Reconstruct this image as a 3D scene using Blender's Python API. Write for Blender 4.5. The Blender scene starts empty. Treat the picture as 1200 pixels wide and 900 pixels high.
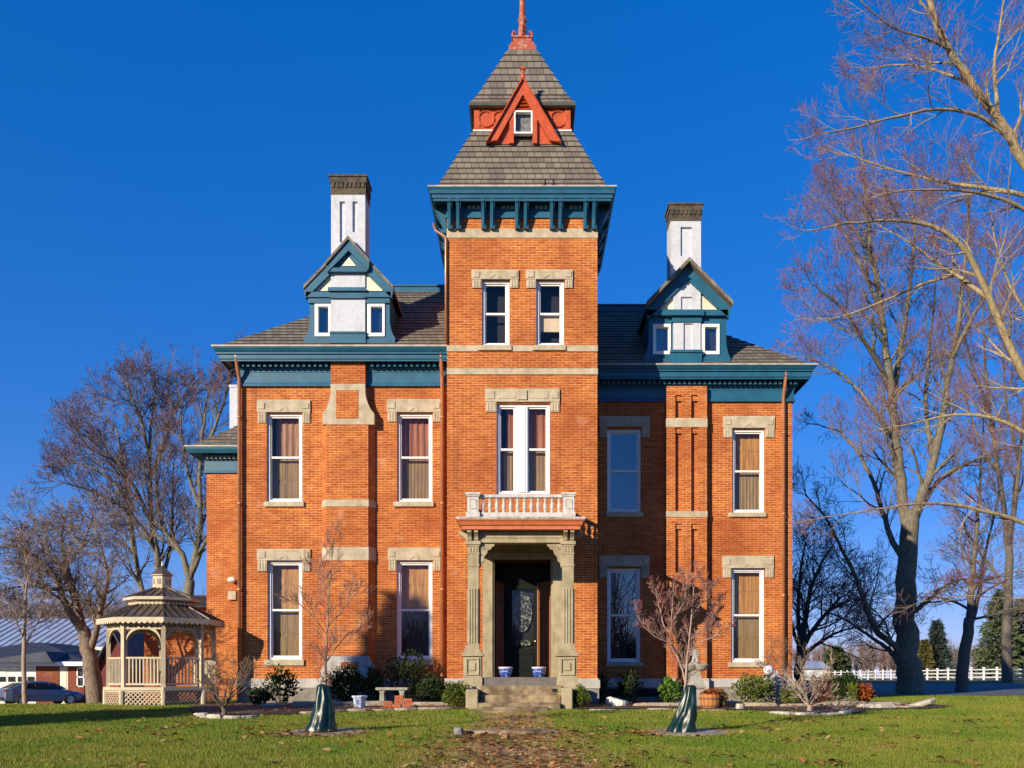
import bpy, math, random
import numpy as np
from mathutils import Vector, Matrix, Quaternion

C = bpy.context.scene.collection
R = math.radians
F = 1089.0            # focal length of the photograph, in its own pixels (1200 wide)
VX, VY = 614.0, 795.0 # its vanishing point
ZC = 1.30             # eye height

# ------------------------------------------------------------------ camera, sky, sun, exposure
cam = bpy.data.cameras.new("camera")
cam.lens = 36.0 * F / 1200.0
cam.sensor_width = 36.0
cam.shift_x = -14.0 / 1200.0
cam.shift_y = 345.0 / 1200.0
cam.clip_start = 0.1
cam.clip_end = 3000
camo = bpy.data.objects.new("camera", cam)
camo.location = (0, 0, ZC)
camo.rotation_euler = (R(90), 0, 0)
C.objects.link(camo)
bpy.context.scene.camera = camo

SUN_AX, SUN_K = 0.86, 0.42           # per metre of depth the light moves 0.86 m right and 0.42 m down
SUN_EL = math.atan(SUN_K / math.hypot(1, SUN_AX))
world = bpy.data.worlds.new("World")
bpy.context.scene.world = world
world.use_nodes = True
wn, wl = world.node_tree.nodes, world.node_tree.links
wn.clear()
wo = wn.new("ShaderNodeOutputWorld")
bg = wn.new("ShaderNodeBackground")
sky = wn.new("ShaderNodeTexSky")
sky.sky_type = 'NISHITA'
sky.sun_disc = False
sky.sun_elevation = SUN_EL
sky.sun_rotation = math.atan2(-SUN_AX, -1.0)
sky.altitude = 200
sky.air_density = 1.0
sky.dust_density = 0.0
sky.ozone_density = 6.0
hs = wn.new("ShaderNodeHueSaturation")
hs.inputs['Saturation'].default_value = 1.60
gm = wn.new("ShaderNodeGamma")
gm.inputs[1].default_value = 0.55
wl.new(sky.outputs[0], gm.inputs[0])
wl.new(gm.outputs[0], hs.inputs['Color'])
tint = wn.new("ShaderNodeMix"); tint.data_type = 'RGBA'; tint.blend_type = 'MULTIPLY'
tint.inputs[0].default_value = 1.0
tint.inputs[7].default_value = (1.62, 1.47, 2.33, 1)
wl.new(hs.outputs[0], tint.inputs[6])
wl.new(tint.outputs[2], bg.inputs[0])
bg.inputs[1].default_value = 0.10
wl.new(bg.outputs[0], wo.inputs[0])

sl = bpy.data.lights.new("sun", 'SUN')
sl.energy = 5.0
sl.angle = R(0.5)
sl.color = (1.0, 0.86, 0.66)
so = bpy.data.objects.new("sun", sl)
so.rotation_euler = Vector((SUN_AX, 1.0, -SUN_K)).to_track_quat('-Z', 'Y').to_euler()
so.location = (-40, -40, 40)
C.objects.link(so)

vs = bpy.context.scene.view_settings
vs.view_transform = 'Standard'
vs.look = 'None'
vs.exposure = 0.45
vs.gamma = 1.0
vs.use_curve_mapping = False

# ------------------------------------------------------------------ measuring: photograph pixel + real distance -> metres
def PX(x, d): return (x - VX) * d / F
def PZ(y, d): return ZC + (VY - y) * d / F

def sstep(a, b, v):
    t = np.clip((v - a) / (b - a), 0, 1)
    return t * t * (3 - 2 * t)

def gz(x, y):
    """height of the ground"""
    x = np.asarray(x, dtype=float); y = np.asarray(y, dtype=float)
    h = 1.30 - 0.0225 * np.clip(y, -60, 24)
    h = h - 0.02 * sstep(24, 36, y) - 0.60 * sstep(36, 78, y)
    drop = sstep(-9, -16, x) * sstep(25, 42, y) * (1.62 - 0.74)
    drop = drop + sstep(-9, -16, x) * 0.60 * sstep(36, 78, y)
    return ZC - h - drop
def G(x, y): return float(gz(x, y))

# ------------------------------------------------------------------ mesh builder
def worldloc(o):
    v = Vector((0, 0, 0))
    while o is not None:
        v += o.location
        o = o.parent
    return v

class MB:
    def __init__(s): s.v = []; s.f = []; s.m = []; s.uv = {}; s.mi = 0
    def add(s, vs, fs, uvs=None):
        b = len(s.v); s.v.extend(tuple(p) for p in vs)
        for i, f in enumerate(fs):
            if uvs: s.uv[len(s.f)] = uvs[i]
            s.f.append(tuple(b + k for k in f)); s.m.append(s.mi)
        return s
    def quad(s, a, b, c, d, uv=None): return s.add([a, b, c, d], [(0, 1, 2, 3)], [uv] if uv else None)
    def poly(s, pts): return s.add(pts, [tuple(range(len(pts)))])
    def box(s, x0, x1, y0, y1, z0, z1):
        if x0 > x1: x0, x1 = x1, x0
        if y0 > y1: y0, y1 = y1, y0
        if z0 > z1: z0, z1 = z1, z0
        return s.add([(x0,y0,z0),(x1,y0,z0),(x1,y1,z0),(x0,y1,z0),(x0,y0,z1),(x1,y0,z1),(x1,y1,z1),(x0,y1,z1)],
                     [(0,3,2,1),(4,5,6,7),(0,1,5,4),(1,2,6,5),(2,3,7,6),(3,0,4,7)])
    def obox(s, c, sx, sy, sz, rz=0, rx=0, ry=0):
        M = Matrix.Translation(c) @ Matrix.Rotation(rz,4,'Z') @ Matrix.Rotation(ry,4,'Y') @ Matrix.Rotation(rx,4,'X')
        p = [M @ Vector((a*sx/2, b*sy/2, e*sz/2)) for a,b,e in ((-1,-1,-1),(1,-1,-1),(1,1,-1),(-1,1,-1),(-1,-1,1),(1,-1,1),(1,1,1),(-1,1,1))]
        return s.add(p, [(0,3,2,1),(4,5,6,7),(0,1,5,4),(1,2,6,5),(2,3,7,6),(3,0,4,7)])
    def prism(s, pts, a0, a1, axis='y'):
        """polygon extruded; axis y: pts (x,z); axis z: pts (x,y); axis x: pts (y,z)"""
        n = len(pts)
        def mk(p, a): return (p[0], a, p[1]) if axis == 'y' else ((p[0], p[1], a) if axis == 'z' else (a, p[0], p[1]))
        A = sum(pts[i][0]*pts[(i+1)%n][1]-pts[(i+1)%n][0]*pts[i][1] for i in range(n))
        if (A < 0): pts = pts[::-1]
        v = [mk(p, a0) for p in pts] + [mk(p, a1) for p in pts]
        f = [tuple(range(n)), tuple(range(2*n-1, n-1, -1))] + [(i, n+i, n+(i+1)%n, (i+1)%n) for i in range(n)]
        if axis in 'xz': f = [t[::-1] for t in f]
        return s.add(v, f)
    def tube(s, pts, rad, n=8, cap=True):
        pts = [Vector(p) for p in pts]
        if not hasattr(rad, '__len__'): rad = [rad]*len(pts)
        b = len(s.v); k = len(pts); u = None
        for i, p in enumerate(pts):
            t = (pts[min(i+1,k-1)] - pts[max(i-1,0)])
            if t.length < 1e-9: t = Vector((0,0,1))
            t.normalize()
            if u is None:
                u = t.cross(Vector((0.31,0.17,0.93)) if abs(t.z) < 0.9 else Vector((1,0,0)))
            else:
                u = u - t*u.dot(t)
            u.normalize(); w = t.cross(u)
            for j in range(n):
                a = 2*math.pi*j/n
                q = p + (u*math.cos(a) + w*math.sin(a))*rad[i]
                s.v.append((q.x,q.y,q.z))
        for i in range(k-1):
            for j in range(n):
                s.f.append((b+i*n+j, b+i*n+(j+1)%n, b+(i+1)*n+(j+1)%n, b+(i+1)*n+j)); s.m.append(s.mi)
        if cap:
            s.f.append(tuple(b+j for j in range(n-1,-1,-1))); s.m.append(s.mi)
            s.f.append(tuple(b+(k-1)*n+j for j in range(n))); s.m.append(s.mi)
        return s
    def lathe(s, prof, c=(0,0,0), n=20, rot=0, sq=None):
        b = len(s.v); cx,cy,cz = c
        for r,z in prof:
            for j in range(n):
                a = 2*math.pi*j/n + rot
                s.v.append((cx+r*math.cos(a), cy+r*math.sin(a), cz+z))
        for i in range(len(prof)-1):
            for j in range(n):
                s.f.append((b+i*n+j, b+i*n+(j+1)%n, b+(i+1)*n+(j+1)%n, b+(i+1)*n+j)); s.m.append(s.mi)
        s.f.append(tuple(b+j for j in range(n-1,-1,-1))); s.m.append(s.mi)
        s.f.append(tuple(b+(len(prof)-1)*n+j for j in range(n))); s.m.append(s.mi)
        return s
    def ball(s, c, r, n=10, m=7, sc=(1,1,1)):
        prof = [(math.sin(math.pi*i/m), -math.cos(math.pi*i/m)) for i in range(m+1)]
        b = len(s.v)
        for a,z in prof:
            for j in range(n):
                t = 2*math.pi*j/n
                s.v.append((c[0]+r*sc[0]*max(a,.01)*math.cos(t), c[1]+r*sc[1]*max(a,.01)*math.sin(t), c[2]+r*sc[2]*z))
        for i in range(m):
            for j in range(n):
                s.f.append((b+i*n+j, b+i*n+(j+1)%n, b+(i+1)*n+(j+1)%n, b+(i+1)*n+j)); s.m.append(s.mi)
        return s
    def holes(s, x0, x1, z0, z1, y, hs, depth=0.35, back=False):
        """wall face in the plane y (seen from -y) with rectangular openings (hx0,hx1,hz0,hz1)"""
        xs = sorted({x0, x1, *[h[0] for h in hs], *[h[1] for h in hs]})
        zs = sorted({z0, z1, *[h[2] for h in hs], *[h[3] for h in hs]})
        xs = [a for a in xs if x0 <= a <= x1]; zs = [a for a in zs if z0 <= a <= z1]
        for i in range(len(xs)-1):
            for j in range(len(zs)-1):
                cx, cz = (xs[i]+xs[i+1])/2, (zs[j]+zs[j+1])/2
                if any(h[0] < cx < h[1] and h[2] < cz < h[3] for h in hs): continue
                s.quad((xs[i],y,zs[j]), (xs[i+1],y,zs[j]), (xs[i+1],y,zs[j+1]), (xs[i],y,zs[j+1]))
        for a,b,c,d in hs:
            e = y + depth
            s.quad((a,y,c),(a,e,c),(a,e,d),(a,y,d)) ; s.quad((b,e,c),(b,y,c),(b,y,d),(b,e,d))
            s.quad((a,y,d),(a,e,d),(b,e,d),(b,y,d)) ; s.quad((a,e,c),(a,y,c),(b,y,c),(b,e,c))
            if back: s.quad((a,e,c),(b,e,c),(b,e,d),(a,e,d))
        return s
    def course_roof(s, bot, top, z0, z1, n, lift=0.025, sides='fblr'):
        """tiled frustum: bot/top = (x0,x1,y0,y1); every course lies over the one below it; uv = (metres, course)"""
        def rect(t):
            return [bot[i]+(top[i]-bot[i])*t for i in range(4)]
        for k in range(n):
            a, b = rect(k/n), rect((k+1)/n)
            za, zb = z0+(z1-z0)*k/n, z0+(z1-z0)*(k+1)/n
            A = (a[0]-lift, a[1]+lift, a[2]-lift, a[3]+lift); B = b
            ca = [(A[0],A[2],za+lift*.5),(A[1],A[2],za+lift*.5),(A[1],A[3],za+lift*.5),(A[0],A[3],za+lift*.5)]
            cb = [(B[0],B[2],zb),(B[1],B[2],zb),(B[1],B[3],zb),(B[0],B[3],zb)]
            ci = [(a[0],a[2],za),(a[1],a[2],za),(a[1],a[3],za),(a[0],a[3],za)]
            for i, nm in enumerate('frbl'):
                if nm not in sides: continue
                j = (i+1) % 4
                ax = 0 if i % 2 == 0 else 1
                of = .37*k
                s.quad(ca[i], ca[j], cb[j], cb[i], uv=[(ca[i][ax]+of,k),(ca[j][ax]+of,k),(cb[j][ax]+of,k+1),(cb[i][ax]+of,k+1)])
                s.quad(ci[i], ci[j], ca[j], ca[i], uv=[(0.1,k+.5)]*4)
        return s
    def build(s, name, mat, parent=None, smooth=False, bevel=0, uv=True, loc=None):
        me = bpy.data.meshes.new(name)
        o = bpy.data.objects.new(name, me)
        off = Vector((0,0,0))
        if parent is not None:
            o.parent = parent; off = worldloc(parent)
        if loc is not None:
            o.location = Vector(loc) - off; off = Vector(loc)
        V = np.array(s.v, dtype=np.float64).reshape(-1,3) - np.array(off)
        me.from_pydata(V.tolist(), [], s.f)
        for m in (mat if isinstance(mat, (list,tuple)) else [mat]): me.materials.append(m)
        if any(s.m): me.polygons.foreach_set('material_index', s.m)
        if smooth: me.polygons.foreach_set('use_smooth', [True]*len(s.f))
        if uv and len(s.f) < 60000:
            nl = len(me.loops); np_ = len(me.polygons)
            N = np.zeros(np_*3); me.polygons.foreach_get('normal', N); N = N.reshape(-1,3)
            lt = np.zeros(np_, dtype=np.int64); me.polygons.foreach_get('loop_total', lt)
            vi = np.zeros(nl, dtype=np.int64); me.loops.foreach_get('vertex_index', vi)
            W = np.array(s.v, dtype=np.float64).reshape(-1,3)[vi]
            Nl = np.repeat(N, lt, axis=0)
            t = np.stack([-Nl[:,1], Nl[:,0], np.zeros(nl)], 1); ln = np.linalg.norm(t, axis=1)
            flat = ln < 0.2
            t[flat] = (1,0,0); t[~flat] /= ln[~flat][:,None]
            b = np.cross(Nl, t)
            U = np.stack([(W*t).sum(1), (W*b).sum(1)], 1)
            if s.uv:
                st = np.concatenate([[0], np.cumsum(lt)])
                for fi, q in s.uv.items():
                    U[st[fi]:st[fi]+len(q)] = q
            l = me.uv_layers.new(name='uv'); l.data.foreach_set('uv', U.astype(np.float32).ravel())
        me.update()
        C.objects.link(o)
        if bevel:
            bm_ = o.modifiers.new('bevel', 'BEVEL'); bm_.width = bevel; bm_.segments = 2; bm_.limit_method = 'ANGLE'
        return o

def tag(o, label=None, cat=None, group=None, kind=None):
    if label: o['label'] = label
    if cat: o['category'] = cat
    if group: o['group'] = group
    if kind: o['kind'] = kind
    return o
def thing(name, label, cat, loc, group=None):
    o = bpy.data.objects.new(name, None); o.empty_display_size = .3
    o.location = loc; C.objects.link(o)
    return tag(o, label, cat, group)
def dup(root, loc, rotz=0, label=None):
    r = root.copy(); C.objects.link(r); r.location = loc; r.rotation_euler = (0,0,rotz)
    if label: r['label'] = label
    for ch in list(root.children):
        c = ch.copy(); C.objects.link(c); c.parent = r
        for g in ch.children:
            e = g.copy(); C.objects.link(e); e.parent = c
    return r

# ------------------------------------------------------------------ materials
def nmat(name):
    m = bpy.data.materials.new(name); m.use_nodes = True
    nt = m.node_tree; b = nt.nodes['Principled BSDF']
    return m, nt, nt.nodes, nt.links, b
def rgb(c): return (c[0], c[1], c[2], 1)
def mixc(nt, fac, a, b, mode='MIX'):
    n = nt.nodes.new('ShaderNodeMix'); n.data_type = 'RGBA'; n.blend_type = mode
    for idx, v in ((0, fac), (6, a), (7, b)):
        if hasattr(v, 'links') or isinstance(v, bpy.types.NodeSocket): nt.links.new(v, n.inputs[idx])
        elif isinstance(v, (int, float)): n.inputs[idx].default_value = v
        else: n.inputs[idx].default_value = rgb(v)
    return n.outputs[2]
def noise(nt, scale, detail=4, rough=.55, vec=None, coord='Object', stretch=None):
    n = nt.nodes.new('ShaderNodeTexNoise'); n.inputs['Scale'].default_value = scale
    n.inputs['Detail'].default_value = detail; n.inputs['Roughness'].default_value = rough
    if vec is None:
        tc = nt.nodes.new('ShaderNodeTexCoord'); vec = tc.outputs[coord]
    if stretch:
        mp = nt.nodes.new('ShaderNodeMapping'); mp.inputs['Scale'].default_value = stretch
        nt.links.new(vec, mp.inputs[0]); vec = mp.outputs[0]
    nt.links.new(vec, n.inputs['Vector'])
    return n.outputs[0]
def ramp(nt, src, p0, p1):
    n = nt.nodes.new('ShaderNodeMapRange'); n.inputs[1].default_value = p0; n.inputs[2].default_value = p1
    nt.links.new(src, n.inputs[0]); return n.outputs[0]
def bump(nt, b, h, strength=.3, dist=.02):
    n = nt.nodes.new('ShaderNodeBump'); n.inputs['Strength'].default_value = strength; n.inputs['Distance'].default_value = dist
    nt.links.new(h, n.inputs['Height']); nt.links.new(n.outputs[0], b.inputs['Normal'])
def M(name, c, rough=.6, c2=None, scale=3, amt=(.4,.65), bmp=0, bscale=25, metal=0, spec=.5, stretch=None, dirt=0):
    m, nt, N, L, b = nmat(name)
    b.inputs['Roughness'].default_value = rough; b.inputs['Metallic'].default_value = metal
    b.inputs['Specular IOR Level'].default_value = spec
    if c2 is None: c2 = [v*.75 for v in c]
    col = mixc(nt, ramp(nt, noise(nt, scale, stretch=stretch), *amt), c, c2)
    if dirt:
        st = ramp(nt, noise(nt, 5, 6, .65, stretch=(1,1,.22)), .50, .74)
        col = mixc(nt, mixf(nt, st, dirt), col, [v*.38 for v in c])
        col = mixc(nt, mixf(nt, ramp(nt, noise(nt, 17, 5, .7), .60, .72), dirt*.7), col, [min(1,v*1.35+.04) for v in c])
    L.new(col, b.inputs['Base Color'])
    if bmp: bump(nt, b, noise(nt, bscale, stretch=stretch), bmp, .01)
    return m
def brick_mat(name, c1, c2, mortar, stain):
    m, nt, N, L, b = nmat(name)
    tc = N.new('ShaderNodeTexCoord')
    br = N.new('ShaderNodeTexBrick')
    br.inputs['Scale'].default_value = 1; br.inputs['Brick Width'].default_value = .239; br.inputs['Row Height'].default_value = .0717
    br.inputs['Mortar Size'].default_value = .0068; br.inputs['Mortar Smooth'].default_value = .3; br.inputs['Bias'].default_value = -.15
    br.inputs['Color1'].default_value = rgb(c1); br.inputs['Color2'].default_value = rgb(c2); br.inputs['Mortar'].default_value = rgb(mortar)
    L.new(tc.outputs['UV'], br.inputs['Vector'])
    big = ramp(nt, noise(nt, .55, 5, .6), .42, .72)
    col = mixc(nt, big, br.outputs['Color'], mixc(nt, .62, br.outputs['Color'], stain))
    fine = ramp(nt, noise(nt, 9, 3, .6, stretch=(.35,.35,1)), .3, .75)
    col = mixc(nt, mixf(nt, fine, .60), col, (.25,.040,.010))
    wt = ramp(nt, noise(nt, .9, 6, .72), .60, .76)
    col = mixc(nt, mixf(nt, wt, .42), col, (.62,.42,.30))
    soot = ramp(nt, noise(nt, 1.6, 5, .65, stretch=(1.6,1.6,.22)), .56, .74)
    col = mixc(nt, mixf(nt, soot, .48), col, (.14,.035,.016))
    L.new(col, b.inputs['Base Color'])
    b.inputs['Roughness'].default_value = .85; b.inputs['Specular IOR Level'].default_value = .2
    inv = N.new('ShaderNodeMath'); inv.operation = 'SUBTRACT'; inv.inputs[0].default_value = 1; L.new(br.outputs['Fac'], inv.inputs[1])
    bump(nt, b, inv.outputs[0], .5, .006)
    return m
def mixf(nt, s, k):
    n = nt.nodes.new('ShaderNodeMath'); n.operation = 'MULTIPLY'; n.inputs[1].default_value = k
    nt.links.new(s, n.inputs[0]); return n.outputs[0]
def tile_mat(name, c1, c2, joint, w=.21):
    m, nt, N, L, b = nmat(name)
    tc = N.new('ShaderNodeTexCoord'); br = N.new('ShaderNodeTexBrick')
    br.inputs['Scale'].default_value = 1; br.inputs['Brick Width'].default_value = w; br.inputs['Row Height'].default_value = 1.0
    br.inputs['Mortar Size'].default_value = .009; br.inputs['Mortar Smooth'].default_value = .2
    br.inputs['Color1'].default_value = rgb(c1); br.inputs['Color2'].default_value = rgb(c2); br.inputs['Mortar'].default_value = rgb(joint)
    L.new(tc.outputs['UV'], br.inputs['Vector'])
    st = noise(nt, 1.2, 5, .6)
    L.new(mixc(nt, mixf(nt, ramp(nt, st, .4, .75), .5), br.outputs['Color'], [v*.55 for v in c1]), b.inputs['Base Color'])
    b.inputs['Roughness'].default_value = .75
    bump(nt, b, noise(nt, 60, 3), .25, .006)
    return m
def glass_mat(name, ior=1.75, tint=(1,1,1)):
    m, nt, N, L, b = nmat(name); N.remove(b)
    o = N['Material Output']; mx = N.new('ShaderNodeMixShader'); tr = N.new('ShaderNodeBsdfTransparent'); gl = N.new('ShaderNodeBsdfGlossy')
    ge = N.new('ShaderNodeNewGeometry'); dt = N.new('ShaderNodeVectorMath'); dt.operation = 'DOT_PRODUCT'
    L.new(ge.outputs['Normal'], dt.inputs[0]); L.new(ge.outputs['Incoming'], dt.inputs[1])
    def mth(op, a, b_=None):
        n = N.new('ShaderNodeMath'); n.operation = op
        for i, v in ((0, a), (1, b_)):
            if v is None: continue
            if isinstance(v, (int, float)): n.inputs[i].default_value = v
            else: L.new(v, n.inputs[i])
        return n.outputs[0]
    r0 = ((ior-1)/(ior+1))**2
    sch = mth('ADD', mth('MULTIPLY', mth('POWER', mth('SUBTRACT', 1.0, mth('ABSOLUTE', dt.outputs['Value'])), 5.0), 1-r0), r0)
    tr.inputs[0].default_value = rgb(tint); gl.inputs['Roughness'].default_value = .01
    bp = N.new('ShaderNodeBump'); bp.inputs['Strength'].default_value = .10; bp.inputs['Distance'].default_value = .02
    L.new(noise(nt, 1.1, 0), bp.inputs['Height']); L.new(bp.outputs[0], gl.inputs['Normal'])
    L.new(sch, mx.inputs[0]); L.new(tr.outputs[0], mx.inputs[1]); L.new(gl.outputs[0], mx.inputs[2]); L.new(mx.outputs[0], o.inputs[0])
    return m
def leaf_mat(name, c1, c2, scale=6, trans=.25):
    m, nt, N, L, b = nmat(name)
    col = mixc(nt, ramp(nt, noise(nt, scale, 3), .35, .65), c1, c2)
    L.new(col, b.inputs['Base Color']); b.inputs['Roughness'].default_value = .6; b.inputs['Specular IOR Level'].default_value = .08
    if trans:
        t = N.new('ShaderNodeBsdfTranslucent'); L.new(col, t.inputs[0]); mx = N.new('ShaderNodeMixShader'); mx.inputs[0].default_value = trans
        L.new(b.outputs[0], mx.inputs[1]); L.new(t.outputs[0], mx.inputs[2]); L.new(mx.outputs[0], N['Material Output'].inputs[0])
    return m

BRICK = brick_mat('orange_brick', (.56,.170,.026), (.36,.075,.014), (.80,.50,.24), (.22,.034,.010))
STONE = M('buff_sandstone', (.52,.445,.315), .85, (.37,.305,.20), 4, (.35,.7), .4, 40, dirt=0.45)
STONEG = M('porch_sandstone', (.44,.375,.235), .85, (.28,.23,.135), 3, (.3,.7), .4, 40, dirt=0.6)
STONEW = M('foundation_stone', (.50,.48,.44), .85, (.36,.34,.30), 2.5, (.3,.7), .4, 30, dirt=0.5)
STEPST = M('weathered_step_stone', (.37,.28,.16), .95, (.12,.08,.042), 3.2, (.36,.62), .5, 30, dirt=0.7)
BLUE = M('blue_trim_paint', (.010,.090,.160), .45, (.015,.118,.20), 2.5, (.4,.7), .15, 30, dirt=0.3)
WHITE = M('white_paint', (.80,.80,.77), .45, (.72,.72,.68), 6)
CREAM = M('cream_paint', (.74,.68,.52), .55, (.66,.60,.45), 5, dirt=0.3)
STUCCO = M('white_stucco', (.55,.58,.62), .8, (.47,.50,.54), 9, (.42,.72), .6, 30, dirt=0.45)
CHCAP = M('chimney_cap_brick', (.05,.042,.032), .9, (.10,.08,.05), 6, (.4,.6), .6, 30)
ROOF = tile_mat('roof_tile', (.235,.200,.150), (.135,.115,.088), (.035,.03,.026))
ORANGE = M('orange_trim_paint', (.50,.078,.013), .55, (.38,.055,.011), 6, (.4,.7), dirt=0.4)
TERRA = M('terracotta_trim_paint', (.56,.15,.05), .5, (.46,.12,.04), 6, (.4,.7), dirt=0.45)
COPPER = M('copper_pipe', (.60,.27,.14), .35, (.52,.22,.10), 3, (.35,.65), metal=.45)
GUTTER = M('gutter_metal', (.44,.42,.37), .5, (.30,.28,.25), 4)
DARKWOOD = M('dark_green_door', (.006,.010,.007), .5, (.009,.013,.009), 4, spec=.15)
BROWNWOOD = M('varnished_wood', (.22,.075,.025), .45, (.15,.05,.017), 3, stretch=(4,4,.6))
SHUT = M('shutter_wood', (.46,.225,.04), .6, (.24,.105,.022), 2.5, (.35,.65), stretch=(9,1,.5))
SHUT2 = M('dim_lace_curtain', (.26,.175,.075), .8, (.16,.10,.042), 3, (.35,.65), stretch=(14,1,.5))
CURT = M('red_curtain', (.34,.185,.095), .8, (.19,.09,.045), 3, stretch=(12,1,.4))
SHADE = M('beige_roller_shade', (.58,.47,.32), .8)
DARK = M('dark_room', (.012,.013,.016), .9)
GLASS = glass_mat('window_glass', 1.6)
GLASSB = glass_mat('clear_reflecting_glass', 3.0)
# ------------------------------------------------------------------ the house
DT, DL, DR = 26.05, 27.20, 28.95     # depth of the tower front, the left wing front, the right wing front
GB = ZC - 0.85                       # foot of the house walls (below the soil)
house = thing('brick_mansion', 'tall orange brick mansion with a central tower, slate roofs and blue painted cornices', 'house', (0, 34, GB))
xTl, xTr = PX(524, DT), PX(700, DT)
xL0, xR1 = PX(280, DL), PX(928.5, DR)

def rect(x0, x1, y0, y1, d): return (PX(x0,d), PX(x1,d), PZ(y1,d), PZ(y0,d))

def lintel(p, d, x0, x1, y0, yb, ye, ox0, ox1, key=False):
    m = MB(); a, b = PX(x0,d), PX(x1,d); zt, zb, ze = PZ(y0,d), PZ(yb,d), PZ(ye,d); oa, ob = PX(ox0,d), PX(ox1,d)
    m.box(a, b, d-.06, d+.05, zb, zt)
    for u, v in ((a, oa), (ob, b)):
        w = v-u
        m.box(u+.02, v-.004, d-.045, d+.05, ze, zb-.001)
        for k in range(3): m.box(u+.02+w*(.14+.27*k), u+.02+w*(.27+.27*k), d-.062, d-.04, ze+.03, zb-.03)
        s = min(zt-zb, w)*.33; cx, cz = (u+v)/2, (zt+zb)/2
        m.box(cx-s, cx+s, d-.085, d-.05, cz-s, cz+s)
    cx = (a+b)/2
    if key:
        s = (zt-zb)*.36
        m.box(cx-s, cx+s, d-.10, d-.05, (zt+zb)/2-s, (zt+zb)/2+s)
        for u, v in ((oa+.05, cx-s-.04), (cx+s+.04, ob-.05)): m.box(u, v, d-.075, d-.05, zb+.09, zt-.07)
    else:
        m.box(oa+.10, ob-.10, d-.068, d-.05, zt-.075, zt-.035)
        m.prism([(cx-.16, zb+.03), (cx-.10, zb+.03), (cx, zb+.10), (cx+.10, zb+.03), (cx+.16, zb+.03), (cx+.07, zb+.15), (cx-.07, zb+.15)], d-.078, d-.05)
    return m.build('window_lintel', STONE, p, bevel=.008)

def sash_window(x0, x1, y0, y1, d, lin=None, sill=None, top=None, low=None, mid=.5, glass=GLASS, paint=WHITE, fw=.075, rec=.07, key=False, mull=None, name='window', shade=None, cd=.36, gap=(0,0)):
    """double hung window in an opening of the wall plane y=d; the frame is the part, panes, curtains and stone are its sub-parts"""
    a, b, z0, z1 = rect(x0, x1, y0, y1, d)
    m = MB(); f0, f1 = d+rec, d+rec+.10
    m.box(a, a+fw, f0, f1, z0, z1); m.box(b-fw, b, f0, f1, z0, z1)
    m.box(a+fw, b-fw, f0, f1, z1-fw, z1); m.box(a+fw, b-fw, f0, f1, z0, z0+fw*.8)
    bays = [(a+fw, b-fw)]
    if mull:
        u, v = PX(mull[0], d), PX(mull[1], d)
        m.box(u, v, f0-.02, f1, z0+fw*.8, z1-fw); m.box(u+.06, v-.06, f0-.035, f0, z0+fw, z1-fw-.02)
        bays = [(a+fw, u), (v, b-fw)]
    zm = z0+(z1-z0)*mid; g = MB(); s = .045
    for u, v in bays:
        for zz0, zz1, yy in ((zm-.02, z1-fw, f0+.045), (z0+fw*.8, zm+.02, f0+.075)):
            m.box(u, u+s, yy, yy+.035, zz0, zz1); m.box(v-s, v, yy, yy+.035, zz0, zz1)
            m.box(u+s, v-s, yy, yy+.035, zz1-s, zz1); m.box(u+s, v-s, yy, yy+.035, zz0, zz0+s*1.3)
            g.quad((u+s,yy+.015,zz0+s*1.3),(v-s,yy+.015,zz0+s*1.3),(v-s,yy+.015,zz1-s),(u+s,yy+.015,zz1-s))
    w = m.build(name, paint, house)
    g.build('pane', glass, w)
    def cur(mat, nm, za, zb, u, v, yy, amp=.018, k=34):
        c = MB(); n = 26
        for i in range(n):
            p, q = u+(v-u)*i/n, u+(v-u)*(i+1)/n
            c.quad((p,yy+amp*math.sin(p*k),za), (q,yy+amp*math.sin(q*k),za), (q,yy+amp*math.sin(q*k),zb), (p,yy+amp*math.sin(p*k),zb))
        return c.build(nm, mat, w)
    def shutter(mat, za, zb, u, v, yy):
        c = MB(); h = (u+v)/2
        for p, q in ((u, h-.006), (h+.006, v)):
            c.box(p, q, yy, yy+.03, za, zb)
            for t0, t1 in ((.06,.46), (.54,.94)):
                c.box(p+.05, q-.05, yy-.012, yy, za+(zb-za)*t0, za+(zb-za)*t1)
        return c.build('shutter', mat, w)
    W_ = b-a
    if top and top[0] == 'c': cur(top[1], 'curtain', zm, z1-.01, a+.01+W_*gap[0], b-.01-W_*gap[1], d+cd)
    if top and top[0] == 's': shutter(top[1], zm, z1-.01, a+.02, b-.02, d+cd)
    if low and low[0] == 'c': cur(low[1], 'curtain', z0+.01, zm, a+.01+W_*gap[0]*.6, b-.01-W_*gap[1]*.6, d+cd-.02, .012, 60)
    if low and low[0] == 's': shutter(low[1], z0+.01, zm-.004, a+.02, b-.02, d+cd-.02)
    if shade:
        c = MB(); c.box(bays[0][0]+.05, bays[0][1]-.05, d+cd-.12, d+cd-.11, zm-.45, zm); c.build('roller_shade', SHADE, w)
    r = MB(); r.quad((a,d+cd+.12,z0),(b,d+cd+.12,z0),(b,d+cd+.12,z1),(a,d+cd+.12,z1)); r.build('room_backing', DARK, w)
    if lin: lintel(w, d, *lin, x0, x1, key=key)
    if sill:
        q = MB(); q.box(PX(sill[0],d), PX(sill[1],d), d-.07, d+.30, PZ(sill[3],d), PZ(sill[2],d)-.004)
        q.build('window_sill', STONE, w, bevel=.01)
    return w, (a, b, z0, z1)

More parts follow.
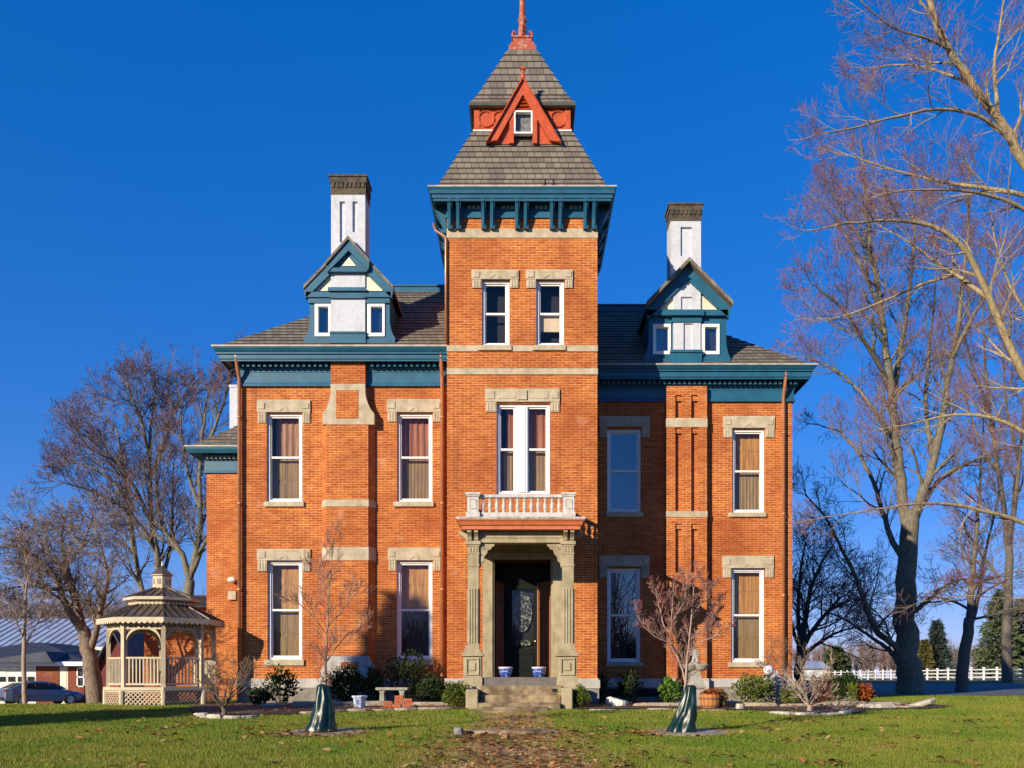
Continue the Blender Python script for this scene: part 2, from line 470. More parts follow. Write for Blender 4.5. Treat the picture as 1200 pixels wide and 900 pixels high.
CURT2 = M('rust_brown_drape', (.34,.13,.05), .8, (.20,.07,.035), 2, (.35,.65), stretch=(12,1,.5))
holesL, holesR, holesT = [], [], []
def LW(*a, **k): holesL.append(sash_window(*a, d=DL, **k)[1])
def RW(*a, **k): holesR.append(sash_window(*a, d=DR, **k)[1])
def TW(*a, **k): holesT.append(sash_window(*a, d=DT, **k)[1])
LW(313.5, 354, 657, 773, lin=(301.5,364,643.5,657,669.6), sill=(310,356.5,773,780), top=('s',SHUT), low=('s',SHUT2))
LW(464.8, 506.7, 656.8, 773, lin=(454.7,517.3,642,656.8,669), sill=(462,509,773,780), top=('s',SHUT), low=('c',M('dark_blind',(.035,.034,.030),.9)))
LW(312.5, 354.1, 484, 588, lin=(301.5,364,469.3,483.5,496), sill=(310,356.5,588,594), top=('c',CURT), low=('s',SHUT2), mid=.505, gap=(.16,0))
LW(465.3, 506.7, 484, 588, lin=(453.5,517.3,468,483.5,494.5), sill=(461.5,508.5,588,594), top=('c',CURT2), low=('c',SHUT2), mid=.505, gap=(.10,.05))
RW(711.5, 750.7, 666, 776, lin=(701.7,760.7,651.3,664,677), sill=(710,753.5,776,781), glass=GLASSB, paint=WHITE)
RW(856.8, 895.8, 666, 776, lin=(845.9,906.5,651.5,666,677), sill=(853.5,897.5,776,782), top=('s',SHUT), low=('s',SHUT2))
RW(711.5, 751.1, 502.7, 600.2, lin=(702,761,488,500.5,513), sill=(710,753.5,600.2,606), glass=GLASSB)
RW(858, 896, 502.7, 600.8, lin=(847,907.5,488,502,513), sill=(853.5,897.5,600.8,606), top=('s',SHUT), low=('c',SHUT2))
TW(564.5, 597, 328, 405, lin=(552.6,607.8,316.8,328,338), sill=(560.5,599.6,405,411.2))
TW(628.4, 661, 328, 405, lin=(616,671.3,316.8,328,338), sill=(624.5,663,405,411.2), shade=True)
TW(582, 644.4, 473, 579, lin=(568.4,655.8,456,471.5,483), top=('c',CURT2), low=('c',SHUT2), mid=.5, gap=(.17,.0), mull=(603.5,618), fw=.07, key=True)
DOORH = rect(578, 647, 655, 794.5, DT)
holesT.append(DOORH)

# main walls: one shell for the left wing, the right wing and the body behind
zLt, zRt, zTt = PZ(433,DL), PZ(452,DR), PZ(236,DT)
m = MB()
m.holes(xL0, xTl, GB, zLt, DL, holesL, .50)
m.quad((xL0,42,GB),(xL0,DL,GB),(xL0,DL,zLt),(xL0,42,zLt))
m.holes(xTr, xR1, GB, zRt, DR, holesR, .50)
m.quad((xR1,DR,GB),(xR1,42,GB),(xR1,42,zRt),(xR1,DR,zRt))
m.quad((xR1,42,GB),(xL0,42,GB),(xL0,42,zLt),(xR1,42,zLt))
m.build('wall', BRICK, house)
m = MB()
m.holes(xTl, xTr, GB, zTt, DT, holesT, .50)
m.quad((xTl,30.4,GB),(xTl,DT,GB),(xTl,DT,zTt),(xTl,30.4,zTt)); m.quad((xTr,DT,GB),(xTr,30.4,GB),(xTr,30.4,zTt),(xTr,DT,zTt))
m.quad((xTr,30.4,GB),(xTl,30.4,GB),(xTl,30.4,zTt),(xTr,30.4,zTt))
tower_wall = m.build('tower_wall', BRICK, house)

# stone courses
for y0, y1 in ((268.5,279), (432,439)):
    m = MB(); m.box(xTl-.012, xTr+.012, DT-.025, DT+.1, PZ(y1,DT), PZ(y0,DT)); m.build('stone_band', STONE, house)
for a, b in ((xTl-.012, PX(560.3,DT)), (PX(599.8,DT), PX(624.2,DT)), (PX(663.2,DT), xTr+.012)):
    m = MB(); m.box(a, b, DT-.025, DT+.1, PZ(412,DT), PZ(405,DT)); m.build('stone_band', STONE, house)
FROUGH = M('rough_grey_foundation', (.27,.25,.21), .9, (.17,.155,.13), 4, (.35,.65), .7, 14)
def base_course(m, z0, z1, e):
    P = [(xL0-e,42),(xL0-e,DL-e),(xTl-e,DL-e),(xTl-e,DT-e),(xTr+e,DT-e),(xTr+e,DR-e),(xR1+e,DR-e),(xR1+e,42)]
    for (ax,ay),(bx,by) in zip(P[:-1],P[1:]):
        m.quad((ax,ay,z0),(bx,by,z0),(bx,by,z1),(ax,ay,z1)); m.quad((ax,ay,z1),(bx,by,z1),(bx+(.12 if by==42 else 0),by+.12,z1),(ax,ay+.12,z1))
m = MB(); base_course(m, GB, ZC-.27, .045); fnd = m.build('foundation', FROUGH, house)
m = MB(); base_course(m, ZC-.275, ZC, .07); m.build('water_table', STONEW, fnd)
for x in (700, 745, 880):
    m = MB(); a, b = PX(x,DR), PX(x+30,DR)
    m.box(a, b, DR-.065, DR-.03, ZC-.56, ZC-.32); m.box((a+b)/2-.02,(a+b)/2+.02,DR-.075,DR-.06,ZC-.56,ZC-.32)
    m.build('basement_window', DARK, fnd)

# left chimney pier, canted, with sandstone bands and a curved sandstone shoulder
def cant(dd, w=0):
    return [(PX(377.5,DL)-w, DL+.05), (PX(377.5,DL)-w, DL-.005), (PX(382.5,dd)-w, dd-w), (PX(431.5,dd)+w, dd-w), (PX(440,DL)+w, DL-.005), (PX(440,DL)+w, DL+.05)]
dP = DL-.26
m = MB(); m.prism(cant(dP), GB, PZ(497,DL-.1), 'z')
xa, xb = PX(387.5,dP), PX(428,dP)
m.box(xa, xb, dP, DL+.05, PZ(452,dP), PZ(424,dP))
pier = m.build('chimney_breast', BRICK, house)
for y0, y1 in ((641,656.5), (585.5,593.5)):
    m = MB(); m.prism(cant(dP, .012), PZ(y1,dP), PZ(y0,dP), 'z'); m.build('stone_band', STONE, pier)
m = MB()
za, zb = PZ(497.5,dP), PZ(450,dP)
xo0, xo1 = PX(378,dP), PX(438.5,dP)
def shoulder():
    L_ = [(xo0, za)]; n = 8
    zs = za+(zb-za)*.27
    L_.append((xo0, zs))
    for i in range(1, n+1):
        t = i/n
        L_.append((xo0+(xa-xo0)*(math.sin(t*math.pi/2)**.8), zs+(PZ(458,dP)-zs)*t))
    L_.append((xa, zb))
    Rr = [(xo1+(xa-p[0])/(xa-xo0)*0-(p[0]-xo0)/(xa-xo0)*(xo1-xb), p[1]) for p in L_][::-1]
    return L_+Rr
m.prism(shoulder(), dP-.012, DL+.04, 'y')
m.build('stone_shoulder', STONE, pier)
m = MB(); m.box(PX(394,dP), PX(420,dP), dP-.022, dP, PZ(490.5,dP), PZ(457.5,dP)); m.build('inset_panel', BRICK, pier)
m = MB()
zc0, zc1 = PZ(787,dP), PZ(769,dP); q0, q1 = PX(376.5,dP), PX(440.5,dP)
m.prism([(q0,GB),(q1,GB),(q1,zc0),(q1-.05,zc0+.12),(q1-.2,zc1),(q0+.2,zc1),(q0+.05,zc0+.12),(q0,zc0)], dP-.10, DL+.03, 'y')
m.build('pier_plinth', STONEW, pier)
m = MB(); m.box(PX(400,dP), PX(421,dP), dP-.112, dP-.09, PZ(783,dP), PZ(776,dP)); m.build('plinth_panel', BRICK, pier)

# right chimney pier with two tall recessed slots
dQ = DR-.25
m = MB(); a, b = PX(781.3,dQ), PX(828.5,dQ)
hh = []
for s0, s1 in ((791.3,799.3), (810,818)):
    for y0, y1 in ((463,490), (501,600), (613.5,671)): hh.append(rect(s0, s1, y0, y1, dQ))
m.holes(a, b, GB, PZ(452.5,dQ), dQ, hh, .14, True)
m.quad((a,DR,GB),(a,dQ,GB),(a,dQ,PZ(452.5,dQ)),(a,DR,PZ(452.5,dQ))); m.quad((b,dQ,GB),(b,DR,GB),(b,DR,PZ(452.5,dQ)),(b,dQ,PZ(452.5,dQ)))
pierR = m.build('chimney_breast', BRICK, house)
for y0, y1 in ((490,500.5), (599,606)):
    m = MB(); m.box(a-.012, b+.012, dQ-.015, DR, PZ(y1,dQ), PZ(y0,dQ)); m.build('stone_band', STONE, pierR)
m = MB(); m.box(a-.05, b+.05, dQ-.06, DR, GB, ZC+.002); m.build('pier_plinth', STONEW, pierR)
m = MB()
for h in hh:                                    # corbelled brick heads of the slots
    if h[3]-h[2] > .5: m.box(h[0]+.05, h[1], dQ+.05, dQ+.14, h[3]-.16, h[3]-.001)
m.build('slot_corbel', BRICK, pierR)

# cornices: profile points (distance out from the wall, height below the top)
def cornice_run(m, x0, x1, d, prof, left=None, right=None, back=40):
    """moulding along x at the wall plane y=d, mitred round a corner on the side given"""
    for (o0, z0), (o1, z1) in zip(prof[:-1], prof[1:]):
        l0 = x0-(o0 if left else 0); l1 = x0-(o1 if left else 0); r0 = x1+(o0 if right else 0); r1 = x1+(o1 if right else 0)
        m.quad((l0,d-o0,z0),(l1,d-o1,z1),(r1,d-o1,z1),(r0,d-o0,z0))
        if left: m.quad((l0,back,z0),(l1,back,z1),(l1,d-o1,z1),(l0,d-o0,z0))
        if right: m.quad((r0,d-o0,z0),(r1,d-o1,z1),(r1,back,z1),(r0,back,z0))

def wing_cornice(x0, x1, d, ys, o, left, right, breaks, dent_x, back=41, nd=.155):
    """ys = photo rows: gutter top, crown bottom, fascia bottom, dentil top, dentil bottom, frieze top, frieze bottom"""
    zt = PZ(ys[0], d-o); zc = PZ(ys[1], d-o*.8); zf = PZ(ys[2], d-o*.72); zs = zf+.05
    zd0, zd1 = PZ(ys[3], d-.2), PZ(ys[4], d-.2); zb0, zb1 = PZ(ys[5], d-.07), PZ(ys[6], d-.07)
    m = MB()
    h = zt-zc
    prof = [(0,zt),(o,zt),(o,zt-.06*h),(o*.985,zt-.10*h),(o*.97,zt-.30*h),(o*.90,zt-.62*h),(o*.84,zt-.80*h),(o*.84,zt-h),(o*.76,zt-h),(o*.76,zf+.06),(o*.70,zf+.05),(o*.70,zf),(o*.66,zf),(o*.66,zs+.02),(.14,zs+.02),(.14,zd1-.02),(0.02,zd1-.02)]
    cornice_run(m, x0, x1, d, prof, left, right, back)
    for e, s in ((x0, left), (x1, right)):
        if not s: m.prism([(d, zt)]+[(d-p, q) for p, q in prof[1:]], e-.001, e+.001, 'x')
    cn = m.build('cornice', BLUE, house)
    gm = MB(); cornice_run(gm, x0, x1, d, [(o-.05,zt+.012),(o+.012,zt+.012),(o+.012,zt-.035)], left, right, back)
    gm.build('gutter', GUTTER, cn)
    m = MB()
    for a, b in dent_x:
        n = max(1, int((b-a)/nd))
        for i in range(n):
            u = a+(b-a)*(i+.5)/n
            m.box(u-.042, u+.042, d-.27, d-.141, zd1, zd0)
    if left:
        for i in range(12): m.box(x0-.27, x0-.141, d+.1+i*.3, d+.19+i*.3, zd1, zd0)
    m.build('dentil_row', BLUE, cn)
    m = MB()
    prof = [(0,zb0+.0),(.11,zb0),(.11,zb0-.05),(.07,zb0-.06),(.07,zb0-.12),(.055,zb0-.125),(.055,zb1+.11),(.07,zb1+.10),(.09,zb1+.03),(.09,zb1),(0,zb1)]
    for a, b, le, ri in breaks:
        cornice_run(m, a, b, d, prof, le, ri, back)
        for e, s in ((a, le), (b, ri)):
            if not s: m.prism([(d-p, q) for p, q in prof], e-.001, e+.001, 'x')
    m.build('frieze', BLUE, cn)
    return zt

zEL = wing_cornice(xL0, xTl, DL, (404.5,414.7,423,425.3,430.2,431.5,452.5), .60, True, False,
    [(xL0+.06, xa-.004, True, False), (xb+.004, xTl-.12, False, False)], [(xL0+.1, xa-.05), (xb+.12, xTl-.2)])
zER = wing_cornice(xTr, xR1, DR, (426.2,435,444,445.5,451,452.5,470.5), .60, False, True,
    [(xTr, a-.004, False, False), (b+.004, xR1-.02, False, True)], [(xTr+.02, xR1+.1)])

# roofs
def flat_hip(x0, x1, y0, y1, z0, left, right):
    t, mm = 4.32, .79
    top = (x0+t if left else x0, x1-t if right else x1, y0+t, y1-t)
    m = MB(); m.course_roof((x0,x1,y0,y1), top, z0-.02, z0-.02+mm*t, 21, .03, 'f'+('l' if left else '')+('r' if right else '')+'b')
    zt = z0-.02+mm*t
    m.quad((top[0],top[2],zt-.01),(top[1],top[2],zt-.01),(top[1],top[3],zt-.01),(top[0],top[3],zt-.01))
    r = m.build('roof', ROOF, house)
    c = MB(); c.box(top[0]-.1, top[1]+.1, top[2]-.12, top[2]+.1, zt-.10, zt+.10); c.box(top[0]-.14, top[1]+.14, top[2]-.16, top[2]+.14, zt+.10, zt+.15)
    c.build('deck_cresting', BLUE, r)
    return zt
flat_hip(xL0-.50, 0.0, DL-.50, 43.2, zEL, True, False)
zdk = flat_hip(0.002, xR1+.50, DR-.50, 43.2, zER, False, True)
m = MB(); m.box(PX(481.5,29.5)-.09, PX(481.5,29.5)+.17, 28.7, 29.0, PZ(391,28.9), PZ(381,28.9)); m.build('roof_vent', ROOF, house)

# tower eaves, brackets
oE = .48; dE = DT-oE; hwE = (xTr-xTl)/2+oE; cxT = (xTl+xTr)/2; cyT = dE+hwE
zEt, zEm, zEb = PZ(218,dE), PZ(226,dE+.03), PZ(234.5,dE+.08)
m = MB()
def ring(m, prof):
    for (o0,z0),(o1,z1) in zip(prof[:-1],prof[1:]):
        A = [(cxT-o0,cyT-o0,z0),(cxT+o0,cyT-o0,z0),(cxT+o0,cyT+o0,z0),(cxT-o0,cyT+o0,z0)]
        B = [(cxT-o1,cyT-o1,z1),(cxT+o1,cyT-o1,z1),(cxT+o1,cyT+o1,z1),(cxT-o1,cyT+o1,z1)]
        for i in range(4):
            j = (i+1)%4; m.quad(A[i],B[i],B[j],A[j])
hT = (xTr-xTl)/2
ring(m, [(hwE-.3,zEt),(hwE,zEt),(hwE,zEt-.03),(hwE-.03,zEt-.09),(hwE-.05,zEm),(hwE-.09,zEm),(hwE-.09,zEb+.07),(hwE-.12,zEb+.06),(hwE-.12,zEb),(hwE-.17,zEb),(hwE-.17,zEb+.10),(hT+.03,zEb+.10),(hT+.03,PZ(253,DT)),(hT+.05,PZ(253.5,DT)),(hT+.05,PZ(256,DT)),(hT-.01,PZ(256,DT))])
teave = m.build('tower_cornice', BLUE, house)
m = MB(); ring(m, [(hwE-.12,zEt+.02),(hwE+.015,zEt+.02),(hwE+.015,zEt-.02)]); m.build('gutter', GUTTER, teave)
m = MB(); dB = DT-.02
for g0 in (315,499,680,865):
    for k in range(3):
        u = 480+(g0+k*24)/4.615
        m.box(PX(u,dB), PX(u+3.6,dB), DT-.055, DT-.02, PZ(245.2,dB), PZ(241.2,dB))
m.build('frieze_block', M('pale_blue_paint', (.30,.50,.56), .5), teave)
zb0, zb1 = PZ(268.5,DT-.1), zEb+.09
def bracket_profile():
    P = [(0,zb1),(.34,zb1),(.34,zb1-.10),(.30,zb1-.13)]
    for i in range(7):
        t = i/6; P.append((.30-.19*math.sin(t*math.pi/2), zb1-.13-(zb1-.13-zb0-.12)*t))
    P += [(.13,zb0+.06),(.12,zb0),(0,zb0)]
    return P
bp = bracket_profile()
for u in (205,252,387,435,570,617,758,805,940,987):
    x = PX(480+u/4.615, DT-.2); w = 26/4.615*(DT-.2)/F
    m = MB(); m.prism([(DT-p-.03, z) for p, z in bp], x, x+w, 'x'); m.prism([(DT-p*1.04-.034, z) for p, z in bp[1:-1]], x+w*.38, x+w*.62, 'x'); m.build('bracket', BLUE, house)
for sx, xs_ in ((1, xTr), (-1, xTl)):
    for k in range(10):
        y = DT+.12+[0,.28,1.05,1.33,1.92,2.2,2.85,3.13,3.72,4.0][k]
        m = MB(); m.prism([(xs_+sx*(p+.03), z) for p, z in bp], y, y+.135, 'y'); m.build('bracket', BLUE, house)

# tower roof: lower slope, orange neck, upper slope, finial
def sq(h): return (cxT-h, cxT+h, cyT-h, cyT+h)
m = MB(); m.course_roof(sq(hwE-.08), sq(2.36), zEt-.05, zEt+.06, 1, .0); m.course_roof(sq(2.36), sq(2.22), zEt+.06, PZ(210.5,25.93), 2, .03)
m.course_roof(sq(2.22), sq(1.41), PZ(210.5,25.93), PZ(153.5,26.74), 9, .03)
m.build('tower_roof', ROOF, house)
hn = 1.36; dN = cyT-hn; zn0, zn1 = PZ(153.5,26.74), PZ(121.5,26.7)
m = MB(); m.box(*sq(hn)[:2], *sq(hn)[2:], zn0-.3, zn1+.05)
for z0_, z1_, e in ((zn1-.10,zn1,.05), (zn0+.02,zn0+.09,.045)): m.box(*[v+s*e for v, s in zip(sq(hn), (-1,1,-1,1))], z0_, z1_)
for sx in (-1,1): m.box(cxT+sx*(hn-.05)-.08, cxT+sx*(hn-.05)+.08, dN-.03, dN+.1, zn0, zn1)
neck = m.build('tower_neck', ORANGE, house)
m = MB(); rz = (zn1-zn0)*.30; zc_ = (zn0+zn1)/2-.01
for k in range(6):
    x = cxT-1.04+k*.416
    ringp = [(x+rz*math.cos(t*math.pi/8), dN-.02, zc_+rz*math.sin(t*math.pi/8)) for t in range(17)]
    m.tube(ringp, .022, 6, False)
m.build('roundel_trim', ORANGE, neck)
m = MB(); m.box(cxT-hn-.06, cxT-.62, dN-.09, dN-.04, zn0-.02, zn0+.02); m.box(cxT+.62, cxT+hn+.06, dN-.09, dN-.04, zn0-.02, zn0+.02); m.build('white_flashing', WHITE, neck)
hu = 1.50; zu0 = PZ(121,cyT-hu)
m = MB(); m.course_roof(sq(hu), sq(1.28), zu0, zu0+.36, 2, .03); m.course_roof(sq(1.28), sq(.40), zu0+.36, PZ(57.5,cyT-.4), 7, .03); upr = m.build('tower_roof', ROOF, house)
m = MB(); ring(m, [(hu-.2,zu0+.03),(hu+.03,zu0+.03),(hu+.03,zu0-.07),(hu-.02,zu0-.10),(hn-.02,zu0-.11)]); m.build('eave_trim', M('dark_olive_trim', (.07,.07,.05), .6), upr)
zf = PZ(57.5,cyT-.4)
m = MB()
m.box(*sq(.41), zf-.05, zf+.13); m.box(*sq(.34), zf+.13, zf+.26); m.box(*sq(.28), zf+.26, zf+.42); m.box(*sq(.31), zf+.42, zf+.47)
m.lathe([(.20,.47),(.15,.55),(.12,.85),(.14,.90),(.11,.95),(.10,1.02),(.14,1.10),(.12,1.2),(.09,1.25),(.075,2.0),(.09,2.05),(.05,2.1),(.03,2.7),(.008,3.1)], (cxT,cyT,zf), 10)
for k in range(4):
    an = k*math.pi/2
    u = Vector((math.cos(an), math.sin(an), 0)); c = Vector((cxT,cyT,zf))
    m.tube([c+u*.12+Vector((0,0,.50)), c+u*.24+Vector((0,0,.56)), c+u*.30+Vector((0,0,.70)), c+u*.26+Vector((0,0,.80)), c+u*.19+Vector((0,0,.76))], [.05,.045,.045,.04,.035], 6)
m.build('finial', M('weathered_red_finial', (.36,.075,.03), .6, (.50,.34,.26), 9, (.5,.72)), house)

# orange gable dormer on the tower roof
dG = 26.32
ap = (PX(612.8,dG), PZ(93,dG)); bl = (PX(571.5,dG), PZ(165.7,dG)); br = (PX(655.5,dG), PZ(165.7,dG))
wr = rect(602.3, 624, 131, 158, dG+.1)
m = MB()
inner = lambda k, e: (ap[0]+(e[0]-ap[0])*k, ap[1]-.30+(e[1]-(ap[1]-.30))*k)
il, ir, it = (bl[0]+.27, bl[1]+.04), (br[0]-.27, br[1]+.04), (ap[0], ap[1]-.42)
m.prism([bl, il, it, ap], dG, dG+.10); m.prism([ap, it, ir, br], dG, dG+.10)
lo = (bl[0]-.05,bl[1]-.04); hi = (ap[0],ap[1]+.06); ro = (br[0]+.05,br[1]-.04)
m.prism([lo, bl, ap, hi], dG-.07, 27.6); m.prism([hi, ap, br, ro], dG-.07, 27.6)
# face with the window left open
zmid = wr[3]
def xl(z): return ap[0]+(bl[0]-ap[0])*(ap[1]-z)/(ap[1]-bl[1])
def xr(z): return ap[0]+(br[0]-ap[0])*(ap[1]-z)/(ap[1]-br[1])
fy = dG+.13
m.poly([(xl(bl[1]),fy,bl[1]),(wr[0],fy,bl[1]),(wr[0],fy,wr[3]),(xl(wr[3]),fy,wr[3])]); m.poly([(wr[1],fy,br[1]),(xr(br[1]),fy,br[1]),(xr(wr[3]),fy,wr[3]),(wr[1],fy,wr[3])])
m.poly([(xl(wr[3]),fy,wr[3]),(xr(wr[3]),fy,wr[3]),(ap[0],fy,ap[1])])
for k in range(4):
    z = wr[3]+.08+k*.10; w = max(.03, (PZ(108,dG)-z)*.42)
    m.obox(Vector((ap[0],dG+.10,z)), w*2, .08, .03, 0, R(35))
for sx, xx in ((-1,wr[0]), (1,wr[1])): m.box(xx+sx*.005, xx+sx*.13, dG+.04, fy+.02, bl[1]-.02, wr[3])
m.tube([(ap[0],dG,ap[1]+.02),(ap[0],dG,ap[1]+.16),(ap[0],dG,ap[1]+.30)], [.075,.05,.045], 6); m.box(ap[0]-.07,ap[0]+.07,dG-.06,dG+.06,ap[1]+.27,ap[1]+.33)
gd = m.build('gable_dormer', ORANGE, house)
m = MB(); a_,b_,z0_,z1_ = wr
for q in ((a_,a_+.045,z0_,z1_),(b_-.045,b_,z0_,z1_),(a_+.045,b_-.045,z1_-.045,z1_),(a_+.045,b_-.045,z0_,z0_+.05)): m.box(q[0],q[1],dG+.03,dG+.16,q[2],q[3])
m.build('window_frame', WHITE, gd)
m = MB(); m.quad((a_+.045,dG+.10,z0_+.05),(b_-.045,dG+.10,z0_+.05),(b_-.045,dG+.10,z1_-.045),(a_+.045,dG+.10,z1_-.045)); m.build('pane', GLASS, gd)
m = MB(); m.quad((a_,dG+.2,z0_),(b_,dG+.2,z0_),(b_,dG+.2,z1_),(a_,dG+.2,z1_)); m.build('curtain', M('grey_net_curtain', (.20,.20,.19), .9, (.06,.06,.06), 12), gd)

# copper downpipes
def pipe(x, d, y0, y1, kick=True, r=.055):
    m = MB(); X, za, zb = PX(x,d), PZ(y0,d), PZ(y1,d)
    if kick: pts = [(X-.02,d-.42,za+.14),(X-.01,d-.40,za-.05),(X,d-.20,za-.42),(X,d-.12,za-.55),(X,d-.12,zb)]
    else: pts = [(X,d-.12,za),(X,d-.12,zb)]
    m.tube(pts, r, 10)
    for k in range(4):
        z = zb+.5+(za-.9-zb)*k/3.5
        m.lathe([(r+.014,-.03),(r+.014,.03)], (X,d-.12,z), 10)
    m.build('downpipe', COPPER, house, smooth=True)
pipe(282, DL, 424, 812); pipe(518.5, DL, 424, 812); pipe(917, DR, 446, 812)
m = MB(); X = xTl-.03; m.tube([(xTl-.40,DT+.2,PZ(258,DT)),(xTl-.34,DT+.1,PZ(268,DT)),(X-.05,DT-.02,PZ(277,DT)),(X,DT-.06,PZ(282,DT)),(X,DT-.06,PZ(404,DT))], .034, 8); m.build('downpipe', COPPER, house, smooth=True)

# dormers with the painted chimneys
def chimney(x0, x1, y0, y1, d, dep, cap, slots, zbot, capx):
    a, b, z0, z1 = PX(x0,d), PX(x1,d), zbot, PZ(y0,d)
    m = MB(); m.holes(a, b, z0, z1, d, [rect(*s, d) for s in slots], .07, True)
    m.quad((a,d+dep,z0),(a,d,z0),(a,d,z1),(a,d+dep,z1)); m.quad((b,d,z0),(b,d+dep,z0),(b,d+dep,z1),(b,d,z1)); m.quad((b,d+dep,z0),(a,d+dep,z0),(a,d+dep,z1),(b,d+dep,z1))
    c = m.build('chimney', STUCCO, house)
    m = MB(); e = .04; zt = PZ(cap[0],d); zm = PZ(cap[1],d)
    m.box(a-e,b+e,d-e,d+dep+e,zm,zt-.01); m.box(a-e-.03,b+e+.03,d-e-.03,d+dep+e+.03,zt-.01,zt+.05); m.box(a-.015,b+.015,d-.015,d+dep+.015,z1-.05,zm)
    n = int((b-a)/.12)
    for k in range(n): u = a+(b-a)*(k+.5)/n; m.box(u-.035,u+.035,d-e-.005,d,zm-.14,zm)
    for k in range(6): u = d+dep*(k+.5)/6; m.box(b,b+e+.005,u-.035,u+.035,zm-.14,zm)
    m.box(b-.12,b-.04,d+.1,d+.2,zt+.05,zt+.07)
    m.build('chimney_cap', CHCAP, c)
    return c

def rakes(m, apx, lx, rx, d0, d1, th, w):
    """two raking boards, apx=(x,z), lx/rx = feet"""
    for e in (lx, rx):
        dx, dz = e[0]-apx[0], e[1]-apx[1]; ln = math.hypot(dx,dz); nx, nz = (dz/ln, -dx/ln)
        if nz > 0: nx, nz = -nx, -nz
        m.prism([apx, e, (e[0]+nx*w*.25, e[1]-w*.95), (apx[0], apx[1]-w*ln/abs(dx))], d0, d1)
def roof_slabs(m, apx, lx, rx, d0, d1, th):
    for e in (lx, rx):
        m.prism([apx, e, (e[0], e[1]+th), (apx[0], apx[1]+th)], d0, d1)

# left dormer
d = 26.95; dc = DL-.28
cl = chimney(388, 428, 226, 395, dc, .72, (207.5,214.5), [(398,404,236,284), (413,419,236,272)], PZ(345,dc), None)
m = MB()
X0, X1, Z0, Z1 = PX(363,d), PX(456.6,d), PZ(403,d), PZ(345,d)
wl_ = [rect(369,387.8,356,394.5,d), rect(430.5,451,356,394.5,d)]
m.holes(X0, X1, Z0, Z1, d, wl_, .2)
fl = PX(356.8,d); fr = PX(463,d)
for s, e in ((X0, fl), (X1, fr)):
    P = [(s,Z0),(e,Z0),(e,Z0+.18)]+[(e+(s-e)*math.sin(t/6*math.pi/2)**.7, Z0+.18+.55*t/6) for t in range(1,7)]
    m.prism(P, d, d+.25)
m.box(fl, PX(387.5,d), d-.06, d, Z0, PZ(398.5,d)); m.box(PX(429,d), fr, d-.06, d, Z0, PZ(398.5,d))
m.quad((X0,31,Z0),(X0,d,Z0),(X0,d,Z1),(X0,31,Z1)); m.quad((X1,d,Z0),(X1,31,Z0),(X1,31,Z1),(X1,d,Z1))
m.box(PX(387,dc), PX(429,dc), dc-.07, d+.2, PZ(403,dc), PZ(389.7,dc)); m.box(PX(387,dc), PX(429,dc), dc-.10, d+.2, PZ(391.5,dc), PZ(389.7,dc))
dl = m.build('dormer', BLUE, house)
m = MB()
apB = (PX(409.5,d), PZ(286,d)); lB, rB = (PX(357,d), PZ(341,d)), (PX(461.5,d), PZ(341,d))
rakes(m, apB, lB, rB, d-.12, d+.05, .1, .27)
m.box(PX(359.5,d), PX(387.6,d), d-.12, d+.05, PZ(350,d), PZ(343.8,d)); m.box(PX(428.6,d), PX(458.5,d), d-.12, d+.05, PZ(350,d), PZ(343.8,d))
m.box(PX(362,d), PX(387.6,d), d-.07, d+.05, PZ(356,d), PZ(350,d)+.002); m.box(PX(428.6,d), PX(457,d), d-.07, d+.05, PZ(356,d), PZ(350,d)+.002)
# centre bay trim
m.box(PX(385.5,dc), PX(430,dc), dc-.17, d, PZ(343.5,dc), PZ(339.3,dc)); m.box(PX(387,dc), PX(428.8,dc), dc-.10, d, PZ(350.8,dc), PZ(343.5,dc)+.002)
apS = (PX(408.3,dc-.2), PZ(281,dc-.2)); lS, rS = (PX(382,dc-.2), PZ(311,dc-.2)), (PX(433,dc-.2), PZ(309,dc-.2))
rakes(m, apS, lS, rS, dc-.20, dc-.005, .1, .20)
m.box(PX(385.3,dc-.15), PX(430.2,dc-.15), dc-.17, d, PZ(318.5,dc-.15), PZ(314,dc-.15))
m.prism([(PX(387,dc),PZ(315,dc)),(PX(428.5,dc),PZ(315,dc)),(PX(428.5,dc),PZ(308,dc)),(apS[0],apS[1]-.2),(PX(387,dc),PZ(308,dc))], dc-.08, dc-.002)
m.build('gable_trim', BLUE, dl)
m = MB()
m.prism([lB, (apB[0],lB[1]), apB], d-.01, d+.02); m.prism([(apB[0],rB[1]), rB, apB], d-.01, d+.02)
cx = apS[0]; m.prism([(PX(400,dc-.2),PZ(310,dc-.2)),(PX(416.5,dc-.2),PZ(310,dc-.2)),(cx,PZ(299.5,dc-.2))], dc-.11, dc-.05)
m.build('gable_panel', CREAM, dl)
m = MB(); m.box(PX(388,dc), PX(428,dc), dc-.03, d+.1, PZ(389.7,dc), PZ(350.8,dc)); m.box(PX(388,dc), PX(428,dc), dc-.03, d+.1, PZ(339.3,dc), PZ(318.5,dc)); m.build('stucco_panel', STUCCO, dl)
m = MB(); roof_slabs(m, apB, lB, rB, d-.16, 31, .10); roof_slabs(m, apS, lS, rS, dc-.26, dc+.30, .10); m.build('dormer_roof', ROOF, dl)

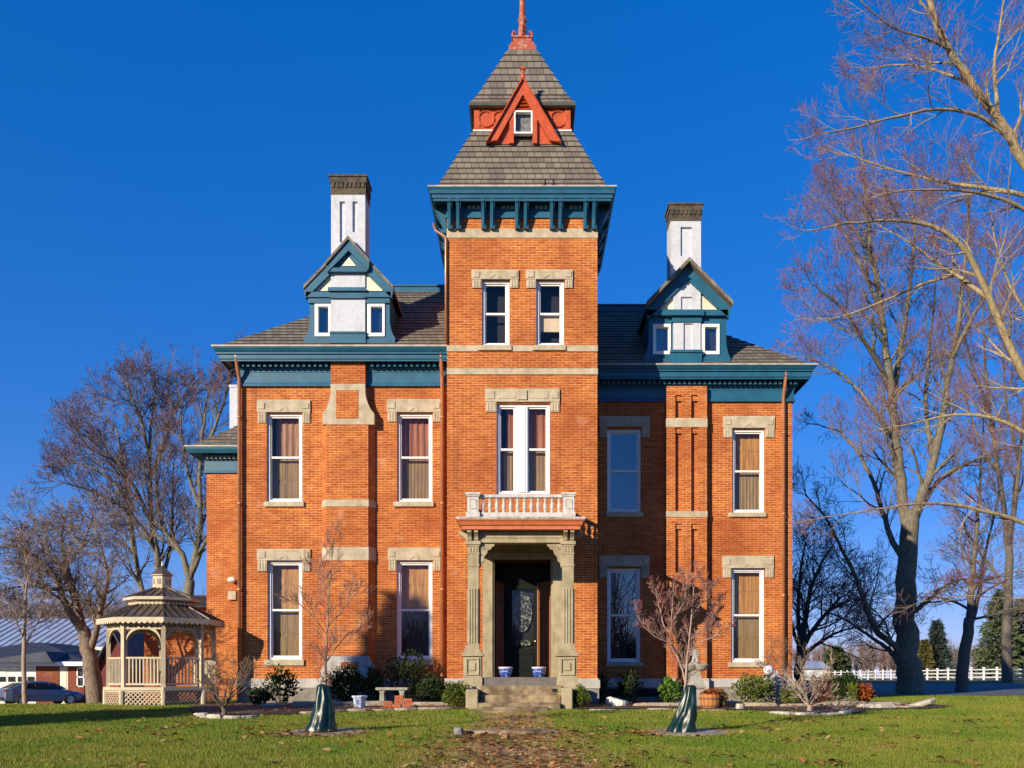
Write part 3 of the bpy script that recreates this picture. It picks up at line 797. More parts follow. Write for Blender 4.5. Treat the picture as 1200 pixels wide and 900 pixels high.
def dormer_windows(p, rs, d):
    for a_,b_,z0_,z1_ in rs:
        m = MB(); k = .10
        for q in ((a_,a_+k,z0_,z1_),(b_-k*.7,b_,z0_,z1_),(a_+k,b_-k*.7,z1_-k*.9,z1_),(a_+k,b_-k*.7,z0_,z0_+k)): m.box(q[0],q[1],d-.035,d+.12,q[2],q[3])
        m.build('window_frame', CREAM if False else WHITE, p)
        m = MB(); m.quad((a_+k,d+.06,z0_+k),(b_-k*.7,d+.06,z0_+k),(b_-k*.7,d+.06,z1_-k*.9),(a_+k,d+.06,z1_-k*.9)); m.build('pane', GLASSB, p)
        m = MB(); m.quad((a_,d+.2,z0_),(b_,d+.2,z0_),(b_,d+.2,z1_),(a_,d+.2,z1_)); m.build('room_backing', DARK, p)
dormer_windows(dl, wl_, d)

# right dormer
d = 28.72; dc = DR-.30
chimney(785.7, 821.4, 257, 420, dc+.12, .72, (240.5,246.5), [(797.6,811,266,300)], PZ(372,dc), None)
m = MB()
X0, X1, Z0, Z1 = PX(760,d), PX(851,d), PZ(426,d), PZ(368,d)
wr_ = [rect(765,785.9,380,415.5,d), rect(822,843,380,415.5,d)]
m.holes(X0, X1, Z0, Z1, d, wr_, .2)
fl = PX(754,d); fr = PX(855.5,d)
for s, e in ((X0, fl), (X1, fr)):
    P = [(s,Z0),(e,Z0),(e,Z0+.20)]+[(e+(s-e)*math.sin(t/6*math.pi/2)**.7, Z0+.20+.55*t/6) for t in range(1,7)]
    m.prism(P, d, d+.25)
m.box(fl, PX(785.5,d), d-.06, d, Z0, PZ(420.5,d)); m.box(PX(822.6,d), fr, d-.06, d, Z0, PZ(420.5,d))
m.quad((X0,33,Z0),(X0,d,Z0),(X0,d,Z1),(X0,33,Z1)); m.quad((X1,d,Z0),(X1,33,Z0),(X1,33,Z1),(X1,d,Z1))
m.box(PX(786,dc), PX(822,dc), dc-.06, d+.2, PZ(426,dc), PZ(411,dc)); m.box(PX(785,dc), PX(823,dc), dc-.10, d+.2, PZ(414,dc), PZ(411,dc))
m.box(PX(787,dc), PX(822,dc), dc-.05, d+.2, PZ(378,dc), PZ(371,dc))
dr_ = m.build('dormer', BLUE, house)
m = MB()
apB = (PX(805.3,d), PZ(313,d)); lB, rB = (PX(756,d), PZ(364,d)), (PX(855.5,d), PZ(363,d))
rakes(m, apB, lB, rB, d-.14, d+.05, .1, .33)
m.box(PX(757,d), PX(785,d), d-.14, d+.05, PZ(371.5,d), PZ(364.8,d)); m.box(PX(823,d), PX(852,d), d-.14, d+.05, PZ(371.5,d), PZ(364.8,d))
m.box(PX(780.5,dc), PX(824,dc), dc-.16, d, PZ(371.5,dc), PZ(365,dc))
m.build('gable_trim', BLUE, dr_)
m = MB(); m.prism([lB, (apB[0],lB[1]), apB], d-.01, d+.02); m.prism([(apB[0],rB[1]), rB, apB], d-.01, d+.02); m.build('gable_panel', CREAM, dr_)
m = MB()
u0,u1 = PX(789,dc),PX(821,dc)
for (y0,y1,s) in ((378,411,(801,812,379,411)),):
    m.holes(u0,u1,PZ(y1,dc),PZ(y0,dc),dc-.01,[(PX(s[0],dc),PX(s[1],dc),PZ(s[3],dc)+.001,PZ(s[2],dc))],.06,True)
    m.quad((u0,d,PZ(y1,dc)),(u0,dc-.01,PZ(y1,dc)),(u0,dc-.01,PZ(y0,dc)),(u0,d,PZ(y0,dc))); m.quad((u1,dc-.01,PZ(y1,dc)),(u1,d,PZ(y1,dc)),(u1,d,PZ(y0,dc)),(u1,dc-.01,PZ(y0,dc)))
zt_ = PZ(346,dc)
m.holes(u0,u1,PZ(365,dc),zt_,dc-.01,[(PX(798,dc),PX(811,dc),PZ(365,dc)+.001,zt_-.05)],.06,True)
m.poly([(u0,dc-.01,zt_),(u1,dc-.01,zt_),(u1,dc-.01,PZ(341,dc)),(PX(808,dc),dc-.01,PZ(329,dc)),(PX(802,dc),dc-.01,PZ(329,dc)),(u0,dc-.01,PZ(341,dc))])
m.quad((u0,d,PZ(365,dc)),(u0,dc-.01,PZ(365,dc)),(u0,dc-.01,PZ(341,dc)),(u0,d,PZ(341,dc)))
m.build('stucco_panel', STUCCO, dr_)
m = MB(); roof_slabs(m, apB, lB, rB, d-.42, 33, .13); m.build('dormer_roof', ROOF, dr_)
dormer_windows(dr_, wr_, d)

# side wing at the back left and the low kitchen wing behind it
dS = 36.0; xs0 = PX(242,dS); zS = PZ(555,dS)
m = MB(); m.quad((xs0,dS,GB),(xL0+.1,dS,GB),(xL0+.1,dS,zS),(xs0,dS,zS)); m.quad((xs0,46,GB),(xs0,dS,GB),(xs0,dS,zS),(xs0,46,zS))
xk0 = PX(169,40); zk = PZ(712,40)
m.quad((xk0,40,GB-1.5),(xs0,40,GB-1.5),(xs0,40,zk),(xk0,40,zk)); m.quad((xk0,47,GB-1.5),(xk0,40,GB-1.5),(xk0,40,zk),(xk0,47,zk))
m.build('side_wing_wall', BRICK, house)
o = .62; zt = PZ(522,dS-o)
m = MB()
cornice_run(m, xs0, xL0, dS, [(0,zt),(o,zt),(o*.97,zt-.12),(o*.86,zt-.26),(o*.80,zt-.26),(o*.74,PZ(534,dS)),(o*.68,PZ(534,dS)),(.1,PZ(534,dS)+.03),(.1,PZ(540.5,dS)),(.06,PZ(541,dS)),(.06,PZ(552,dS)),(.09,PZ(553,dS)),(.09,PZ(554.5,dS)),(0,PZ(554.5,dS))], True, False, 46)
m.mi = 1
for k in range(10): u = xs0+.05+k*.17; m.box(u,u+.09,dS-.22,dS-.1,PZ(539,dS),PZ(535.5,dS))
sc = m.build('cornice', [BLUE, M('pale_blue_dentil', (.22,.36,.40), .5)], house)
m = MB(); cornice_run(m, xs0, xL0, dS, [(o-.05,zt+.01),(o+.012,zt+.01),(o+.012,zt-.04)], True, False, 46); m.build('gutter', GUTTER, sc)
m = MB(); m.course_roof((xs0-o+.1, xL0+2, dS-o+.1, 46.6), (xs0+2.6, xL0+2, dS+2.6, 43.2), zt-.02, zt+2.55, 14, .03, 'fl'); m.course_roof((xk0-.3, xs0+.3, 39.7, 47), (xk0+.6, xs0+.3, 42.5, 44), zk-.02, zk+.75, 7, .03, 'fl'); m.build('roof', ROOF, house)
m = MB(); dk = 39; m.box(PX(269,dk), PX(283,dk), dk, dk+.6, PZ(520,dk), PZ(454,dk)); m.box(PX(268.3,dk), PX(284,dk), dk-.03, dk+.63, PZ(454,dk), PZ(451,dk)); m.build('chimney', STUCCO, house)
m = MB(); m.box(PX(273,dS)-.16, PX(273,dS)+.14, dS-.12, dS, PZ(703,dS), PZ(693,dS)); m.build('meter_box', STONE, house)
m = MB(); m.ball((PX(273.5,dS), dS-.2, PZ(680,dS)), .13, 8, 6, (1.4,1,.8)); m.box(PX(273.5,dS)-.04, PX(273.5,dS)+.04, dS-.2, dS, PZ(682,dS), PZ(679,dS)); m.build('wall_lamp', WHITE, house)
# ------------------------------------------------------------------ entrance porch (part of the house) and the door
dC = 24.05                                   # front of the columns
pcx = -.09
m = MB()
zB0, zB1 = PZ(636,dC), PZ(621.5,dC)          # beam
xl_, xr_ = PX(549,dC), PX(672,dC)
m.box(xl_, xr_, dC, dC+.34, zB0, zB1); m.box(xl_, xl_+.30, dC+.34, DT, zB0, zB1); m.box(xr_-.30, xr_, dC+.34, DT, zB0, zB1)
m.box(xl_+.28, xr_-.28, dC-.025, dC+.02, zB0+.12, zB1-.03)
m.box(xl_+.30, xr_-.30, dC+.34, DT, zB1-.06, zB1)                    # ceiling
porch = m.build('porch', STONEG, house, bevel=.01)
# cornice: stone slab on a painted crown
zs0, zs1, zc1 = PZ(608.2,23.62), PZ(605.3,23.62), PZ(620.3,23.75)
hx = PX(686.3,23.62); lx = PX(534.3,23.62)
m = MB(); m.box(lx, hx, 23.62, DT, zs0, zs1); m.build('roof_slab', M('grey_weathered_slab', (.50,.47,.43), .9, (.25,.22,.19), 7, (.4,.65), .5, 30), porch, bevel=.01)
m = MB()
P = [(0,zs0),(.0,zs0-.03),(.035,zs0-.05),(.06,zs0-.12),(.075,zs0-.145),(.085,zs0-.15),(.085,zc1+.10),(.105,zc1+.09),(.105,zc1)]
for (o0,z0),(o1,z1) in zip(P[:-1],P[1:]):
    m.quad((lx+o0+.02,23.64+o0,z0),(lx+o1+.02,23.64+o1,z1),(hx-o1-.02,23.64+o1,z1),(hx-o0-.02,23.64+o0,z0))
    m.quad((lx+o0+.02,DT,z0),(lx+o1+.02,DT,z1),(lx+o1+.02,23.64+o1,z1),(lx+o0+.02,23.64+o0,z0))
    m.quad((hx-o0-.02,23.64+o0,z0),(hx-o1-.02,23.64+o1,z1),(hx-o1-.02,DT,z1),(hx-o0-.02,DT,z0))
m.quad((lx+.12,23.74,zc1),(hx-.12,23.74,zc1),(hx-.12,DT,zc1),(lx+.12,DT,zc1))
m.build('porch_cornice', TERRA, porch)
# small paired brackets under the cornice
zk1, zk0 = zc1, PZ(634,dC)
for u in (548.2, 556, 660, 668):
    x = PX(u,dC); m = MB()
    P = [(0,zk1),(.26,zk1),(.26,zk1-.06)]+[(.26-.18*math.sin(t/5*math.pi/2), zk1-.06-.16*t/5) for t in range(1,6)]+[(.05,zk0),(0,zk0)]
    m.prism([(dC-p,z) for p,z in P], x, x+.10, 'x'); m.build('bracket', STONEG, porch)
for sx, xe in ((-1, xl_), (1, xr_)):
    for y in (dC+.06, dC+.26):
        P = [(0,zk1),(.26,zk1),(.26,zk1-.06)]+[(.26-.18*math.sin(t/5*math.pi/2), zk1-.06-.16*t/5) for t in range(1,6)]+[(.05,zk0),(0,zk0)]
        m = MB(); m.prism([(xe+sx*p,z) for p,z in P], y, y+.10, 'y'); m.build('bracket', STONEG, porch)
# columns
zFl = PZ(793.6,24.0)
def column(x0, x1, px0, px1):
    a, b = PX(x0,dC), PX(x1,dC); pa, pb = PX(px0,dC-.05), PX(px1,dC-.05); cx = (a+b)/2; dw = b-a
    m = MB()
    zp1, zp0, zcap = PZ(769,dC), PZ(793.6,dC), PZ(756,dC)
    bot = G(0,23)-.2
    m.box(pa, pb, dC-.08, dC+.40, zp0, zp1); m.box(pa-.03, pb+.03, dC-.11, dC+.43, bot, zp0)
    for q, z0, z1 in ((.06,zp1,zp1+.05),(.03,zp1+.05,zp1+.10),(-.01,zp1+.10,zp1+.17),(-.05,zp1+.17,zcap)): m.box(pa-q, pb+q, dC-.08-q, dC+.40+q, z0, z1)
    h = .13; zm = (zp0+zp1)/2; xm = (pa+pb)/2                                 # sunk panel drawn by a raised border and a boss
    for q in ((pa+.05,pb-.05,zp1-.09,zp1-.04),(pa+.05,pb-.05,zp0+.05,zp0+.10),(pa+.05,pa+.10,zp0+.10,zp1-.09),(pb-.10,pb-.05,zp0+.10,zp1-.09)): m.box(q[0],q[1],dC-.12,dC-.08,q[2],q[3])
    m.obox(Vector((xm,dC-.09,zm)), .16, .05, .2)
    m.box(a, b, dC, dC+.30, zcap, zB0-.02)
    zc_ = PZ(648,dC)
    for q, z0, z1 in ((.02,zc_-.03,zc_),(.02,zB0-.09,zB0-.05),(.05,zB0-.05,zB0+.04)): m.box(a-q, b+q, dC-q, dC+.30+q, z0, z1)
    for k in range(3): u = a+dw*(.18+.26*k); m.box(u, u+dw*.12, dC-.02, dC, zc_+.02, zB0-.11)
    for k in range(4): u = a+dw*(.09+.24*k); m.box(u, u+dw*.11, dC-.024, dC, zcap+.05, PZ(690,dC))
    for k in range(4): v = dC+.03+.07*k; m.box(a-.022, a, v, v+.035, zcap+.05, PZ(690,dC)); m.box(b, b+.022, v, v+.035, zcap+.05, PZ(690,dC))
    m.box(a-.014, b+.014, dC-.014, dC+.314, PZ(664,dC), PZ(661,dC))
    m.build('column', STONEG, porch, bevel=.008)
    return a, b
cl0, cl1 = column(548.2, 561.2, 543.2, 564)
cr0, cr1 = column(659.2, 672.4, 653.8, 676)
def spandrel(x, s, nm='arch_bracket'):
    z = zB0; m = MB()
    P = [(0,z),(s*.40,z),(s*.40,z-.07),(s*.34,z-.10),(s*.31,z-.16),(s*.24,z-.18),(s*.21,z-.27),(s*.13,z-.36),(s*.12,z-.46),(s*.05,z-.52),(s*.05,z-.60),(0,z-.64)]
    m.prism([(x+p,q) for p,q in P], dC+.07, dC+.22)
    t = [(x+s*(.10+.035*math.cos(a)*1),dC+.065,z-.13+.035*math.sin(a)*1) for a in [i*math.pi/5 for i in range(11)]]
    m.tube(t, .016, 6, False)
    m.build(nm, STONEG, porch, bevel=.006)
spandrel(cl1, 1); spandrel(cr0, -1)
# side beams' arch brackets on the wall side are plain pilasters
m = MB()
dw0, dw1 = DOORH[0], DOORH[1]
a, b = PX(566,DT), PX(659,DT); zT = PZ(634,DT); zlo = ZC-.02
m.holes(a, b, zlo, zT, DT-.06, [(dw0+.03, dw1-.03, zlo, DOORH[3]-.02)], .10)
for u, v in ((a, dw0-.02), (dw1+.02, b)): m.box(u, v, DT-.11, DT-.061, zlo, DOORH[3]+.10)
m.box(a, b, DT-.13, DT-.062, DOORH[3]+.08, DOORH[3]+.16)
m.build('door_surround', STONEG, porch)
# balustrade
zr0, zr1, zb0_, zb1_ = PZ(582.8,23.95), PZ(579.3,23.95), PZ(606,23.95), PZ(600.5,23.95)
GREYP = M('pale_weathered_paint', (.58,.54,.50), .8, (.40,.36,.32), 9, (.4,.7), .3, 40)
def balusters(m, p0, p1, n):
    for i in range(n):
        t = (i+.5)/n; x = p0[0]+(p1[0]-p0[0])*t; y = p0[1]+(p1[1]-p0[1])*t; h = zr0-zb1_
        m.lathe([(.045,0),(.045,.05),(.03,.06),(.045,.12),(.052,.18),(.04,.24),(.026,.29),(.04,.30),(.04,.32),(.026,.33),(.024,h-.05),(.042,h-.04),(.042,h)], (x,y,zb1_), 8)
m = MB()
pl0, pl1 = PX(547.6,23.9), PX(560.8,23.9); pr0, pr1 = PX(657.2,23.9), PX(673.8,23.9)
yb = 23.98
for u, v in ((pl0,pl1),(pr0+.06,pr1-.02)):
    m.box(u, v, yb-.10, yb+.20, zs1, PZ(580.5,23.9)); m.box(u-.03, v+.03, yb-.13, yb+.23, zs1, zs1+.16)
    m.box(u-.025, v+.025, yb-.125, yb+.225, PZ(582,23.9), PZ(580,23.9)); m.box(u-.05, v+.05, yb-.15, yb+.25, PZ(580,23.9), PZ(577.6,23.9))
    for q in ((u+.05,v-.05,PZ(585.5,23.9),PZ(584.5,23.9)),(u+.05,v-.05,PZ(596,23.9),PZ(595,23.9)),(u+.05,u+.07,PZ(595,23.9),PZ(585.5,23.9)),(v-.07,v-.05,PZ(595,23.9),PZ(585.5,23.9))): m.box(q[0],q[1],yb-.115,yb-.10,q[3],q[2])
    xm = (u+v)/2
    m.box(xm-.07, xm+.07, DT-.1, DT, zs1, zr1)
    m.box(xm-.06, xm+.06, yb+.2, DT-.1, zs1, zb1_); m.box(xm-.06, xm+.06, yb+.2, DT-.1, zr0, zr1)
    balusters(m, (xm,yb+.2), (xm,DT-.1), 9)
m.box(pl1, pr0+.06, yb-.02, yb+.12, zs1, zb1_); m.box(pl1, pr0+.06, yb-.03, yb+.13, zr0, zr1)
balusters(m, (pl1+.02,yb+.05), (pr0+.05,yb+.05), 12)
m.build('balustrade', GREYP, porch)
# floor and steps
m = MB()
sx0, sx1 = PX(567,24.0), PX(652.5,24.0)
gy = G(0,22.8)
m.box(sx0-.02, sx1+.02, 24.0, DT+.4, ZC-.18, zFl); m.build('porch_floor', M('dark_porch_stone', (.17,.155,.14), .85, (.10,.09,.08), 6, (.3,.7), .4, 30), porch)
m = MB()
stz = [ZC-.18, ZC-.415, ZC-.60, ZC-.80]; sty = [24.0, 23.62, 23.22, 22.84]
stx = [(PX(563,23.62),PX(658,23.62)), (PX(561,23.22),PX(657.5,23.22)), (PX(560,22.84),PX(657,22.84))]
for k in range(3): m.box(stx[k][0], stx[k][1], sty[k+1], sty[k] if k else DT, gy-.3, stz[k]-.002*k)
m.build('steps', STEPST, porch, bevel=.025)
m = MB(); m.box(PX(657.8,23.3), PX(670.3,23.3), 23.0, 24.0, gy-.3, PZ(806,23.0)); m.build('step_cheek', STONEG, porch, bevel=.03)
m = MB(); m.box(PX(546.5,23.3), PX(560.8,23.3), 23.0, 24.0, gy-.3, PZ(808,23.0)); m.build('step_cheek', STONEG, porch, bevel=.03)
# door in its deep recess
xd0, xd1, zd0, zd1 = DOORH
yD = DT+.75
m = MB()
m.quad((xd0+.03,DT+.04,zd0),(xd0+.03,yD,zd0),(xd0+.03,yD,zd1),(xd0+.03,DT+.04,zd1))
m.quad((xd0,DT+.04,zd1-.02),(xd0,yD,zd1-.02),(xd1,yD,zd1-.02),(xd1,DT+.04,zd1-.02))
m.box(xd1-.05, xd1-.03, DT+.04, yD, zd0, zd1)
m.build('door_reveal', BROWNWOOD, house)
def leaf(x0, y0, x1, y1):                      # a narrow outer door folded back in the opening
    m = MB(); p, q = Vector((x0,y0,0)), Vector((x1,y1,0)); L_ = (q-p).length; an = math.atan2(y1-y0, x1-x0); c = (p+q)/2; H = zd1-zd0-.62
    m.obox(Vector((c.x,c.y,zd0+.02+H/2)), L_, .05, H, an)
    nv = Vector((math.sin(an), -math.cos(an), 0))
    for z0_, z1_ in ((.12,.30),(.36,.62),(.72,.95),(1.05,H-.12)):
        k = c+nv*.03; m.obox(Vector((k.x,k.y,zd0+(z0_+z1_)/2)), L_*.62, .03, z1_-z0_, an)
    for e in (p, q): m.tube([(e.x+nv.x*.03,e.y+nv.y*.03,zd0+.02),(e.x+nv.x*.03,e.y+nv.y*.03,zd0+H)], .03, 8)
    return m.build('folding_door', BROWNWOOD, house)
leaf(PX(631.5,26.62), 26.62, PX(646,26.2), 26.2); leaf(PX(580.5,26.2), 26.2, PX(588,26.62), 26.62)
xg0, xg1, zg0, zg1 = PX(600,yD), PX(625,yD), PZ(760,yD), PZ(690,yD)
m = MB()
m.holes(xd0-.05, xd1+.05, zd0, zd1, yD, [(xg0,xg1,zg0,zg1)], .06)
for x in (PX(594,yD), PX(629,yD)): m.box(x-.05, x+.05, yD-.05, yD, zd0, zd0+2.55)
m.box(xd0, xd1, yD-.07, yD, zd0+2.55, zd0+2.66)
for x0,x1,z0,z1 in ((xg0,xg1,zd0+.18,zg0-.12),(PX(583,yD),PX(591,yD),zd0+.2,zd0+.8),(PX(583,yD),PX(591,yD),zd0+.95,zd0+2.4),(PX(632,yD),PX(640,yD),zd0+.2,zd0+.8),(PX(632,yD),PX(640,yD),zd0+.95,zd0+2.4),(xd0+.2,xd1-.2,zd0+2.75,zd1-.12)):
    for q in ((x0,x1,z1-.04,z1),(x0,x1,z0,z0+.04),(x0,x0+.04,z0+.04,z1-.04),(x1-.04,x1,z0+.04,z1-.04)): m.box(q[0],q[1],yD-.025,yD,q[2],q[3])
door = m.build('door', DARKWOOD, house)
m = MB(); m.quad((xg0,yD+.02,zg0),(xg1,yD+.02,zg0),(xg1,yD+.02,zg1),(xg0,yD+.02,zg1)); m.build('pane', GLASS, door)
lm, nt, N_, L_, b_ = nmat('painted_reflection')  # pale mottled ovals painted in place of reflections in the door glass
nn = ramp(nt, noise(nt, 16, 5, .65), .50, .62)
L_.new(mixc(nt, nn, (.010,.014,.011), (.26,.28,.23)), b_.inputs['Base Color']); b_.inputs['Roughness'].default_value = .9
m = MB(); cx, cz = (xg0+xg1)/2, zg0+(zg1-zg0)*.62
m.poly([(cx+(xg1-xg0)*.44*math.cos(t*math.pi/12), yD+.05, cz+(zg1-zg0)*.34*math.sin(t*math.pi/12)) for t in range(24)])
m.poly([(cx+(xg1-xg0)*.45*math.cos(t*math.pi/8), yD+.05, zg0+.16+.09*math.sin(t*math.pi/8)) for t in range(16)])
m.build('door_glass_reflection', lm, door)
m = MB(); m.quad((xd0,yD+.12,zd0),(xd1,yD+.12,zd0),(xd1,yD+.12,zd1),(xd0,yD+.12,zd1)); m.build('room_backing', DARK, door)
m = MB(); m.ball((xg1+.06,yD-.07,zd0+1.05), .035, 8, 6); m.build('door_knob', M('brass', (.6,.42,.15), .3, metal=1), door)
m = MB(); m.box(PX(650,23.62)-.06, PX(650,23.62)+.06, 23.605, 23.625, PZ(811,23.62), PZ(807,23.62)); m.build('vent_grille', DARK, porch)

# blue and white flower pots on the porch floor
POTB, nt, N_, L_, b_ = nmat('blue_white_glaze')
tc = N_.new('ShaderNodeTexCoord'); sp = N_.new('ShaderNodeSeparateXYZ'); L_.new(tc.outputs['Object'], sp.inputs[0])
r1 = ramp(nt, noise(nt, 22, 2), .55, .60)
st = N_.new('ShaderNodeMath'); st.operation = 'GREATER_THAN'; st.inputs[1].default_value = .225; L_.new(sp.outputs['Z'], st.inputs[0])
L_.new(mixc(nt, st.outputs[0], mixc(nt, r1, (.03,.07,.34), (.45,.5,.62)), (.55,.58,.62)), b_.inputs['Base Color']); b_.inputs['Roughness'].default_value = .15
for px, lab in ((592.5, 'blue and white glazed flower pot on the left side of the porch floor'), (631.5, 'blue and white glazed flower pot on the right side of the porch floor')):
    t = thing('flower_pot', lab, 'flower pot', (PX(px,24.35), 24.35, zFl), 'glazed pots on the porch floor')
    m = MB(); x, y, z = t.location
    m.lathe([(.11,0),(.13,.02),(.165,.10),(.175,.19),(.172,.22),(.19,.23),(.19,.27),(.165,.27),(.16,.23)], (x,y,z), 20)
    m.build('pot_body', POTB, t, smooth=True, loc=t.location)
    m = MB(); m.lathe([(.16,0),(.02,.01)], (x,y,z+.235), 14); m.build('soil', M('potting_soil', (.05,.035,.025), .95), t)
# ------------------------------------------------------------------ ground, beds, path, driveway, grass, leaves
rs = np.random.default_rng(7)

def fast_mesh(name, V, Fc, mat, parent=None, loc=(0,0,0), smooth=False, mi=None):
    """V (n,3) world, Fc (m,k) all faces of k corners"""
    V = np.asarray(V, dtype=np.float32) - np.array(loc, dtype=np.float32); Fc = np.asarray(Fc, dtype=np.int32)
    me = bpy.data.meshes.new(name); n, k = Fc.shape
    me.vertices.add(len(V)); me.vertices.foreach_set('co', V.ravel())
    me.loops.add(n*k); me.loops.foreach_set('vertex_index', Fc.ravel())
    me.polygons.add(n); me.polygons.foreach_set('loop_start', np.arange(0, n*k, k, dtype=np.int32))
    for m in (mat if isinstance(mat, (list, tuple)) else [mat]): me.materials.append(m)
    if mi is not None: me.polygons.foreach_set('material_index', np.asarray(mi, dtype=np.int32))
    if smooth: me.polygons.foreach_set('use_smooth', np.ones(n, dtype=bool))
    me.update(calc_edges=True)
    o = bpy.data.objects.new(name, me); C.objects.link(o)
    if parent is not None:
        o.parent = parent; o.location = Vector(loc) - worldloc(parent)
    else: o.location = loc
    return o

def inpoly(x, y, P):
    c = np.zeros(x.shape, dtype=bool); n = len(P)
    for i in range(n):
        (x0,y0),(x1,y1) = P[i], P[(i+1)%n]
        k = ((y0 > y) != (y1 > y)) & (x < (x1-x0)*(y-y0)/((y1-y0) if y1 != y0 else 1e-9)+x0)
        c ^= k
    return c

BEDL = [(-8.8,28),(-8.7,24.3),(-8.2,22.6),(-7.3,20.9),(-6.2,20.5),(-5.0,20.9),(-4.2,22.0),(-2.6,22.6),(-1.5,22.9),(-1.3,24.3),(-2.1,26.2),(-2.1,28)]
BEDR = [(1.25,24.3),(1.3,22.9),(3.0,22.85),(4.9,22.6),(6.2,22.0),(6.6,21.2),(7.7,21.3),(8.3,22.4),(10.4,23.2),(11.4,24.6),(10.8,27.0),(8.4,30),(2.0,30),(2.0,26.2)]
RINGS = [(PX(379,15.75),15.75,.66), (PX(806,15.75),15.75,.66)]
PATHC = [(PX(600,22.9),22.9,.60), (PX(603,20),20,.50), (PX(600,17),17,.60), (PX(594,14.8),14.8,.9), (PX(598,12),12,1.1), (PX(605,9),9,1.0)]
def path_half(y):
    ys = np.array([p[1] for p in PATHC[::-1]]); xs = np.array([p[0] for p in PATHC[::-1]]); ws = np.array([p[2] for p in PATHC[::-1]])
    return np.interp(y, ys, xs), np.interp(y, ys, ws)*(y < 22.9)

# one sheet of ground to the horizon
xs = np.concatenate([np.linspace(-600,-60,10), np.linspace(-54,-17,14), np.arange(-16,22,.5), np.linspace(23,60,14), np.linspace(70,600,10)])
ys = np.concatenate([np.linspace(-80,4,10), np.arange(5,48,.5), np.arange(49,90,2.0), np.linspace(95,1400,16)])
XX, YY = np.meshgrid(xs, ys)
ZZ = gz(XX, YY)
V = np.stack([XX, YY, ZZ], -1).reshape(-1,3); nx = len(xs)
ii = (np.arange(len(ys)-1)[:,None]*nx + np.arange(nx-1)[None,:]).ravel()
gm_, nt, N_, L_, b_ = nmat('lawn_soil')
c1 = mixc(nt, ramp(nt, noise(nt, .45, 5, .6), .40, .62), (.085,.105,.016), (.15,.125,.034))
L_.new(mixc(nt, ramp(nt, noise(nt, 14, 4, .7), .35, .7), c1, (.045,.052,.014)), b_.inputs['Base Color']); b_.inputs['Roughness'].default_value = .95
bump(nt, b_, noise(nt, 30, 4, .7), .8, .03)
gnd = fast_mesh('ground', V, np.stack([ii, ii+1, ii+1+nx, ii+nx], 1), gm_, smooth=True); gnd['kind'] = 'structure'

def sheet(name, P, lift, mat, step=.35, kind='structure'):
    xs_ = [p[0] for p in P]; ys_ = [p[1] for p in P]
    gx = np.arange(min(xs_), max(xs_)+step, step); gy_ = np.arange(min(ys_), max(ys_)+step, step)
    A, B = np.meshgrid(gx, gy_)
    n = len(gx); V = np.stack([A, B, gz(A,B)+lift], -1).reshape(-1,3)
    ii = (np.arange(len(gy_)-1)[:,None]*n + np.arange(n-1)[None,:]).ravel()
    cx = (A[:-1,:-1]+step/2).ravel(); cy = (B[:-1,:-1]+step/2).ravel()
    k = inpoly(cx, cy, P); ii = ii[k]
    o = fast_mesh(name, V, np.stack([ii, ii+1, ii+1+n, ii+n], 1), mat, smooth=True); o['kind'] = kind
    return o
MULCH = M('bark_mulch', (.060,.032,.020), .95, (.125,.075,.045), 14, (.4,.65), .9, 40)
sheet('flower_bed', BEDL, .05, MULCH, .2); sheet('flower_bed', BEDR, .05, MULCH, .2)
def pathpoly(k):
    return [(x-w*k, y) for x, y, w in PATHC] + [(x+w*k, y) for x, y, w in PATHC[::-1]]
sheet('path', pathpoly(.85), .012, M('worn_path_soil', (.46,.32,.15), .95, (.24,.15,.065), 5, (.35,.65), .9, 30), .12)
FROSTSHADE = M('shaded_frosty_grass', (.115,.12,.125), .9, (.075,.08,.085), .5, (.35,.65), .3, 20)  # stands for frosted grass, its shade put into the blue-grey colour
sheet('driveway_or_shaded_frost', [(9.0,38.5),(90,38.0),(120,62),(10,60)], .03, FROSTSHADE, 1.2)
sheet('driveway_or_shaded_frost', [(-80,43),(-16,43),(-17,60),(-80,60)], .03, M('concrete_driveway', (.32,.31,.29), .9, (.24,.23,.21), .7), 1.2)

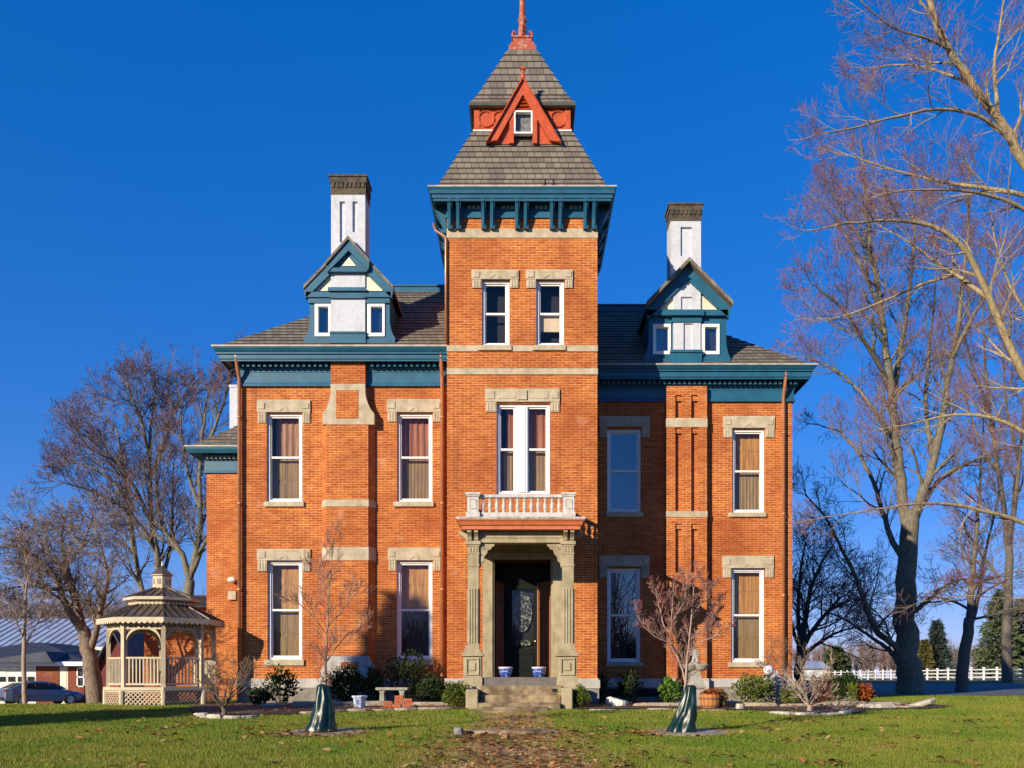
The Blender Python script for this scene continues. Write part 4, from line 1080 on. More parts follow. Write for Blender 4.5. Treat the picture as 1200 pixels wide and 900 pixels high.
# grass blades on the part of the lawn the photo shows
def lawn_mask(x, y):
    k = ~inpoly(x, y, BEDL) & ~inpoly(x, y, BEDR)
    for cx, cy, r in RINGS: k &= np.hypot(x-cx, y-cy) > r*.98
    px, pw = path_half(y)
    nz = .25*np.sin(y*3.1)+.2*np.sin(y*7.3+x*2)+.2*np.sin(x*9)
    k &= (np.abs(x-px) > pw*(.80+.45*nz)) | (np.sin(x*37.7+y*91.3)*np.sin(x*71.1-y*53.7)*(.6+.4*np.sin(y*1.9+x*2.3)) > .42)
    k &= ~((np.abs(x) < 8.4) & (y > 26)) & (y < 38) & ~((x > 8.6) & (y > 37.8))
    k &= np.hypot(x+10.33, y-26.5) > 1.45
    return k
def blades(n, y0, y1, h, w, rng):
    y = rng.uniform(y0, y1, n); fx0, fx1 = -630*y/F-4.5, 605*y/F+4.5
    x = fx0+(fx1-fx0)*rng.uniform(0, 1, n)
    k = lawn_mask(x, y); x, y = x[k], y[k]; n = len(x)
    patch = .75+.5*(np.sin(x*1.7+np.sin(y*1.3)*2)*np.sin(y*2.1+x*.6)*.5+.5)
    H = h*rng.uniform(.55, 1.25, n)*patch; W = w*rng.uniform(.7, 1.3, n)
    a = rng.uniform(0, 2*np.pi, n); lean = rng.uniform(.1, .75, n)*H; la = rng.uniform(0, 2*np.pi, n)
    z = gz(x, y)
    b0 = np.stack([x-np.cos(a)*W/2, y-np.sin(a)*W/2, z-.005], 1); b1 = np.stack([x+np.cos(a)*W/2, y+np.sin(a)*W/2, z-.005], 1)
    tp = np.stack([x+np.cos(la)*lean, y+np.sin(la)*lean, z+H], 1)
    return np.stack([b0, b1, tp], 1).reshape(-1,3)
Vb = np.concatenate([blades(245000, 10.0, 14, .052, .011, rs), blades(250000, 14, 19, .055, .014, rs), blades(205000, 19, 26, .055, .019, rs), blades(115000, 26, 38, .06, .028, rs)])
gmat, nt, N_, L_, b_ = nmat('grass_blade')
big = ramp(nt, noise(nt, .55, 5, .65), .38, .66)
col = mixc(nt, big, (.150,.250,.020), (.330,.320,.045))
col = mixc(nt, ramp(nt, noise(nt, 9, 3, .7), .45, .75), col, (.20,.22,.036))
dry = ramp(nt, noise(nt, 1.1, 6, .7), .60, .74)
col = mixc(nt, dry, col, (.36,.28,.11))
L_.new(col, b_.inputs['Base Color']); b_.inputs['Roughness'].default_value = .55; b_.inputs['Specular IOR Level'].default_value = .25
t_ = N_.new('ShaderNodeBsdfTranslucent'); L_.new(col, t_.inputs[0]); mx_ = N_.new('ShaderNodeMixShader'); mx_.inputs[0].default_value = .35
L_.new(b_.outputs[0], mx_.inputs[1]); L_.new(t_.outputs[0], mx_.inputs[2]); L_.new(mx_.outputs[0], N_['Material Output'].inputs[0])
g = fast_mesh('grass', Vb, np.arange(len(Vb)).reshape(-1,3), gmat)
tag(g, 'short winter green lawn grass with yellowed patches', 'grass', kind='stuff')

# straw coloured dead grass round the tree rings and along the path
x = []; y = []
for cx, cy, r in RINGS:
    a = rs.uniform(0, 2*np.pi, 1500); q = r*(1.03+np.abs(rs.normal(0, .14, 1500))); x.append(cx+q*np.cos(a)); y.append(cy+q*np.sin(a))
yy = rs.uniform(9.8, 22.8, 16000); pc, pw = path_half(yy); sd = rs.choice([-1,1], 16000)
x.append(pc+sd*pw*rs.uniform(.15, 1.3, 16000)); y.append(yy)
x = np.concatenate(x); y = np.concatenate(y); n = len(x); z = gz(x, y)
a = rs.uniform(0, 2*np.pi, n); la = rs.uniform(0, 2*np.pi, n); H = rs.uniform(.03, .09, n)
V = np.stack([np.stack([x-np.cos(a)*.006, y-np.sin(a)*.006, z], 1), np.stack([x+np.cos(a)*.006, y+np.sin(a)*.006, z], 1), np.stack([x+np.cos(la)*H*.9, y+np.sin(la)*H*.9, z+H], 1)], 1).reshape(-1,3)
g = fast_mesh('dry_grass', V, np.arange(len(V)).reshape(-1,3), leaf_mat('straw', (.46,.34,.14), (.30,.20,.08), 5))
tag(g, 'straw coloured dead grass along the front path and round the young trees', 'grass', kind='stuff')

# fallen leaves
def leaf_quads(P, size, rng, curl=.25, flat=.20):
    n = len(P); s = size*rng.uniform(.6, 1.3, n); a = rng.uniform(0, 2*np.pi, n)
    u = np.stack([np.cos(a), np.sin(a), rng.normal(0, flat, n)], 1); w = np.stack([-np.sin(a), np.cos(a), rng.normal(0, flat, n)], 1)
    c = np.stack([np.zeros(n), np.zeros(n), np.abs(rng.normal(0, curl, n))*s], 1)
    A = P-u*s[:,None]; B = P+w*s[:,None]*.6+c; Cc = P+u*s[:,None]+c*.5; D = P-w*s[:,None]*.6+c
    return np.stack([A,B,Cc,D], 1).reshape(-1,3), np.arange(4*n).reshape(-1,4)
n0 = 1500
pts = []
yy = 9.7+12.5*rs.beta(.9,2.6,1300); pc, pw = path_half(yy); pts.append(np.stack([pc+pw*rs.normal(0,.68,1300), yy], 1))
pts.append(np.stack([PX(555,14.5)+rs.normal(0,.55,130), rs.normal(14.6,.6,130)], 1)); pts.append(np.stack([PX(680,14.8)+rs.normal(0,.5,130), rs.normal(15.0,.7,130)], 1))
pts.append(np.stack([PX(350,15.2)+rs.normal(0,.55,160), rs.normal(15.2,.4,160)], 1)); pts.append(np.stack([PX(760,15.5)+rs.normal(0,.3,60), rs.normal(15.5,.3,60)], 1))
yy = rs.uniform(10.5, 22, 330); pts.append(np.stack([rs.uniform(-.56,.54,330)*yy, yy], 1))
for _ in range(60):
    y0 = rs.uniform(10.8,20); x0 = rs.uniform(-.54,.5)*y0; pts.append(np.stack([x0+rs.normal(0,.14,9), y0+rs.normal(0,.14,9)], 1))
P2 = np.concatenate(pts); P2 = P2[~((np.abs(P2[:,0]+.09)<1.6)&(P2[:,1]>22.7))]
P3 = np.column_stack([P2, gz(P2[:,0],P2[:,1])+rs.uniform(.035,.075,len(P2))])
Vl, Fl = leaf_quads(P3, .056, rs)
lf = fast_mesh('fallen_leaves', Vl, Fl, [leaf_mat('brown_leaf', (.60,.26,.08), (.40,.16,.05), 3), leaf_mat('tan_leaf', (.68,.42,.18), (.50,.28,.11), 3), leaf_mat('dark_leaf', (.26,.12,.05), (.16,.075,.03), 3)], mi=rs.integers(0,3,len(Fl)))
tag(lf, 'dry brown and tan leaves lying on the lawn and drifted over the front path', 'leaves', kind='stuff')
lit = np.concatenate([np.stack([rs.uniform(-8.2,-1.4,700), rs.uniform(20.6,27,700)], 1), np.stack([rs.uniform(1.3,11,800), rs.uniform(21.5,28.5,800)], 1)])
kk = inpoly(lit[:,0], lit[:,1], BEDL) | inpoly(lit[:,0], lit[:,1], BEDR); lit = lit[kk]
Vl, Fl = leaf_quads(np.column_stack([lit, gz(lit[:,0],lit[:,1])+.07]), .05, rs)
lf = fast_mesh('leaf_litter', Vl, Fl, [bpy.data.materials['brown_leaf'], bpy.data.materials['dark_leaf']], mi=rs.integers(0,2,len(Fl)))
tag(lf, 'dead leaves littering the mulch of the flower beds', 'leaves', kind='stuff')
# ------------------------------------------------------------------ things in the garden
def bark_mat(name, c1, c2): return M(name, c1, .9, c2, 5, (.35,.65), .6, 30, stretch=(3,3,.8))
EV1 = leaf_mat('dark_evergreen_leaf', (.022,.045,.014), (.045,.075,.020), 8)
EV2 = leaf_mat('yellow_green_leaf', (.16,.20,.030), (.085,.12,.022), 8)
EV3 = leaf_mat('fresh_green_leaf', (.13,.24,.035), (.075,.15,.03), 8)
RUST = leaf_mat('rusty_leaf', (.36,.10,.022), (.22,.055,.018), 8)
RED = leaf_mat('dull_red_leaf', (.20,.075,.035), (.11,.045,.025), 8)
TWIG = bark_mat('brown_twig', (.19,.13,.085), (.11,.075,.05))
PALETWIG = bark_mat('pale_twig', (.42,.33,.24), (.28,.20,.14))

def leaf_cloud(name, n, c, r, size, mat, parent, rng, squash=1.0, shell=.55, upright=0, mi=None):
    """n leaf shaped faces through an uneven rounded volume; c world centre, r radii"""
    d = rng.normal(size=(n,3)); d /= np.linalg.norm(d, axis=1)[:,None]
    rad = shell+(1-shell)*rng.uniform(0,1,n)**.6
    lob = 1+.16*np.sin(d[:,0]*5+d[:,2]*4+c[0]*3)+.12*np.sin(d[:,1]*7+d[:,2]*3+c[1])
    P = np.array(c)+d*np.array(r)*(rad*lob)[:,None]
    s = size*rng.uniform(.6,1.35,n)
    u = d+rng.normal(0,.75,(n,3)); u[:,2] += upright; u /= np.linalg.norm(u,axis=1)[:,None]
    t = np.cross(u, rng.normal(size=(n,3))); t /= np.linalg.norm(t,axis=1)[:,None]
    nrm = np.cross(u,t)
    A = P-u*s[:,None]*.5; B = P+t*s[:,None]*.26+nrm*s[:,None]*.06; Cc = P+u*s[:,None]*.5; D = P-t*s[:,None]*.26+nrm*s[:,None]*.06
    V = np.stack([A,B,Cc,D],1).reshape(-1,3)
    return fast_mesh(name, V, np.arange(4*n).reshape(-1,4), mat, parent, loc=worldloc(parent) if parent else (0,0,0), mi=mi)

def twigs(mb, rng, p, dr, L, r, lvl, kids, spread, lr=.62, up=.12, seg=4, wob=.16, n=4, t0=.25, rmin=.004):
    """a branch and its side branches"""
    pts = [p]; q = Vector(p); d = Vector(dr).normalized()
    for i in range(seg):
        d = (d+Vector((rng.gauss(0,wob),rng.gauss(0,wob),rng.gauss(0,wob)+up))).normalized()
        q = q+d*(L/seg); pts.append(q.copy())
    k = len(pts); rad = [max(rmin, r*(1-.75*i/(k-1))) for i in range(k)]
    mb.tube(pts, rad, n, False)
    if lvl <= 0: return
    nk = kids[0]
    for j in range(nk):
        t = t0+(1-t0)*(j+rng.random())/nk
        i = min(int(t*seg), seg-1); f = t*seg-i
        b = pts[i].lerp(pts[i+1], f) if isinstance(pts[i], Vector) else Vector(pts[i]).lerp(pts[i+1], f)
        ax = (pts[i+1]-Vector(pts[i])).normalized()
        pr = ax.orthogonal().normalized(); pr.rotate(Quaternion(ax, rng.uniform(0,6.283)))
        nd = (ax*math.cos(spread)+pr*math.sin(spread)).normalized()
        twigs(mb, rng, b, nd, L*lr*rng.uniform(.7,1.15)*(1.1-.45*t), max(rmin, r*(1-.75*t)*.62), lvl-1, kids[1:] or [0], spread, lr, up, max(2,seg-1), wob, 3 if lvl <= 2 else n, t0, rmin)

def bush(name, lab, cat, px, d, w, h, mat, n=900, size=.075, seed=1, z0=None, stems=True, group=None, deep=1.0, up=.3):
    X = PX(px, d); z = G(X, d)+.03 if z0 is None else z0
    t = thing(name, lab, cat, (X,d,z), group); rng = np.random.default_rng(seed)
    n = int(n*((1.5 if up > .5 else 2.2) if mat is EV1 else 1.5)); w *= .92; h *= .9; size = size*1.15
    leaf_cloud('foliage', n, (X,d,z+h*.54), (w/2,w/2*deep,h*.5), size, mat, t, rng, shell=.25, upright=up)
    m = MB(); r_ = random.Random(seed)
    for k in range(5): twigs(m, r_, (X+r_.uniform(-.05,.05),d+r_.uniform(-.05,.05),z-.04), (r_.uniform(-.6,.6),r_.uniform(-.6,.6),1), h*.8, .012, 1, [4], .7)
    m.build('stem', TWIG, t, uv=False)
    return t
S = lambda **k: k
# shrubs along the house, left to right
bush('shrub', 'open leggy dark evergreen shrub under the left wing\'s left lower window', 'shrub', 330, 25.6, 1.1, 1.15, EV1, 420, .10, 11, up=.8)
bush('shrub', 'small low dark shrub at the far left end of the flower bed', 'shrub', 303, 25.0, .7, .5, EV1, 320, .085, 12)
bush('yew_bush', 'broad dark green yew bush against the chimney plinth behind the left young tree', 'shrub', 405, 25.6, 1.35, 1.15, EV1, 1500, .07, 13)
bush('yew_bush', 'narrower dark yew bush beside the broad one on the plinth\'s right edge', 'shrub', 439, 25.4, .72, 1.15, EV1, 800, .07, 14)
bush('shrub', 'tall loose dark shrub behind the stone bench under the left wing\'s right window', 'shrub', 476, 26.1, 1.45, 1.6, EV1, 650, .10, 15, up=.7)
bush('shrub', 'low dark shrub between the stone bench and the round boxwood', 'shrub', 508, 25.3, .95, .85, EV1, 700, .075, 16)
bush('boxwood', 'round yellow-green boxwood to the left of the porch steps', 'shrub', 535, 23.55, .72, .72, EV2, 1500, .055, 17)
bush('boxwood', 'round yellow-green boxwood to the right of the porch steps', 'shrub', 680, 23.35, .54, .60, EV2, 1200, .052, 18)
bush('shrub', 'dark upright shrub in the shade beside the tower\'s right corner', 'shrub', 704, 26.6, .62, .95, EV1, 420, .085, 19, up=.6)
bush('shrub', 'dark shaded shrub under the right wing\'s left lower window', 'shrub', 737, 27.2, .8, 1.05, EV1, 520, .085, 20, up=.6)
bush('leafy_plant', 'bright green broad-leaved plant left of the fountain', 'plant', 786, 25.2, .62, .80, EV3, 240, .17, 21, up=.5)
bush('shrub', 'reddish brown dry plant between the green plant and the fountain', 'shrub', 806, 25.5, .6, .95, RED, 260, .10, 22, up=.6)
bush('shrub', 'sprawling yellow-green shrub under the right wing\'s right window', 'shrub', 884, 25.4, 1.35, .95, EV2, 620, .095, 23, up=.5)
bush('shrub', 'small yellowish shrub in front of the white orb lamp', 'shrub', 925, 25.2, .6, .55, EV2, 260, .08, 24)
bush('shrub', 'rusty brown shrub left of the dark clipped bush', 'shrub', 968, 27.5, 1.0, .95, RED, 900, .075, 25)
bush('clipped_bush', 'dark green clipped round bush near the large maple trunk', 'shrub', 991, 27.0, .95, .95, EV1, 1700, .06, 26)
bush('barberry', 'low orange-red leaved shrub at the right end of the flower bed', 'shrub', 1010, 26.2, .72, .62, RUST, 520, .085, 27)
bush('barberry', 'yellow-green clump leaning against the orange-red shrub', 'shrub', 1000, 26.0, .35, .7, EV2, 140, .12, 28, up=.8)

# bare shrubs standing in little rings of stones
def bare_shrub(lab, px, d, h, w, seed, mat, lean=.75, r=.022, k=8):
    X = PX(px,d); z = G(X,d)+.02; t = thing('bare_shrub', lab, 'shrub', (X,d,z)); rr = random.Random(seed); m = MB(); tr = MB()
    tr.tube([(X,d,z-.05),(X+.02,d,z+.1),(X,d,z+.2)], [.07,.055,.05], 8, False)
    for i in range(k):
        a = 6.283*i/k+rr.uniform(-.3,.3)
        twigs(m, rr, Vector((X,d,z+.14)), (math.cos(a)*lean,math.sin(a)*lean,rr.uniform(.5,1.3)), h*rr.uniform(.75,1.1), r, 3, [5,4,3], .62, .58, .05, 5, .14, 5, .2, .0045)
    tr.build('trunk', mat, t, uv=False); m.build('twigs', mat, t, uv=False)
bare_shrub('leafless brown shrub in a ring of stones near the gazebo', 262, 20.3, 1.25, 1.2, 3, TWIG)
bare_shrub('leafless pale shrub in a ring of stones at the right corner of the house', 948, 21.9, 1.05, 1.3, 4, PALETWIG, 1.1, .02, 9)
bare_shrub('small leafless shrub by the right downpipe behind the orb lamp', 925, 27.6, 1.6, .8, 5, TWIG, .35, .014, 5)

# the two young trees, their green watering bags and paved rings
def sapling(lab, base, trunkpts, d, limbs, seed, kids, mat, budmat, rad, L, spread):
    t = thing('young_tree', lab, 'tree', (PX(base,d), d, G(PX(base,d),d)), None)
    rr = random.Random(seed); tr = MB(); cr = MB()
    for pts, r0, r1, ch in limbs:
        P = [Vector((PX(x,d), d+dy, PZ(y,d))) for x,y,dy in pts]
        k = len(P); tr.tube(P, [r0+(r1-r0)*i/(k-1) for i in range(k)], 7, False)
        for j in range(ch):
            q = (j+rr.random())/ch; q = .12+.88*q; i = min(int(q*(k-1)), k-2); b = P[i].lerp(P[i+1], q*(k-1)-i)
            ax = (P[i+1]-P[i]).normalized(); pr = ax.orthogonal().normalized(); pr.rotate(Quaternion(ax, rr.uniform(0,6.283)))
            dd = ax*math.cos(spread)+pr*math.sin(spread)
            twigs(cr, rr, b, dd, L*rr.uniform(.6,1.1)*(1.15-.6*q), (r0+(r1-r0)*q)*.36, 2, kids, .55, .6, .13, 4, .13, 4, .2, .0028)
    tr.build('trunk', mat, t, smooth=True, uv=False)
    crown = cr.build('crown', SPRIG, t, uv=False)
    if budmat:
        V = np.array(cr.v)[::5]; rng = np.random.default_rng(seed); V = V[rng.uniform(size=len(V)) < budmat[1]]
        V = V[(V[:,2] > np.quantile(V[:,2], .25))]
        n = len(V); A = V+rng.normal(0,.012,(n,3)); B = V+rng.normal(0,.012,(n,3)); Cc = V+rng.normal(0,.014,(n,3))
        fast_mesh('buds', np.stack([A,B,Cc],1).reshape(-1,3), np.arange(3*n).reshape(-1,3), budmat[0], t, loc=worldloc(t))
    return t
SPRIG = bark_mat('reddish_sprig', (.34,.21,.15), (.22,.11,.085))
BARKP = bark_mat('pale_young_bark', (.38,.25,.15), (.24,.15,.09))
BARKW = bark_mat('silvery_young_bark', (.42,.30,.25), (.27,.18,.15))
BUD = leaf_mat('pink_bud', (.34,.10,.11), (.22,.07,.08), 20)
dd = 15.75
sapling('slender leafless young tree in a green watering bag left of the path', 379, None, dd, [
    ([(380,858,0),(381,805,0),(382,770,0),(384,730,0),(385,690,.02),(388,655,.05),(391,628,.08)], .028, .006, 26),
    ([(383,775,0),(395,758,-.05),(410,742,-.1),(428,733,-.15)], .014, .006, 9),
    ([(383,783,0),(378,772,.1),(376,762,.1)], .010, .006, 2),
    ([(384,735,0),(398,715,.15),(410,700,.2),(418,690,.25)], .012, .006, 8),
    ([(384,745,0),(370,725,-.15),(358,712,-.2),(350,705,-.25)], .012, .006, 8),
    ([(385,705,0),(374,680,.1),(366,664,.2)], .010, .005, 6)], 31, [6,4], BARKP, None, .02, .50, .60)
sapling('round-crowned leafless young tree with pinkish buds in a green watering bag right of the path', 800, None, dd, [
    ([(799,858,0),(803,805,0),(805,775,0),(808,748,0),(811,715,0),(813,690,0),(816,670,.05)], .024, .006, 16),
    ([(803,800,0),(800,785,.03),(793,766,.05),(786,752,.05),(788,725,.1),(790,700,.12),(791,680,.15)], .018, .005, 16),
    ([(793,767,0),(780,752,-.1),(766,747,-.2),(752,735,-.25),(744,722,-.25)], .013, .005, 12),
    ([(786,752,0),(778,730,.1),(774,708,.2),(770,688,.2)], .012, .005, 12),
    ([(808,750,0),(822,738,.1),(836,725,.15),(846,708,.2)], .012, .005, 12),
    ([(806,765,0),(818,752,-.2),(832,748,-.3),(842,738,-.3)], .010, .005, 8),
    ([(810,722,0),(824,704,-.1),(830,688,-.15)], .010, .005, 8),
    ([(788,728,0),(800,706,-.2),(803,682,-.2)], .010, .005, 8)], 37, [6,4], BARKW, (BUD,.7), .02, .40, .58)

BAG, nt, N_, L_, b_ = nmat('dark_green_plastic')
L_.new(mixc(nt, ramp(nt, noise(nt, 4, 4), .4, .6), (.0025,.017,.013), (.004,.026,.020)), b_.inputs['Base Color'])
b_.inputs['Roughness'].default_value = .36; bump(nt, b_, noise(nt, 5, 2, .5, stretch=(1,1,.3)), .5, .05)
def bag(lab, bx, tx, hw_b, hw_t, d, ytop, seed):
    X0, X1 = PX(bx,d), PX(tx,d); z0 = G(X0,d)-.01; z1 = PZ(ytop,d); rr = random.Random(seed)
    V = []; n = 48; k = 22
    ph = [rr.uniform(0,6.28) for _ in range(8)]
    for i in range(k+1):
        t = i/k; r = hw_b+(hw_t-hw_b)*(t**.9); 
        r *= 1-.10*math.sin(t*math.pi)**2*0+ (0.10*math.sin(min(t*4,1)*math.pi) if t < .25 else 0)
        for j in range(n):
            a = 6.2832*j/n
            fold = .13*math.sin(a*3+ph[0]+2.2*t)*(.4+t*.6)+.085*math.sin(a*7+ph[1]-3*t)*(.5+.8*math.sin(t*3.1))+.04*math.sin(a*5+ph[2]+t*9)+.025*math.sin(a*13+t*14+ph[3])
            cx = X0+(X1-X0)*t+.02*math.sin(t*5+ph[4])
            V.append((cx+math.cos(a)*r*(1+fold), d+math.sin(a)*r*(1+fold)*.9, z0+(z1-z0)*t+.02*math.sin(a*2+ph[5])*t))
    m = MB(); F_ = []
    for i in range(k):
        for j in range(n): F_.append((i*n+j, i*n+(j+1)%n, (i+1)*n+(j+1)%n, (i+1)*n+j))
    F_.append(tuple(k*n+j for j in range(n)))
    m.add(V, F_)
    o = m.build('watering_bag', BAG, None, smooth=True, loc=(X0,d,z0))
    return tag(o, lab, 'watering bag', 'tree watering bags')
bag('crumpled dark green watering bag round the trunk of the left young tree', 376, 379, .25, .095, dd, 803, 2)
bag('leaning dark green watering bag round the trunk of the right young tree', 799, 809, .235, .095, dd, 804, 5)
RINGST = M('pale_paving_ring', (.42,.37,.28), .9, (.27,.22,.15), 6, (.35,.65), .5, 30)
for (cx,cy,r), lab in zip(RINGS, ('flat pale stone ring under the left watering bag', 'flat pale stone ring under the right watering bag')):
    m = MB(); n = 48; z = G(cx,cy)
    rr = random.Random(int(cx*10)); rad = [r*(1+.04*math.sin(3*a)+rr.uniform(-.012,.012)) for a in range(n)]
    sl_ = -.0225
    top = [(cx+rad[i]*math.cos(6.2832*i/n), cy+rad[i]*math.sin(6.2832*i/n), G(cx,cy+rad[i]*math.sin(6.2832*i/n))+.045) for i in range(n)]
    bot = [(p[0],p[1],p[2]-.12) for p in top]
    m.add(top+bot, [tuple(range(n))]+[(i,n+i,n+(i+1)%n,(i+1)%n) for i in range(n)])
    o = m.build('stone_ring', RINGST, None, loc=(cx,cy,z)); tag(o, lab, 'stone ring', 'stone rings under the young trees')

# rough stones: edging of the beds, shrub rings, loose slabs
FLAT = M('tan_flagstone', (.42,.35,.25), .9, (.26,.20,.14), 5, (.35,.65), .5, 30)
PALE = M('pale_limestone', (.55,.50,.42), .9, (.38,.33,.26), 5, (.35,.65), .5, 30)
def rock(name, lab, cat, c, sx, sy, sz, rz, seed, mat, group=None, tilt=(0,0)):
    rr = random.Random(seed); m = MB(); n = 12; V = []; ring_ = [1+rr.uniform(-.16,.16) for _ in range(n)]
    for lv, (q, z) in enumerate(((.92,0),(1.0,.35),(.97,.8),(.86,1.0))):
        for j in range(n):
            a = 6.2832*j/n; ca, sa = math.cos(a), math.sin(a)
            e = (abs(ca)**3+abs(sa)**3)**(-1/3)
            V.append((ca*e*q*ring_[j]*sx/2+rr.uniform(-.01,.01), sa*e*q*ring_[j]*sy/2+rr.uniform(-.01,.01), z*sz+rr.uniform(-.06,.06)*sz))
    F_ = [tuple(range(n-1,-1,-1)), tuple(3*n+j for j in range(n))]
    for i in range(3):
        for j in range(n): F_.append((i*n+j, i*n+(j+1)%n, (i+1)*n+(j+1)%n, (i+1)*n+j))
    Mx = Matrix.Rotation(rz,4,'Z') @ Matrix.Rotation(tilt[0],4,'X') @ Matrix.Rotation(tilt[1],4,'Y')
    m.add([Mx @ Vector(v) for v in V], F_)
    me_loc = Vector(c); m.v = [(v[0]+c[0],v[1]+c[1],v[2]+c[2]) for v in m.v]
    return tag(m.build(name, mat, None, loc=c, bevel=.008), lab, cat, group)
def edging(P, lab, group, step, sz, seed, mat, jit=.04):
    rr = random.Random(seed); s = 0
    for (x0,y0),(x1,y1) in zip(P[:-1],P[1:]):
        L = math.hypot(x1-x0,y1-y0); n = max(1,int(L/step))
        for i in range(n):
            t = (i+.5)/n; x = x0+(x1-x0)*t; y = y0+(y1-y0)*t+rr.uniform(-jit,jit); s += 1
            rock('edging_stone', lab, 'stone', (x,y,G(x,y)-.02), L/n*.96, .26*rr.uniform(.8,1.2), sz*rr.uniform(.7,1.25), math.atan2(y1-y0,x1-x0)+rr.uniform(-.08,.08), seed*100+s, mat, group)
edging([(-5.0,20.9),(-4.2,22.0),(-2.6,22.6),(-1.75,22.9)], 'rough tan edging stone along the front of the left flower bed', 'edging stones of the left flower bed', .55, .09, 1, FLAT)
edging([(-6.9,24.2),(-5.2,24.1),(-3.4,24.3),(-2.0,24.4)], 'weathered stone of the low inner edging in the left flower bed', 'inner edging stones of the left flower bed', .75, .17, 2, FLAT)
edging([(1.6,22.9),(3.0,22.85),(4.9,22.6)], 'pale flat edging stone along the front of the right flower bed', 'edging stones of the right flower bed', .6, .06, 3, PALE)
edging([(2.9,24.1),(4.6,24.1),(6.5,23.9),(9.0,24.2)], 'long tan stone of the low inner edging in the right flower bed', 'inner edging stones of the right flower bed', .85, .16, 4, FLAT)
edging([(PX(232,20.3),20.4),(PX(243,19.7),19.75),(PX(262,19.5),19.5),(PX(284,19.55),19.55),(PX(302,20.2),20.2)], 'flat stone in the ring round the bare shrub near the gazebo', 'stones round the bare shrub near the gazebo', .36, .10, 5, PALE)
edging([(PX(905,21.2),21.3),(PX(930,20.8),20.8),(PX(960,20.7),20.7),(PX(985,21),21.0),(PX(1000,21.5),21.5)], 'flat stone in the ring round the pale bare shrub by the right corner', 'stones round the pale bare shrub', .5, .10, 6, PALE)
rock('flat_stone', 'broad flat pale stone lying at the right end of the bed', 'stone', (PX(1028,23.3),23.3,G(9,23.3)), .85,.5,.14,.1,71,PALE)
rock('flat_stone', 'thin tan slab lying behind the broad pale stone', 'stone', (PX(1040,24.6),24.6,G(9.6,24.6)+.05), .95,.5,.09,0,72,FLAT)
rock('leaning_stone', 'long pale slab leaning upward at the right end of the bed', 'stone', (PX(1074,24.0),24.0,G(10,24)+.02), 1.15,.35,.11,-.1,73,PALE,None,(0,R(-17)))
rock('flat_stone', 'small stone under the lower end of the leaning slab', 'stone', (PX(1062,23.5),23.5,G(10,23.5)-.02), .5,.4,.10,.4,74,FLAT)
rock('round_stone', 'small round pale stone right of the barrel planter', 'stone', (PX(867,22.7),22.7,G(5,22.7)), .18,.16,.17,.2,75,PALE)
rock('white_rock', 'white lumpy rock lying in the shaded bed right of the steps', 'stone', (PX(722,24.2),24.2,G(2.6,24.2)+.03), .55,.3,.20,-.25,76,M('white_rock_face',(.72,.70,.64),.85,(.52,.48,.42),8),None,(0,R(14)))
rock('square_stone', 'small grey squared stone at the left edge of the front path', 'stone', (PX(537,15.05),15.05,G(-1,15)), .16,.2,.17,.15,77,M('grey_marker',(.22,.21,.19),.9))
# slabs of the front path
for i,(x0,x1,d,w,lab,mt) in enumerate([(562,650,22.55,.42,'top sandstone slab of the front path at the foot of the steps',STEPST),(553,648,21.4,.30,'low brown stone riser across the front path below the top slab',STEPST),(566,640,19.9,.45,'worn stone slab half buried in leaves midway down the path',STEPST),(540,650,15.4,.62,'wide mossy slab across the front path near the grey squared stone',STEPST)]):
    xa_, xb_ = PX(x0,d), PX(x1,d)
    rock('path_slab', lab, 'stone slab', ((xa_+xb_)/2,d,G(0,d)-(.05 if i < 3 else -.005)), xb_-xa_, w, [.15,.13,.09,.10][i], 0, 90+i, mt)

# stone bench, bricks, bucket
t = thing('stone_bench', 'small grey stone bench in the left flower bed behind the stacked bricks', 'bench', (PX(460,24.4),24.4,G(-3.4,24.4)))
x,y,z = t.location; zt = PZ(805.5,24.4)
BEN = M('grey_bench_stone', (.36,.34,.28), .9, (.22,.21,.16), 6, (.35,.65), .4, 30)
m = MB(); m.box(x-.42,x+.42,y-.19,y+.19,zt-.075,zt); m.build('seat', BEN, t, bevel=.02)
for s in (-1,1):
    m = MB(); m.prism([(x+s*.26-.10,z),(x+s*.26+.10,z),(x+s*.26+.07,z+.06),(x+s*.26+.055,zt-.14),(x+s*.26+.09,zt-.078),(x+s*.26-.09,zt-.078),(x+s*.26-.055,zt-.14),(x+s*.26-.07,z+.06)], y-.15, y+.15); m.build('leg', BEN, t, bevel=.01)
BRK = M('loose_brick', (.46,.13,.05), .85, (.34,.085,.035), 7, (.35,.65), .4, 40)
rr = random.Random(5); zb = G(PX(465,22.9),22.9)
spots = [(-.31,0,0),(-.20,.02,0),(0,0,0),(.21,0,0),(.33,.03,0),(-.25,0,1),(-.02,.02,1),(.22,.01,1),(-.24,.02,2),(.02,.0,2),(.28,.02,2),(.26,0,3),(.03,.02,3),(.04,0,4)]
for dx,dy,k in spots:
    m = MB(); c = Vector((PX(466,22.9)+dx*1.0, 22.9+dy, zb+.04+k*.072)); m.obox(c, .205, .10, .066, rr.uniform(-.12,.12))
    tag(m.build('brick', BRK, None, loc=tuple(c), bevel=.004), 'loose orange brick in the small stack in front of the stone bench', 'brick', 'bricks stacked in front of the bench')
for i in range(9):
    m = MB(); c = Vector((PX(438,23.0)+(i-4)*.13, 22.95+rr.uniform(-.06,.06), zb+.03)); m.obox(c, .20, .10, .06, rr.uniform(-.5,.5))
    tag(m.build('brick', BRK, None, loc=tuple(c), bevel=.004), 'loose brick lying flat on the mulch left of the stack', 'brick', 'bricks lying flat left of the stack')
t = thing('planter_tub', 'pale blue-white plastic tub standing in the left flower bed', 'tub', (PX(421.5,23.3),23.3,G(-4,23.3)+.03))
